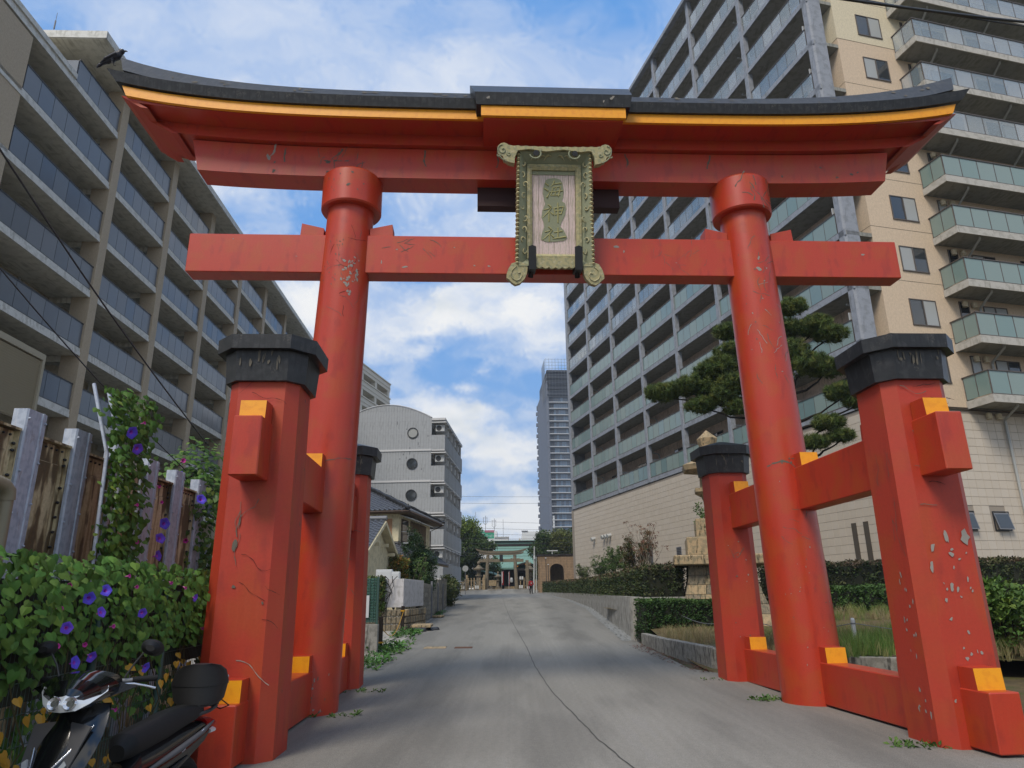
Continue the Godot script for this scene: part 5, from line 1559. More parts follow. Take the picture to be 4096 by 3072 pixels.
	var o := obj("tangle", dk, M.hedge_core, V)
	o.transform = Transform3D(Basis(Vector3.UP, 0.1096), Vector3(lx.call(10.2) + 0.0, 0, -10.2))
	# --- steel-ribbed panel tank behind the fence
	var dirt := tx(func(x, y):
		var k := Color(0.80, 0.75, 0.60).lerp(Color(0.72, 0.66, 0.52), B(x, y))
		var s := smoothstep(0.50, 0.66, A(x * 5, y) * 0.5 + A(x + 100, y + 30) * 0.6)
		k = k.lerp(Color(0.30, 0.245, 0.17), 0.85 * s)
		return k.lerp(Color(0.40, 0.32, 0.18), 0.4 * smoothstep(0.5, 0.7, A(x * 9, y + 60))) * (0.92 + 0.16 * C(x, y)))
	mat("stained_panel", Color.WHITE, 0.6, dirt, 3.2, true, M.bumpy, 0.3)
	var galv := tx(func(x, y):
		var k := Color(0.68, 0.71, 0.76).lerp(Color(0.61, 0.645, 0.70), smoothstep(0.35, 0.7, B(x, y)))
		k = k.lerp(Color(0.74, 0.76, 0.79), 0.5 * smoothstep(0.55, 0.75, A(x * 6, y)))
		return k.lerp(Color(0.46, 0.38, 0.34), 0.4 * smoothstep(0.7, 0.85, A(x * 4 + 9, y + 70)) * C(x, y)))
	mat("galvanized", Color.WHITE, 0.5, galv, 1.2, true)
	M.galvanized.metallic = 0.1
	var Tn := thing("panel_tank", "stained beige panel tank wall with tall grey steel ribs behind the vine", "tank", Vector3(-4.72, 0, 0), 0.04)
	var zs := [5.30, 6.20, 7.10, 8.00, 8.90, 9.80, 10.70, 11.60]
	var body := MB.new(); body.span(Vector3(-1.4, -0.1, -11.7), Vector3(-0.17, 3.28, -4.2))
	obj("body", body, M.hedge_core, Tn)
	for i in zs.size():
		var z: float = -zs[i]
		var hgt: float = 3.52 - 0.004 * zs[i]
		var rib := MB.new()
		rib.prism(PackedVector2Array([Vector2(-0.165, -0.10), Vector2(-0.165, 0.035), Vector2(-0.15, 0.05), Vector2(-0.10, 0.05), Vector2(-0.092, 0.062), Vector2(-0.07, 0.062), Vector2(-0.062, 0.05), Vector2(0.15, 0.05), Vector2(0.165, 0.035), Vector2(0.165, -0.10)]), -0.1, hgt, Transform3D(Basis(Vector3(0, 0, 1), Vector3(1, 0, 0), Vector3.UP), Vector3(0, 0, z)))
		var rb := obj("rib", rib, M.galvanized, Tn)
		var bl := MB.new()
		for k in 9:
			for e in [-0.13, 0.14]:
				bl.lathe([Vector2(0.013, 0), Vector2(0.013, 0.012), Vector2(0.008, 0.02)], 6, Transform3D(Basis(Vector3(0, 0, 1), -PI / 2), Vector3(0.05, hgt - 0.10 - k * 0.42 - (0.12 if e > 0 and k > 0 else 0.0), z + e)))
		obj("bolts", bl, M.galvanized, rb, "stuff")
		if i < zs.size() - 1:
			var pz: float = -(zs[i] + zs[i + 1]) / 2
			var pn := MB.new()
			pn.cbox(Vector3(-0.055, 1.6, pz), Vector3(0.03, 3.3, 0.565), 0.008)
			pn.cbox(Vector3(-0.045, 2.2, pz), Vector3(0.03, 1.7, 0.36), 0.012)
			var pp := obj("panel", pn, M.stained_panel, Tn)
			var fl := MB.new()
			for e in [-0.275, 0.275]: fl.span(Vector3(-0.06, -0.1, pz + e - 0.008), Vector3(0.01, 3.27, pz + e + 0.008))
			fl.span(Vector3(-0.2, 3.25, pz - 0.27), Vector3(0.03, 3.275, pz + 0.27))
			obj("flange", fl, M.stained_panel, pp)
			var bb := MB.new()
			for k in 12:
				bb.lathe([Vector2(0.016, 0), Vector2(0.016, 0.02), Vector2(0.009, 0.035)], 6, Transform3D(Basis(Vector3.RIGHT, PI / 2), Vector3(-0.02, 3.12 - k * (0.07 if k < 2 else 0.16), pz - 0.266)))
			for k in 5:
				bb.lathe([Vector2(0.013, 0), Vector2(0.013, 0.014), Vector2(0.008, 0.02)], 6, Transform3D(Basis(Vector3(0, 0, 1), -PI / 2), Vector3(-0.04, 3.2, pz - 0.2 + k * 0.1)))
			obj("bolts", bb, M.dark_metal, pp, "stuff")
	# painted characters low on the second panel
	var tk := MB.new()
	var g := func(u: float, y: float) -> Vector3: return Vector3(-0.036, y, -6.62 - u)
	for s in [[[-0.02, 2.02], [0.10, 2.02]], [[-0.02, 1.95], [0.10, 1.95]], [[-0.02, 2.02], [-0.02, 1.95]], [[0.10, 2.02], [0.10, 1.95]], [[-0.06, 1.91], [0.14, 1.91]], [[0.02, 1.91], [0.0, 1.86], [0.09, 1.86], [0.08, 1.79], [0.03, 1.79]], [[-0.14, 1.74], [-0.17, 1.66]], [[-0.13, 1.72], [-0.06, 1.72], [-0.13, 1.60]], [[-0.13, 1.67], [-0.08, 1.65]], [[0.0, 1.73], [0.03, 1.71]], [[-0.01, 1.61], [0.05, 1.64], [0.07, 1.71]], [[0.13, 1.74], [0.10, 1.67]], [[0.13, 1.72], [0.19, 1.72], [0.12, 1.60]]]:
		var l := []
		for q in s: l.append(g.call(q[0], q[1]))
		tk.tube(l, 0.009, 4)
	obj("tank_lettering", tk, M.dark_metal, Tn)
	# --- plastic pipe with an elbow in front of the tank
	var pv := mat("pvc", Color(0.50, 0.47, 0.38), 0.45)
	var Pp := thing("plastic_pipe", "thick beige plastic pipe with an elbow in front of the first grey rib", "pipe")
	var pm := MB.new()
	pm.tube([Vector3(-4.62, 2.60, -5.0), Vector3(-4.52, 2.60, -6.08)], 0.055, 12)
	pm.tube([Vector3(-4.50, 2.52, -6.24), Vector3(-4.49, 0.0, -6.26)], 0.055, 12)
	obj("pipe_run", pm, pv, Pp)
	var el := MB.new(); el.tube([Vector3(-4.525, 2.60, -6.02), Vector3(-4.52, 2.60, -6.10), Vector3(-4.51, 2.585, -6.18), Vector3(-4.50, 2.54, -6.235), Vector3(-4.50, 2.46, -6.245)], 0.066, 12)
	obj("elbow", el, pv, Pp)
	# --- aluminium trellis with climbing vine
	var tr := thing("trellis", "leaning aluminium ladder trellis wrapped in climbing vine before the tank", "trellis")
	var base := Vector3(-4.66, 0, -8.05)
	for e in [-0.17, 0.17]:
		var pole := MB.new(); pole.tube([base + Vector3(0.10, 0.2, e), base + Vector3(0.02, 3.2, e * 0.95), base + Vector3(-0.28, 4.05, e * 0.9 - 0.02)], 0.022, 8)
		obj("pole", pole, M.galvanized, tr)
	for k in 8:
		var rg := MB.new(); rg.tube([base + Vector3(0.09 - k * 0.01, 0.5 + k * 0.38, -0.18), base + Vector3(0.09 - k * 0.01, 0.5 + k * 0.38, 0.18)], 0.014, 6)
		obj("rung", rg, M.galvanized, tr)
	var fr := MB.new()
	for e in [[-0.02, -8.85], [-0.02, -8.35]]: fr.tube([Vector3(-4.72, 0.2, e[1]), Vector3(-4.72, 3.12, e[1])], 0.024, 6)
	fr.tube([Vector3(-4.72, 3.12, -8.85), Vector3(-4.72, 3.12, -8.35)], 0.024, 6)
	obj("frame", fr, M.galvanized, tr)
	var sp := []; var bl2 := []
	for i in 1500:
		var y := rf(1.6, 4.0)
		var w := 0.26 + 0.42 * absf(f.get_noise_2d(y * 1.6, 77)) + 0.12 * smoothstep(3.1, 3.7, y)
		if f.get_noise_2d(y * 3.0, i * 0.01) < -0.25: continue
		sp.append(leaf_pose(base + Vector3(0.10 - 0.09 * maxf(y - 2.9, 0) + rf(-0.10, 0.16), y, -0.05 - 0.25 * rng.randf() + rf(-1, 1) * w), face, rf(0.045, 0.085)))
	for b in [[3.45, 0.20, 0], [3.6, -0.05, 2], [2.75, -0.75, 2], [2.95, -0.62, 2], [2.5, -0.85, 0], [2.3, -0.8, 1], [2.1, -0.75, 1], [2.65, -0.15, 2], [3.3, 0.02, 1], [2.25, -0.3, 2]]:
		bl2.append([base + Vector3(0.24, b[0], b[1]), face, b[2], 0.075 if b[2] < 2 else 0.055])
	vine("climbing_vine", "narrow climbing vine with purple flowers on the aluminium trellis", "vine", sp, bl2, [[base + Vector3(0.1, 0.3, 0), base + Vector3(0.1, 1.8, 0.1), base + Vector3(0, 3.4, -0.1)]], 160, lt)
	# --- the bush of vine beyond the last rib
	sp = []; bl2 = []
	for i in 2600:
		var d := rdir(); var y := rf(-1, 1)
		var c := Vector3(-5.42, 2.55, -12.0)
		var p := c + Vector3(d.x * 0.72, d.y * 1.75, d.z * 0.72) * pow(rf(0.35, 1.0), 0.5) * (1.0 + 0.16 * f.get_noise_3dv(d * 60))
		sp.append(leaf_pose(p, (d + Vector3(0.5, 0, 0.5)).normalized(), rf(0.055, 0.10)))
	for b in [[-5.45, 3.75, -11.35, 2], [-5.55, 3.58, -11.3, 2], [-5.42, 3.5, -11.35, 1], [-5.45, 3.35, -11.3, 2], [-5.05, 3.1, -11.3, 0], [-5.2, 2.5, -11.3, 2]]:
		bl2.append([Vector3(b[0], b[1], b[2]), Vector3(0.5, 0.1, 0.8), b[3], 0.085 if b[3] < 2 else 0.10])
	vine("vine_thicket", "tall dark thicket of flowering vine beyond the tank's last rib, beside the red pillar", "vine", sp, bl2, [[Vector3(-5.4, 0, -12), Vector3(-5.4, 2, -12), Vector3(-5.4, 4, -12)]], 200, lt)
	# --- cables coming down to the thicket
	for w in [[Vector3(-5.6, 7.4, -4.2), Vector3(-5.35, 4.2, -12.0), "thin dark cable from the sky down to the vine thicket, upper of two", 0.012], [Vector3(-5.75, 6.2, -4.4), Vector3(-5.45, 3.5, -12.2), "thin dark cable crossing the tank ribs, lower of two", 0.009]]:
		var cb := MB.new(); var l := []
		for i in 13:
			var u := i / 12.0
			l.append(w[0].lerp(w[1], u) - Vector3(0, sin(u * PI) * 0.18, 0))
		cb.tube(l, w[3], 6)
		tag(obj("cable", cb, M.dark_metal), w[2], "cable")

func scooter() -> void:
	rx(54)
	var S := thing("motor_scooter", "black step-through motor scooter with a top box parked beside the vine and the red pillar", "scooter", Vector3(-2.58, 0.04, -5.17), -0.24)
	var ST := Transform3D(Basis(Vector3.UP, 0.30), Vector3.ZERO)
	ST.origin = Vector3(0, 0.085, 0.45) - ST.basis * Vector3(0, 0, 0.45)
	var gl := mat("scooter_gloss", Color(0.055, 0.06, 0.07), 0.16); gl.clearcoat_enabled = true; gl.clearcoat = 0.8; gl.clearcoat_roughness = 0.06
	mat("scooter_matt", Color(0.075, 0.075, 0.08), 0.55, null)
	mat("seat_vinyl", Color(0.085, 0.087, 0.095), 0.62, M.bumpy, 0.25, false, M.bumpy, 0.05)
	mat("lens_white", Color(0.80, 0.82, 0.84), 0.08).metallic = 0.35
	mat("lens_red", Color(0.55, 0.05, 0.04), 0.15)
	mat("lens_amber", Color(0.85, 0.32, 0.03), 0.2)
	mat("chrome", Color(0.80, 0.81, 0.83), 0.15).metallic = 0.9
	mat("rubber", Color(0.045, 0.045, 0.048), 0.85)
	mat("grey_plastic", Color(0.30, 0.30, 0.31), 0.5)
	var V := func(x: float, y: float, z: float) -> Vector3: return Vector3(x, y, z)
	for w in [[0.74, "front_wheel"], [-0.50, "rear_wheel"]]:
		var t := MB.new(); var prof := []
		for k in 13:
			var a := TAU * k / 12
			prof.append(Vector2(0.19 + cos(a) * 0.045, sin(a) * 0.05))
		prof.reverse()
		t.lathe(prof, 28, Transform3D(Basis(Vector3(0, 0, 1), PI / 2), V.call(0, 0.235, w[0])))
		var wh := obj(w[1], t, M.rubber, S)
		if w[0] > 0: wh.transform = Transform3D(ST.basis, ST.origin - Vector3(0, 0.085, 0))
		var r := MB.new(); r.lathe([Vector2(0.15, -0.035), Vector2(0.05, -0.045), Vector2(0.05, 0.045), Vector2(0.15, 0.035), Vector2(0.15, -0.035)], 20, Transform3D(Basis(Vector3(0, 0, 1), PI / 2), V.call(0, 0.235, w[0])))
		obj("rim", r, M.grey_metal, wh)
	var m := MB.new()
	for s in [-1, 1]: m.tube([V.call(0.075 * s, 0.24, 0.74), V.call(0.075 * s, 0.62, 0.62)], 0.022, 8)
	obj("fork", m, M.grey_metal, S).transform = ST
	m = MB.new(); loft(m, [[V.call(0, 0.42, 0.40), 0.04, 0.03, 2.5], [V.call(0, 0.49, 0.52), 0.085, 0.05, 2.5], [V.call(0, 0.515, 0.72), 0.095, 0.055, 2.5], [V.call(0, 0.47, 0.92), 0.085, 0.04, 2.5], [V.call(0, 0.40, 1.02), 0.05, 0.02, 2.5]])
	obj("front_fender", m, gl, S).transform = Transform3D(ST.basis, ST.origin - Vector3(0, 0.05, 0))
	# leg shield: a folded shell that widens at the shoulders and runs down to the fender
	m = MB.new()
	var rows := []
	for i in 9:
		var u := i / 8.0
		var row := []
		for j in 9:
			var v := (j / 8.0) * 2 - 1
			var hw := lerpf(0.13, 0.235, smoothstep(0.0, 0.75, u)) * (1.0 - 0.18 * smoothstep(0.8, 1.0, u))
			var nose := (1 - v * v) * lerpf(0.16, 0.10, u) - 0.05 * absf(v) * (0.5 if int(j) % 2 else 0.0)
			row.append(V.call(v * hw, lerpf(0.30, 0.95, u), lerpf(0.74, 0.44, u) + nose))
		rows.append(row)
	m.grid(rows)
	rows = rows.map(func(r): return r.map(func(p): return p + Vector3(0, 0, -0.035) - Vector3(p.x * 0.12, 0, 0)))
	for r in rows: r.reverse()
	m.grid(rows)
	var ls := obj("leg_shield", m, gl, S)
	m = MB.new()
	for s in [-1.0, 1.0]:
		m.prism(PackedVector2Array([Vector2(0.05 * s, 0.86), Vector2(0.20 * s, 0.84), Vector2(0.16 * s, 0.60), Vector2(0.03 * s, 0.40)]), 0.0, 0.018, Transform3D(Basis(Vector3(1, 0, 0), Vector3(0, 0.92, -0.40), Vector3(0.35 * s, 0.37, 0.86)), V.call(0, 0.065, 0.905)))
	obj("shield_wing", m, M.grey_plastic, ls)
	m = MB.new()
	for s in [-1.0, 1.0]: m.tube([V.call(0.05 * s, 0.60, 0.725), V.call(0.13 * s, 0.72, 0.63), V.call(0.175 * s, 0.84, 0.53)], [0.006, 0.012, 0.005], 6)
	obj("trim_line", m, M.chrome, ls)
	for s in [-1.0, 1.0]:
		m = MB.new(); m.prism(PackedVector2Array([Vector2(0.07 * s, 0.47), Vector2(0.15 * s, 0.62), Vector2(0.125 * s, 0.64), Vector2(0.045 * s, 0.50)]), 0.0, 0.025, Transform3D(Basis(Vector3(1, 0, 0), Vector3(0, 0.92, -0.40), Vector3(0.3 * s, 0.37, 0.86)), V.call(0, 0.075, 0.905)))
		obj("front_signal", m, M.lens_white, ls)
		m = MB.new(); loft(m, [[V.call(0.115 * s, 0.51, 0.76), 0.005, 0.005, 2], [V.call(0.115 * s, 0.515, 0.775), 0.03, 0.022, 2], [V.call(0.115 * s, 0.515, 0.79), 0.018, 0.012, 2]])
		obj("signal_bulb", m, M.lens_amber, ls)
	# handlebar cowl with pointed cheeks and a V of headlamp
	m = MB.new()
	loft(m, [[V.call(0, 0.965, 0.36), 0.11, 0.05, 2.6], [V.call(0, 0.975, 0.43), 0.21, 0.075, 2.3], [V.call(0, 0.96, 0.52), 0.235, 0.085, 2.0], [V.call(0, 0.93, 0.60), 0.17, 0.085, 2.2], [V.call(0, 0.905, 0.655), 0.10, 0.065, 2.4], [V.call(0, 0.89, 0.675), 0.05, 0.04, 2.2]], 28)
	var cw := obj("handlebar_cowl", m, gl, S)
	cw.transform = ST
	m = MB.new()
	for s in [-1.0, 1.0]:
		m.tri(V.call(0.17 * s, 1.0, 0.50), V.call(0.17 * s, 0.90, 0.55), V.call(0.315 * s, 0.955, 0.45)); m.tri(V.call(0.17 * s, 0.90, 0.55), V.call(0.17 * s, 1.0, 0.50), V.call(0.315 * s, 0.955, 0.45))
		m.tri(V.call(0.17 * s, 0.90, 0.55), V.call(0.18 * s, 0.90, 0.44), V.call(0.315 * s, 0.955, 0.45)); m.tri(V.call(0.18 * s, 0.90, 0.44), V.call(0.17 * s, 1.0, 0.50), V.call(0.315 * s, 0.955, 0.45))
	obj("cowl_cheek", m, gl, cw)
	m = MB.new()
	var hl := [[0.0, 0.845], [0.075, 0.85], [0.135, 0.885], [0.195, 0.945], [0.19, 0.975], [0.10, 0.945], [0.04, 0.925], [0.0, 0.935]]
	var P2 := []
	for q in hl: P2.append(q)
	for i in range(hl.size() - 2, 0, -1): P2.append([-hl[i][0], hl[i][1]])
	var hz := func(q: Array) -> Vector3: return V.call(q[0], q[1], 0.705 - 1.55 * q[0] * q[0] * 1.6 - 0.5 * maxf(q[1] - 0.87, 0))
	for i in P2.size():
		m.tri(V.call(0, 0.89, 0.718), hz.call(P2[i]), hz.call(P2[(i + 1) % P2.size()]))
		m.tri(V.call(0, 0.89, 0.64), hz.call(P2[(i + 1) % P2.size()]), hz.call(P2[i]))
	var hd := obj("headlight", m, M.lens_white, cw)
	m = MB.new()
	for s in [-1.0, 1.0]:
		m.lathe([Vector2(0.04, 0), Vector2(0.034, 0.012), Vector2(0.018, 0.004)], 14, Transform3D(Basis(Vector3.RIGHT, PI / 2 - 0.3), V.call(0.045 * s, 0.893, 0.702)))
	obj("reflector", m, M.chrome, hd)
	m = MB.new(); m.tube([V.call(-0.33, 0.985, 0.30), V.call(-0.16, 0.98, 0.40), V.call(0.16, 0.98, 0.40), V.call(0.33, 0.985, 0.30)], 0.014, 8)
	var hb := obj("handlebar", m, M.grey_metal, S)
	hb.transform = ST
	for s in [-1.0, 1.0]:
		m = MB.new(); m.tube([V.call(0.235 * s, 0.983, 0.355), V.call(0.36 * s, 0.986, 0.282)], 0.019, 10)
		obj("grip", m, M.rubber, hb)
		m = MB.new(); m.tube([V.call(0.20 * s, 0.965, 0.42), V.call(0.27 * s, 0.965, 0.405), V.call(0.34 * s, 0.945, 0.365), V.call(0.375 * s, 0.93, 0.335)], [0.007, 0.009, 0.008, 0.010], 6)
		obj("brake_lever", m, M.chrome, hb)
		m = MB.new(); m.tube([V.call(0.20 * s, 1.0, 0.39), V.call(0.24 * s, 1.08, 0.37), V.call(0.29 * s, 1.15, 0.36)], 0.006, 6)
		var st := obj("mirror_stem", m, M.dark_metal, hb)
		m = MB.new()
		loft(m, [[Vector3(0, 0, -0.018), 0.06, 0.036, 2.2], [Vector3(0, 0, -0.005), 0.076, 0.05, 2.2], [Vector3(0, 0, 0.018), 0.062, 0.042, 2.0], [Vector3(0, 0, 0.036), 0.03, 0.018, 2.0]], 20, Transform3D(Basis(Vector3(0, 0, 1), -0.25 * s), V.call(0.335 * s, 1.175, 0.355)))
		obj("mirror", m, M.scooter_matt, st)
	# floor, seat and tail
	m = MB.new(); m.cbox(V.call(0, 0.29, 0.22), Vector3(0.30, 0.05, 0.5), 0.02); obj("floorboard", m, M.scooter_matt, S)
	m = MB.new()
	loft(m, [[V.call(0, 0.40, 0.10), 0.07, 0.14, 2.6], [V.call(0, 0.44, 0.02), 0.13, 0.20, 2.6], [V.call(0, 0.47, -0.15), 0.165, 0.17, 2.6], [V.call(0, 0.54, -0.40), 0.165, 0.13, 2.4], [V.call(0, 0.60, -0.64), 0.12, 0.085, 2.2], [V.call(0, 0.635, -0.80), 0.05, 0.03, 2.0]], 24)
	var bd := obj("rear_cowl", m, gl, S)
	for s in [-1.0, 1.0]:
		m = MB.new(); m.tube([V.call(0.158 * s, 0.48, 0.0), V.call(0.178 * s, 0.555, -0.25), V.call(0.166 * s, 0.63, -0.52), V.call(0.12 * s, 0.675, -0.70)], [0.012, 0.022, 0.018, 0.006], 8)
		obj("side_blade", m, M.grey_plastic, bd)
		m = MB.new(); m.tube([V.call(0.163 * s, 0.40, -0.02), V.call(0.174 * s, 0.44, -0.20), V.call(0.166 * s, 0.50, -0.38)], [0.02, 0.016, 0.004], 8)
		obj("lower_blade", m, M.scooter_matt, bd)
		m = MB.new()
		for k in 5: m.tube([V.call(0.174 * s, 0.535 + 0.024 * k, -0.30 - 0.046 * k), V.call(0.174 * s, 0.551 + 0.024 * k, -0.335 - 0.046 * k)], [0.003, 0.006], 5)
		obj("emblem", m, M.chrome, bd)
		m = MB.new(); loft(m, [[V.call(0.20 * s, 0.33, 0.16), 0.02, 0.012, 2], [V.call(0.205 * s, 0.34, 0.10), 0.035, 0.02, 2], [V.call(0.20 * s, 0.345, 0.0), 0.03, 0.018, 2], [V.call(0.19 * s, 0.34, -0.06), 0.01, 0.008, 2]], 14)
		obj("footrest", m, M.grey_plastic, bd)
	m = MB.new(); loft(m, [[V.call(0, 0.655, -0.655), 0.10, 0.05, 2.4], [V.call(0, 0.65, -0.76), 0.085, 0.04, 2.4], [V.call(0, 0.645, -0.825), 0.05, 0.022, 2.2]], 16); obj("tail_lamp", m, M.lens_red, bd)
	m = MB.new(); loft(m, [[V.call(0, 0.605, -0.69), 0.115, 0.028, 2.4], [V.call(0, 0.60, -0.79), 0.085, 0.022, 2.4]], 16); obj("rear_signal", m, M.lens_white, bd)
	m = MB.new()
	loft(m, [[V.call(0, 0.60, 0.115), 0.06, 0.05, 2.4], [V.call(0, 0.635, 0.06), 0.115, 0.075, 2.6], [V.call(0, 0.665, -0.06), 0.138, 0.072, 2.8], [V.call(0, 0.69, -0.20), 0.148, 0.066, 2.8], [V.call(0, 0.725, -0.34), 0.145, 0.064, 2.8], [V.call(0, 0.75, -0.50), 0.13, 0.058, 2.6], [V.call(0, 0.76, -0.60), 0.10, 0.045, 2.4], [V.call(0, 0.755, -0.645), 0.06, 0.02, 2.2]], 28)
	obj("seat", m, M.seat_vinyl, S)
	m = MB.new(); m.tube([V.call(0.11, 0.74, -0.52), V.call(0.13, 0.755, -0.62), V.call(0.10, 0.77, -0.74), V.call(0, 0.775, -0.78), V.call(-0.10, 0.77, -0.74), V.call(-0.13, 0.755, -0.62), V.call(-0.11, 0.74, -0.52)], 0.014, 8)
	m.cbox(V.call(0, 0.788, -0.66), Vector3(0.20, 0.02, 0.24), 0.006)
	obj("rear_carrier", m, M.dark_metal, S)
	m = MB.new(); m.tube([V.call(0.10, 0.82, -0.78), V.call(0.13, 0.76, -0.86), V.call(0.04, 0.73, -0.88), V.call(-0.06, 0.78, -0.84)], 0.005, 5)
	obj("bungee_cord", m, M.rubber, S)
	m = MB.new(); loft(m, [[Vector3(0, 0, 0), 0.135, 0.13, 3.4], [Vector3(0, 0, 0.03), 0.158, 0.152, 3.6], [Vector3(0, 0, 0.13), 0.174, 0.168, 3.6]], 32, Transform3D(Basis(Vector3.RIGHT, -PI / 2), V.call(0, 0.80, -0.66)))
	var bx := obj("top_box", m, M.scooter_matt, S)
	m = MB.new(); loft(m, [[Vector3(0, 0, 0.132), 0.179, 0.173, 3.6], [Vector3(0, 0, 0.16), 0.179, 0.173, 3.4], [Vector3(0, 0, 0.23), 0.163, 0.158, 3.0], [Vector3(0, 0, 0.265), 0.126, 0.12, 2.8], [Vector3(0, 0, 0.278), 0.065, 0.065, 2.5]], 32, Transform3D(Basis(Vector3.RIGHT, -PI / 2), V.call(0, 0.80, -0.66)))
	obj("box_lid", m, M.scooter_matt, bx)
	m = MB.new(); m.cbox(V.call(0.10, 0.975, -0.818), Vector3(0.06, 0.02, 0.02), 0.004); obj("box_glint", m, M.lens_white, bx)  # pale sliver painting a light reflection on the box
	m = MB.new(); m.tube([V.call(-0.15, 0.30, -0.2), V.call(-0.17, 0.26, -0.45), V.call(-0.17, 0.30, -0.70)], [0.03, 0.05, 0.045], 10); obj("exhaust", m, M.grey_metal, S)
	m = MB.new(); m.cbox(V.call(0, 0.28, -0.30), Vector3(0.20, 0.22, 0.42), 0.05); obj("engine", m, M.scooter_matt, S)
	m = MB.new(); m.tube([V.call(0.05, 0.25, -0.15), V.call(0.14, 0.01, -0.22)], 0.012, 6); obj("stand", m, M.dark_metal, S)

# ---------------------------------------------------------------- planter wall, hedges, lantern, pine and field on the right
func field_y(z: float) -> float: return lerpf(0.06, 1.0, smoothstep(-14.5, -27.0, z))

func grass_tuft(n: int, h: float, spread: float, lean: float) -> ArrayMesh:
	var mb := MB.new()
	for i in n:
		var o := Vector3(rf(-1, 1), 0, rf(-1, 1)) * spread
		var d := Vector3(rf(-lean, lean), 1, rf(-lean, lean)).normalized()
		var s := Vector3(d.z, 0, -d.x).normalized().rotated(Vector3.UP, rf(0, 6)) * 0.006
		var hh := h * rf(0.5, 1.1)
		var m := o + d * hh * 0.6
		var e := m + (d + Vector3(rf(-0.8, 0.8), -0.2, rf(-0.8, 0.8)) * lean * 2).normalized() * hh * 0.5
		mb.quad(o - s, o + s, m + s * 0.8, m - s * 0.8); mb.tri(m - s * 0.8, m + s * 0.8, e)
	return mb.mesh()

func weed_patch(called: String, label: String, spots: Array, h: float, tint: Array, m: Mesh) -> void:
	var w := []
	for s in spots: w.append(Transform3D(Basis(Vector3.UP, rf(0, 6)).scaled(Vector3.ONE * h * rf(0.35, 0.9)), s))
	var o := scatter(called, m, M.leaf, w, tint)
	tag(o, label, "weeds", "", "stuff")

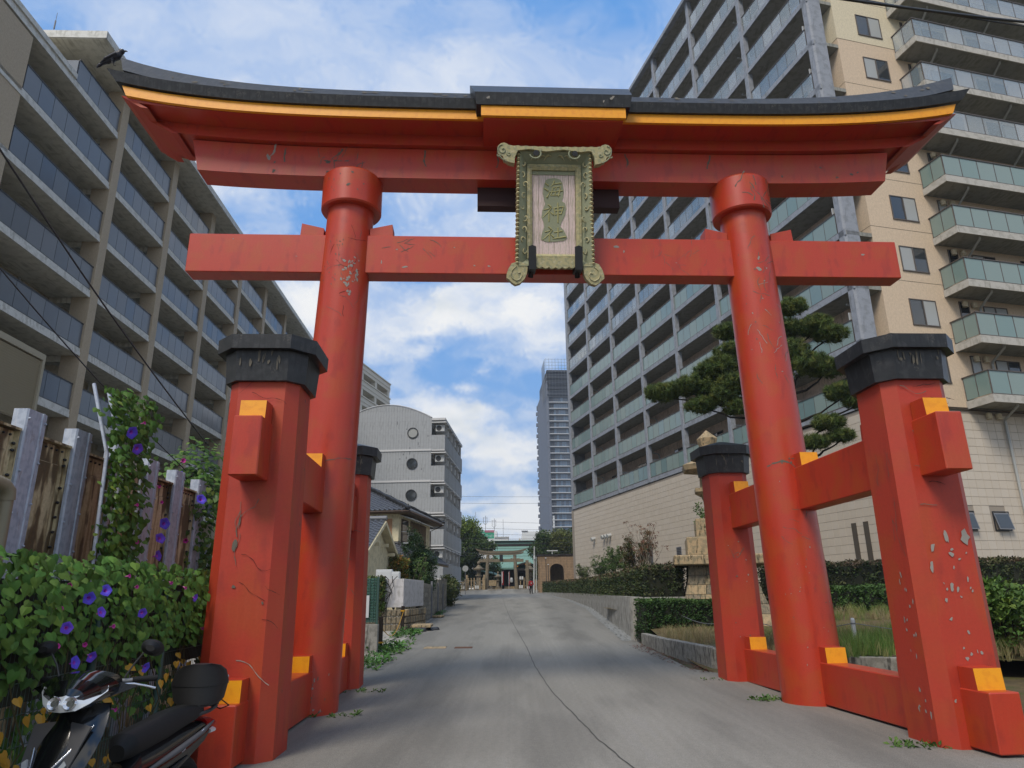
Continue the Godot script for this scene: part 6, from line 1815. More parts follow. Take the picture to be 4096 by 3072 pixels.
func right_mid() -> void:
	rx(61)
	# ground of the field, raised bed and planter
	var fg := MB.new()
	for i in 20:
		var a: float = lerpf(-3.0, -33.0, i / 20.0); var b: float = lerpf(-3.0, -33.0, (i + 1) / 20.0)
		fg.quad(Vector3(5.6 if a > -14 else 3.9, field_y(a), a), Vector3(60, field_y(a), a), Vector3(60, field_y(b), b), Vector3(5.6 if b > -14 else 3.9, field_y(b), b))
	mat("field_soil", Color(1.15, 1.12, 0.95), 0.95, M.soil.albedo_texture, 3.0, true, M.bumpy, 1.0)
	obj("field", fg, M.field_soil, self, "structure")
	var wp := [Vector2(3.62, -22.3), Vector2(4.05, -31.1), Vector2(4.80, -46.0), Vector2(4.78, -63.8), Vector2(3.35, -88.0)]
	var wh := [1.49, 1.52, 1.60, 1.70, 1.84]
	var PW := thing("planter_wall", "long stained concrete planter wall along the road under the clipped hedge", "wall")
	var gut := MB.new(); var bed := MB.new()
	for i in wp.size() - 1:
		var L: float = wp[i].distance_to(wp[i + 1])
		var n := int(L / 3.3)
		for k in n:
			var u0 := k / float(n); var u1 := (k + 1) / float(n)
			var a: Vector2 = wp[i].lerp(wp[i + 1], u0); var b: Vector2 = wp[i].lerp(wp[i + 1], u1)
			var dir := (b - a).normalized(); b -= dir * 0.012
			var nn := Vector2(-dir.y, dir.x)     # away from the road
			var ya := lerpf(wh[i], wh[i + 1], u0); var yb := lerpf(wh[i], wh[i + 1], u1)
			var p := MB.new()
			var g := func(q: Vector2, y: float) -> Vector3: return Vector3(q.x, y, q.y)
			var c := a - nn * -0.25; var d := b - nn * -0.25
			p.quad(g.call(a, ground_y(a.y) - 0.3), g.call(b, ground_y(b.y) - 0.3), g.call(b, yb), g.call(a, ya))
			p.quad(g.call(d, 0), g.call(c, 0), g.call(c, ya), g.call(d, yb))
			p.quad(g.call(a, ya), g.call(b, yb), g.call(d, yb), g.call(c, ya))
			p.quad(g.call(c, 0), g.call(a, 0), g.call(a, ya), g.call(c, ya)); p.quad(g.call(b, 0), g.call(d, 0), g.call(d, yb), g.call(b, yb))
			obj("panel", p, M.concrete_pale, PW)
			var e := a - nn * 0.42; var f := b - nn * 0.42
			gut.quad(g.call(e, ground_y(e.y) + 0.012), g.call(a, ground_y(a.y) + 0.012), g.call(b, ground_y(b.y) + 0.012), g.call(f, ground_y(f.y) + 0.012))
			bed.quad(g.call(c, ya - 0.08), Vector3(18 if a.y < -30 else 9, ya - 0.08, a.y), Vector3(18 if b.y < -30 else 9, yb - 0.08, b.y), g.call(d, yb - 0.08))
	var rw := MB.new(); rw.box(Vector3(5.55, 0.65, -22.85), Vector3(4.1, 1.66, 0.25), Basis(Vector3.UP, 0.19))
	obj("return_panel", rw, M.concrete_pale, PW)
	mat("gutter", Color(0.95, 0.98, 1.02), 0.9, M.concrete.albedo_texture, 3.0, true)
	obj("gutter", gut, M.gutter, self, "structure")
	obj("planter_bed", bed, M.soil, self, "structure")
	# hedges
	var dg := tints([Color(0.040, 0.062, 0.018), Color(0.052, 0.072, 0.022), Color(0.033, 0.050, 0.016), Color(0.07, 0.075, 0.03)], 60, 0.3)
	var rt := tints([Color(0.10, 0.075, 0.04), Color(0.13, 0.08, 0.05), Color(0.075, 0.08, 0.028)], 60, 0.3)
	var gg := tints([Color(0.05, 0.10, 0.022), Color(0.065, 0.125, 0.03), Color(0.04, 0.08, 0.02)], 60, 0.3)
	hedge_run("clipped_hedge", "long clipped hedge with reddish tips on top of the concrete planter wall", [Vector3(4.75, 1.42, -22.9), Vector3(4.75, 1.44, -31.1), Vector3(5.48, 1.52, -46), Vector3(5.45, 1.62, -63.8), Vector3(4.05, 1.76, -89)], [0.98, 0.90, 0.98, 1.08, 1.22], 1.3, 150, M.clu, 0.15, dg, rt)
	hedge_run("boxy_shrub", "dense green boxy shrub at the near end of the planter wall, beside the road", [Vector3(3.72, 0.30, -21.85), Vector3(6.0, 0.30, -22.25)], [1.08, 1.02], 0.95, 520, M.clu, 0.12, tints([Color(0.035, 0.075, 0.02), Color(0.045, 0.09, 0.024)], 40, 0.3), gg)
	hedge_run("tall_hedge", "tall dark clipped hedge in front of the cream block's tiled base", [Vector3(9.3, 0.8, -26.8), Vector3(16, 0.95, -28.3), Vector3(27, 0.95, -31.1)], [1.70, 1.70, 1.8], 1.2, 190, M.clu, 0.17, dg, rt)
	hedge_run("low_hedge", "lower dark green hedge in front of the tall hedge, behind the grass", [Vector3(9.6, 0.7, -25.0), Vector3(15.0, 0.8, -26.3)], [0.95, 0.9], 1.1, 220, M.clu, 0.17, gg, gg)
	# low kerb wall of the raised bed beside the road
	var KW := thing("kerb_wall", "low weathered concrete kerb wall holding the grassy bed beside the road", "wall")
	var kp := [Vector2(3.62, -21.4), Vector2(3.70, -19.0), Vector2(4.08, -15.6), Vector2(5.6, -14.6), Vector2(8.2, -13.4)]
	var kt := [0.50, 0.50, 0.50, 0.46, 0.34]
	for i in kp.size() - 1:
		var dir: Vector2 = (kp[i + 1] - kp[i]).normalized(); var nn := Vector2(-dir.y, dir.x)
		if nn.x < 0: nn = -nn
		var p := MB.new()
		var mid: Vector2 = (kp[i] + kp[i + 1]) / 2 + nn * 0.09
		var top: float = (kt[i] + kt[i + 1]) / 2
		p.cbox(Vector3(mid.x, top / 2 - 0.15, mid.y), Vector3(0.18, top + 0.3, kp[i].distance_to(kp[i + 1]) - 0.015), 0.015, Basis(Vector3.UP, atan2(dir.x, dir.y)))
		obj("kerb_segment", p, M.concrete, KW)
	var bs := MB.new()
	bs.quad(Vector3(3.75, 0.44, -22.6), Vector3(4.2, 0.44, -15.6), Vector3(9.5, 0.36, -13.2), Vector3(9.5, 0.44, -22.6))
	bs.quad(Vector3(9.5, 0.36, -13.2), Vector3(13.5, 0.3, -12.0), Vector3(13.5, 0.55, -22.6), Vector3(9.5, 0.44, -22.6))
	obj("raised_bed", bs, M.field_soil, self, "structure")
	# fallen leaves along the kerb
	var fl := []
	for i in 500:
		var u := rf(0, 1)
		var z := lerpf(-21.0, -15.0, u)
		fl.append(Transform3D(Basis(Vector3.UP, rf(0, 6)) * Basis(Vector3.RIGHT, PI / 2 + rf(-0.3, 0.3)) * Basis().scaled(Vector3.ONE * rf(0.02, 0.045)), Vector3(lerpf(3.58, 3.98, u * u) - pow(rf(0, 1), 2) * 0.4, ground_y(z) + 0.02, z)))
	tag(scatter("fallen_leaves", heart(0.2), M.leaf, fl, tints([Color(0.20, 0.06, 0.035), Color(0.16, 0.08, 0.04), Color(0.12, 0.045, 0.03)], 30, 0.3)), "dry red-brown leaves blown along the foot of the low kerb wall", "fallen leaves", "", "stuff")
	# grasses
	var t1 := grass_tuft(16, 0.42, 0.10, 0.35); var t2 := grass_tuft(14, 0.75, 0.10, 0.22)
	var g1 := []; var g2 := []; var g3 := []
	var f := FastNoiseLite.new(); f.seed = 8; f.frequency = 0.25
	for i in 5200:
		var x := rf(3.9, 20.0); var z := rf(-24.5, -12.6)
		var base := 0.43 if (x < 13.3 and z > -22.5) else field_y(z)
		if x < 4.2 - (z + 15.6) * -0.06: continue
		if z > -13.6 and x < 8: continue
		var k := f.get_noise_2d(x, z)
		var X := Transform3D(Basis(Vector3.UP, rf(0, 6)).scaled(Vector3.ONE * rf(0.35, 0.9)), Vector3(x, base, z))
		if k > -0.05 and x > 6.0: g1.append(X)
		elif k > -0.35: g2.append(X)
	for i in 1500:
		var a := rf(0, TAU); var r := sqrt(rf(0, 1))
		g3.append(Transform3D(Basis(Vector3.UP, rf(0, 6)).scaled(Vector3.ONE * rf(0.8, 1.15)), Vector3(11.6 + cos(a) * r * 3.2, 0.35, -15.6 + sin(a) * r * 1.5)))
	tag(scatter("grass", t1, M.leaf, g1, tints([Color(0.16, 0.19, 0.05), Color(0.22, 0.21, 0.08), Color(0.10, 0.17, 0.035)], 60, 0.3)), "long green and yellowing grass in the field behind the gate", "grass", "", "stuff")
	tag(scatter("dry_grass", t1, M.leaf, g2, tints([Color(0.30, 0.24, 0.13), Color(0.26, 0.21, 0.11), Color(0.20, 0.19, 0.08)], 60, 0.3)), "short dry straw-coloured grass on the raised bed", "grass", "", "stuff")
	tag(scatter("reeds", t2, M.leaf, g3, tints([Color(0.27, 0.17, 0.075), Color(0.22, 0.14, 0.06), Color(0.32, 0.22, 0.10)], 60, 0.3)), "stand of tall brown reeds beyond the right-hand front pillar", "reeds", "", "stuff")
	var g4 := []
	for i in 110: g4.append(Transform3D(Basis(Vector3.UP, rf(0, 6)).scaled(Vector3.ONE * rf(0.4, 0.75)), Vector3(6.7 + rf(-0.9, 1.1), 0.40, -14.6 + rf(-0.5, 0.5))))
	tag(scatter("green_grass", t2, M.leaf, g4, tints([Color(0.08, 0.17, 0.03), Color(0.12, 0.20, 0.05)], 40, 0.3)), "clump of tall bright green grass behind the lower beam", "grass", "", "stuff")
	# white posts with a sagging chain
	var pos := [Vector3(7.45, 0.36, -16.35), Vector3(4.85, 0.44, -23.0 + 1.2), Vector3(11.5, 0.3, -13.6), Vector3(5.8, 0.44, -19.0)]
	var lab := ["pale chain post standing in the grass behind the right column", "pale chain post beside the boxy shrub and the stone lantern", "pale chain post at the edge of the field near the brown reeds", "pale chain post between the stone lantern and the rear pillar"]
	var first: Node3D = null
	for i in 4:
		if first == null:
			first = thing("chain_post", lab[i], "post", pos[i], 0, "posts carrying the chain round the grass")
			var pb := MB.new(); pb.lathe([Vector2(0.045, -0.1), Vector2(0.045, 0.62), Vector2(0.03, 0.655), Vector2(0.0, 0.665)], 12); obj("shaft", pb, M.white_metal, first)
			var rg := MB.new(); rg.lathe([Vector2(0.052, 0.53), Vector2(0.052, 0.56)], 12); obj("ring", rg, M.grey_metal, first)
		else: dup(first, pos[i], rf(0, 3), lab[i])
	for c in [[pos[0], pos[2], "thin chain sagging towards the reeds from the post behind the column"], [pos[1], pos[3], "thin chain sagging from the post beside the boxy shrub"], [pos[3], pos[0], "thin chain hanging between the two posts behind the gate"]]:
		var mb := MB.new(); var l := []
		for i in 15:
			var u := i / 14.0
			l.append(c[0].lerp(c[1], u) + Vector3(0, 0.55 - sin(u * PI) * 0.22, 0))
		mb.tube(l, 0.009, 5)
		tag(obj("chain", mb, M.grey_metal), c[2], "chain")
	lantern_tower()
	pine()
	young_trees()
	# concrete post and bushes near the edge of the field
	var cp := MB.new()
	cp.prism(PackedVector2Array([Vector2(-0.2, -0.1), Vector2(0.24, -0.1), Vector2(0.25, 2.0), Vector2(0.18, 2.28), Vector2(-0.06, 2.22), Vector2(-0.19, 1.98), Vector2(-0.15, 1.5), Vector2(-0.22, 1.2), Vector2(-0.17, 0.7), Vector2(-0.21, 0.3)]), -0.2, 0.2, Transform3D(Basis(Vector3.UP, -0.5), Vector3(8.42, 0, -11.6)))
	tag(obj("stone_post", cp, M.concrete), "broken weathered stone post standing at the edge of the field", "post")
	var bt := tints([Color(0.08, 0.145, 0.025), Color(0.11, 0.17, 0.03), Color(0.055, 0.11, 0.02)], 50, 0.3)
	for b in [[Vector3(9.3, 0.3, -14.2), 0.9, 1.35, "leafy green bush with yellowish tips beside the stone post"], [Vector3(11.3, 0.3, -16.9), 1.1, 1.3, "broad green bush behind the reeds, before the tall hedge"]]:
		var B := thing("bush", b[3], "bush", b[0])
		var st := MB.new()
		for i in 5: limbs([Vector3.ZERO, Vector3(rf(-0.4, 0.4), b[2] * 0.5, rf(-0.4, 0.4)), Vector3(rf(-0.7, 0.7), b[2], rf(-0.7, 0.7))], st, 0.02, 0.006)
		obj("stem", st, M.bark, B, "stuff")
		crown(B, [[Vector3(0, b[2] * 0.55, 0), Vector3(b[1], b[2] * 0.5, b[1]), 480], [Vector3(-0.3, b[2] * 0.8, 0.2), Vector3(b[1] * 0.6, b[2] * 0.35, b[1] * 0.6), 160]], M.clu, M.leaf, 0.20, bt, 0.35)
	# weeds at the feet of the gate
	var wt := tints([Color(0.05, 0.11, 0.02), Color(0.08, 0.14, 0.03)], 20, 0.3)
	for w in [[Vector3(3.95, 0, -11.75), 14, "small weeds at the foot of the right round column"], [Vector3(3.85, 0, -14.15), 10, "small weeds at the foot of the right rear pillar"], [Vector3(4.35, 0, -8.25), 8, "few blades of weed at the foot of the right front pillar"], [Vector3(-2.55, 0, -10.72), 5, "sprig of weed at the foot of the left round column"], [Vector3(-2.62, 0, -13.2), 6, "sprig of weed at the foot of the left rear pillar"]]:
		var sp := []
		for i in w[1] * 3: sp.append(w[0] + Vector3(rf(-0.35, 0.35), 0.0, rf(-0.12, 0.14)))
		weed_patch("weeds", w[2], sp, 0.13, wt, M.clu)

func hedge_run(called: String, label: String, pts: Array, hs: Array, depth: float, per_m: float, mesh: Mesh, size: float, tint: Array, top_tint: Array) -> void:
	var N: Node3D = null
	for i in pts.size() - 1:
		var a: Vector3 = pts[i]; var b: Vector3 = pts[i + 1]
		var far := clampf(28.0 / (a.lerp(b, 0.5).length()), 0.25, 1.0)
		var h := hedge(called, label, "hedge", a, b, hs[i], depth, int(a.distance_to(b) * per_m * lerpf(0.55, 1.0, far)), mesh, M.leaf, size * lerpf(1.5, 1.0, far), tint, top_tint, "", hs[i + 1])
		if N == null: N = h
		else:
			for c in h.get_children():
				var X: Transform3D = h.transform * c.transform
				h.remove_child(c); c.transform = N.transform.affine_inverse() * X
				var nm := String(c.name).split("_0")[0]
				c.name = "%s_%03d" % [nm, i]
				N.add_child(c, true)
			used[called] -= 1
			remove_child(h); h.free()

func lantern_tower() -> void:
	rx(62)
	var N := thing("stone_lantern_tower", "very tall stone lantern on a tapering block pedestal behind the rear pillar", "stone lantern", Vector3(6.6, 0.40, -23.4), -0.20)
	# pedestal: courses of cut blocks on a curved batter
	var prof := func(y: float) -> float: return 0.98 + 0.66 * pow(1.0 - y / 2.0, 1.7)
	var core := MB.new()
	for i in 7:
		var y0 := i * 2.0 / 7.0; var y1 := (i + 1) * 2.0 / 7.0
		var r0: float = prof.call(y0) - 0.03; var r1: float = prof.call(y1) - 0.03
		for k in 4:
			var Bq := Basis(Vector3.UP, k * PI / 2)
			core.quad(Bq * Vector3(-r0, y0, r0), Bq * Vector3(r0, y0, r0), Bq * Vector3(r1, y1, r1), Bq * Vector3(-r1, y1, r1))
	var ped := obj("pedestal", core, M.hedge_core, N)
	for i in 7:
		var y0 := i * 2.0 / 7.0 + 0.006; var y1 := (i + 1) * 2.0 / 7.0 - 0.006
		var r0: float = prof.call(y0); var r1: float = prof.call(y1)
		for k in 4:
			var Bq := Basis(Vector3.UP, k * PI / 2)
			var n := 5 if i < 4 else 4
			var off := 0.0 if i % 2 else 0.07
			for j in n:
				var u0 := clampf((j + off) / n if j else 0.0, 0, 1); var u1 := clampf((j + 1 + off) / n if j < n - 1 else 1.0, 0, 1)
				var b := MB.new()
				var g := 0.008
				var p := rf(-0.012, 0.012)
				var P := [Vector3(lerpf(-r0, r0, u0) + g, y0, r0 + p), Vector3(lerpf(-r0, r0, u1) - g, y0, r0 + p), Vector3(lerpf(-r1, r1, u1) - g, y1, r1 + p), Vector3(lerpf(-r1, r1, u0) + g, y1, r1 + p)]
				var Q := P.map(func(w): return w - Vector3(0, 0, 0.10 + p))
				P = P.map(func(w): return Bq * w); Q = Q.map(func(w): return Bq * w)
				b.quad(P[0], P[1], P[2], P[3]); b.quad(P[3], P[2], Q[2], Q[3]); b.quad(Q[0], Q[1], P[1], P[0]); b.quad(P[1], Q[1], Q[2], P[2]); b.quad(Q[0], P[0], P[3], Q[3])
				obj("block", b, M.stone if rng.randf() < 0.6 else M.stone_pale, ped)
	var s := MB.new(); s.cbox(Vector3(0, 2.16, 0), Vector3(2.84, 0.30, 2.84), 0.03); obj("cap_slab", s, M.stone_pale, N)
	s = MB.new(); s.cbox(Vector3(0, 2.60, 0), Vector3(1.95, 0.56, 1.95), 0.02); obj("step", s, M.stone_pale, N)
	s = MB.new(); s.cbox(Vector3(0, 3.18, 0), Vector3(1.28, 0.60, 1.28), 0.02); obj("step", s, M.stone_pale, N)
	s = MB.new(); s.lathe([Vector2(0.34, 3.48), Vector2(0.30, 3.7), Vector2(0.25, 3.9), Vector2(0.30, 4.1), Vector2(0.36, 4.25)], 24); obj("shaft", s, M.stone_pale, N)
	s = MB.new(); s.lathe([Vector2(0.40, 4.25), Vector2(0.62, 4.38), Vector2(0.62, 4.50), Vector2(0.45, 4.52)], 6, Transform3D(), false); obj("platform", s, M.stone_pale, N)
	s = MB.new(); s.lathe([Vector2(0.40, 4.52), Vector2(0.40, 5.05)], 6, Transform3D(), false); obj("light_chamber", s, M.stone_pale, N)
	s = MB.new(); s.lathe([Vector2(0.42, 5.05), Vector2(0.96, 5.10), Vector2(1.02, 5.26), Vector2(0.62, 5.42), Vector2(0.34, 5.64), Vector2(0.22, 5.72)], 6, Transform3D(), false); obj("roof", s, M.stone_pale, N)
	s = MB.new(); s.lathe([Vector2(0.20, 5.70), Vector2(0.24, 5.78), Vector2(0.345, 6.18), Vector2(0.345, 6.20), Vector2(0.03, 6.48), Vector2(0, 6.49)], 6, Transform3D(), false, 0.3); obj("finial", s, M.stone_pale, N)
	var W := thing("sprig", "leafy sprig growing from the stone lantern's steps beside the red pillar", "plant", Vector3(6.25, 3.25, -23.1))
	var st := MB.new()
	for i in 3: limbs([Vector3.ZERO, Vector3(rf(-0.15, 0.05), 0.5, 0), Vector3(rf(-0.35, 0.0), 1.05, rf(-0.1, 0.1))], st, 0.012, 0.004)
	obj("stem", st, M.bark, W, "stuff")
	crown(W, [[Vector3(-0.12, 0.35, 0), Vector3(0.3, 0.35, 0.25), 40], [Vector3(-0.2, 0.85, 0), Vector3(0.18, 0.3, 0.2), 18]], M.clu, M.leaf, 0.14, tints([Color(0.07, 0.13, 0.03), Color(0.1, 0.16, 0.04)], 12, 0.3))

func pine() -> void:
	rx(63)
	var N := thing("pine_tree", "old leaning pine with flat dark needle pads behind the right column", "tree", Vector3(10.3, 0.6, -25.6))
	var o := Vector3(10.3, 0.6, -25.6)
	var tr := MB.new()
	limbs([Vector3.ZERO, Vector3(-0.25, 2.6, 0.2), Vector3(-0.1, 5.2, 0.4), Vector3(-0.4, 7.4, 0.4), Vector3(-0.1, 9.4, 0.6), Vector3(0.35, 11.0, 0.6)], tr, 0.24, 0.07, 0.05)
	obj("trunk", tr, M.bark, N)
	var pads := [[5.86, 9.05, -26.3, 0.75], [6.5, 9.2, -26.2, 0.65], [7.06, 9.25, -26.0, 0.80], [7.7, 9.75, -25.9, 0.75], [8.1, 9.95, -25.8, 0.8], [8.53, 9.2, -25.6, 0.9], [8.45, 11.3, -25.6, 0.62], [8.5, 10.5, -25.7, 0.7], [7.2, 8.45, -26.0, 0.62], [8.55, 8.25, -25.6, 0.62], [7.9, 8.75, -25.8, 0.8], [10.7, 11.95, -24.8, 0.65], [11.3, 11.05, -24.5, 0.75], [11.8, 10.65, -24.3, 0.65], [10.9, 9.6, -24.7, 0.95], [10.3, 10.2, -24.9, 0.9], [11.6, 9.35, -24.4, 0.72], [12.3, 8.05, -24.0, 0.62], [11.9, 8.4, -24.2, 0.7], [11.3, 7.35, -24.5, 0.62], [10.85, 6.7, -24.7, 0.55], [11.65, 6.85, -24.4, 0.5], [10.4, 11.2, -25.2, 0.8]]
	var where := []
	for p in pads:
		var c := Vector3(p[0], p[1], p[2]) - o
		var br := MB.new()
		var hub := Vector3(-0.2, clampf(c.y - 0.9, 4.0, 10.5), 0.45)
		limbs([hub, hub.lerp(c, 0.5) + Vector3(0, -0.25, 0) + rdir() * 0.15, c + Vector3(0, -0.12, 0)], br, 0.07, 0.018, 0.05)
		obj("branch", br, M.bark, N)
		for i in int(400 * p[3]):
			var d := rdir()
			var q: Vector3 = c + Vector3(d.x * 0.95, d.y * 0.46, d.z * 0.95) * p[3] * pow(rf(0, 1), 0.4)
			where.append(Transform3D(Basis(Vector3.UP, rf(0, 6)) * Basis(Vector3.RIGHT, rf(-0.7, 0.7)) * Basis().scaled(Vector3.ONE * rf(0.13, 0.23)), q))
	scatter("needles", M.tuft, M.needle, where, tints([Color(0.075, 0.115, 0.028), Color(0.11, 0.145, 0.035), Color(0.05, 0.08, 0.024), Color(0.14, 0.165, 0.04)], 80, 0.3), N)

func young_trees() -> void:
	rx(64)
	var sets := [[Vector3(5.75, 1.45, -31.2), 3.0, 0, "nearly bare young tree with a few rusty leaves behind the hedge"], [Vector3(5.9, 1.45, -34.4), 2.75, 1, "bushy young tree of dull green and brown leaves, beside the nearly bare one"], [Vector3(5.85, 1.48, -38.6), 2.5, 2, "slim young tree with thin green leaves in the middle of the planter row"], [Vector3(6.0, 1.5, -43.4), 2.6, 3, "young tree with fresh green top, fourth along the hedge from the stone lantern"], [Vector3(6.0, 1.52, -50.0), 2.45, 3, "young green tree, fifth along the hedge from the stone lantern"], [Vector3(5.6, 1.6, -59.0), 2.2, 4, "small pale green tree, farthest along the hedge towards the brick shed"]]
	var pal := [[Color(0.14, 0.055, 0.03), Color(0.17, 0.08, 0.04)], [Color(0.09, 0.085, 0.03), Color(0.12, 0.075, 0.035), Color(0.06, 0.085, 0.025)], [Color(0.07, 0.11, 0.03)], [Color(0.07, 0.125, 0.03), Color(0.055, 0.09, 0.025)], [Color(0.09, 0.12, 0.045)]]
	for s in sets:
		var T := thing("young_tree", s[3], "tree", s[0], 0, "young trees behind the clipped hedge")
		var h: float = s[1]
		var tr := MB.new()
		limbs([Vector3.ZERO, Vector3(rf(-0.05, 0.05), h * 0.3, 0), Vector3(rf(-0.1, 0.1), h * 0.55, rf(-0.1, 0.1))], tr, 0.045, 0.03, 0.015)
		obj("trunk", tr, M.bark_pale, T)
		var tips := []
		var twg := MB.new()
		for i in 15 if s[2] == 0 else 11:
			var a := rf(0, TAU); var r := rf(0.25, 0.62) * h * 0.33
			var st := Vector3(0, rf(0.25, 0.55) * h, 0)
			var e := Vector3(cos(a) * r * 1.3, rf(0.62, 1.0) * h, sin(a) * r * 1.3)
			limbs([st, st.lerp(e, 0.5) + rdir() * 0.06, e], twg, 0.016, 0.004, 0.025)
			tips.append(e); tips.append(st.lerp(e, 0.62))
			if s[2] == 0:
				for k in 2: limbs([st.lerp(e, 0.55), e + rdir() * 0.35], twg, 0.007, 0.003, 0.02)
		obj("branches", twg, M.bark_pale, T, "stuff")
		var blobs := []
		for e in tips: blobs.append([e, Vector3(0.26, 0.24, 0.26) * (1.0 + h * 0.05), [4, 26, 12, 20, 14][s[2]]])
		crown(T, blobs, M.clu, M.leaf, [0.10, 0.13, 0.11, 0.13, 0.14][s[2]], tints(pal[s[2]], 40, 0.3))

# ---------------------------------------------------------------- houses, walls and the grey round-roofed block on the left
# rows of curved roof tiles over a plane: o at the eave, u along the eave, w up the slope; keep(s, t) says where the roof is
func roof_tiles(called: String, o: Vector3, u: Vector3, w: Vector3, keep: Callable, m: Material, parent: Node, pu := 0.28, pw := 0.26) -> void:
	var mb := MB.new()
	var U := u.normalized(); var W := w.normalized(); var N := U.cross(W).normalized()
	if N.y < 0: N = -N
	var nu := int(u.length() / pu); var nw := int(w.length() / pw)
	for j in nw:
		for i in nu:
			var s := (i + 0.5) / nu; var t := (j + 0.5) / nw
			if not keep.call(s, t): continue
			var p := o + u * (i / float(nu)) + w * (j / float(nw)) + N * 0.02
			var du := u / nu; var dw := w / nw * 1.12
			var hs := [0.0, 0.052, 0.045, 0.004, -0.008, 0.0]
			var tone := rf(0.85, 1.15)
			mb.col = Color(tone, tone, tone * rf(0.98, 1.06))
			for k in 5:
				var a: Vector3 = p + du * (k / 5.0) + N * hs[k]; var b: Vector3 = p + du * ((k + 1) / 5.0) + N * hs[k + 1]
				if U.cross(W).y > 0:
					mb.quad(a + N * 0.03, b + N * 0.03, b + dw, a + dw); mb.quad(a - N * 0.02, b - N * 0.02, b + N * 0.03, a + N * 0.03)
				else:
					mb.quad(b + N * 0.03, a + N * 0.03, a + dw, b + dw); mb.quad(b - N * 0.02, a - N * 0.02, a + N * 0.03, b + N * 0.03)
	obj(called, mb, m, parent, "stuff")

func ac_unit() -> Node3D:
	var A := Node3D.new(); A.name = "air_conditioner"
	return A

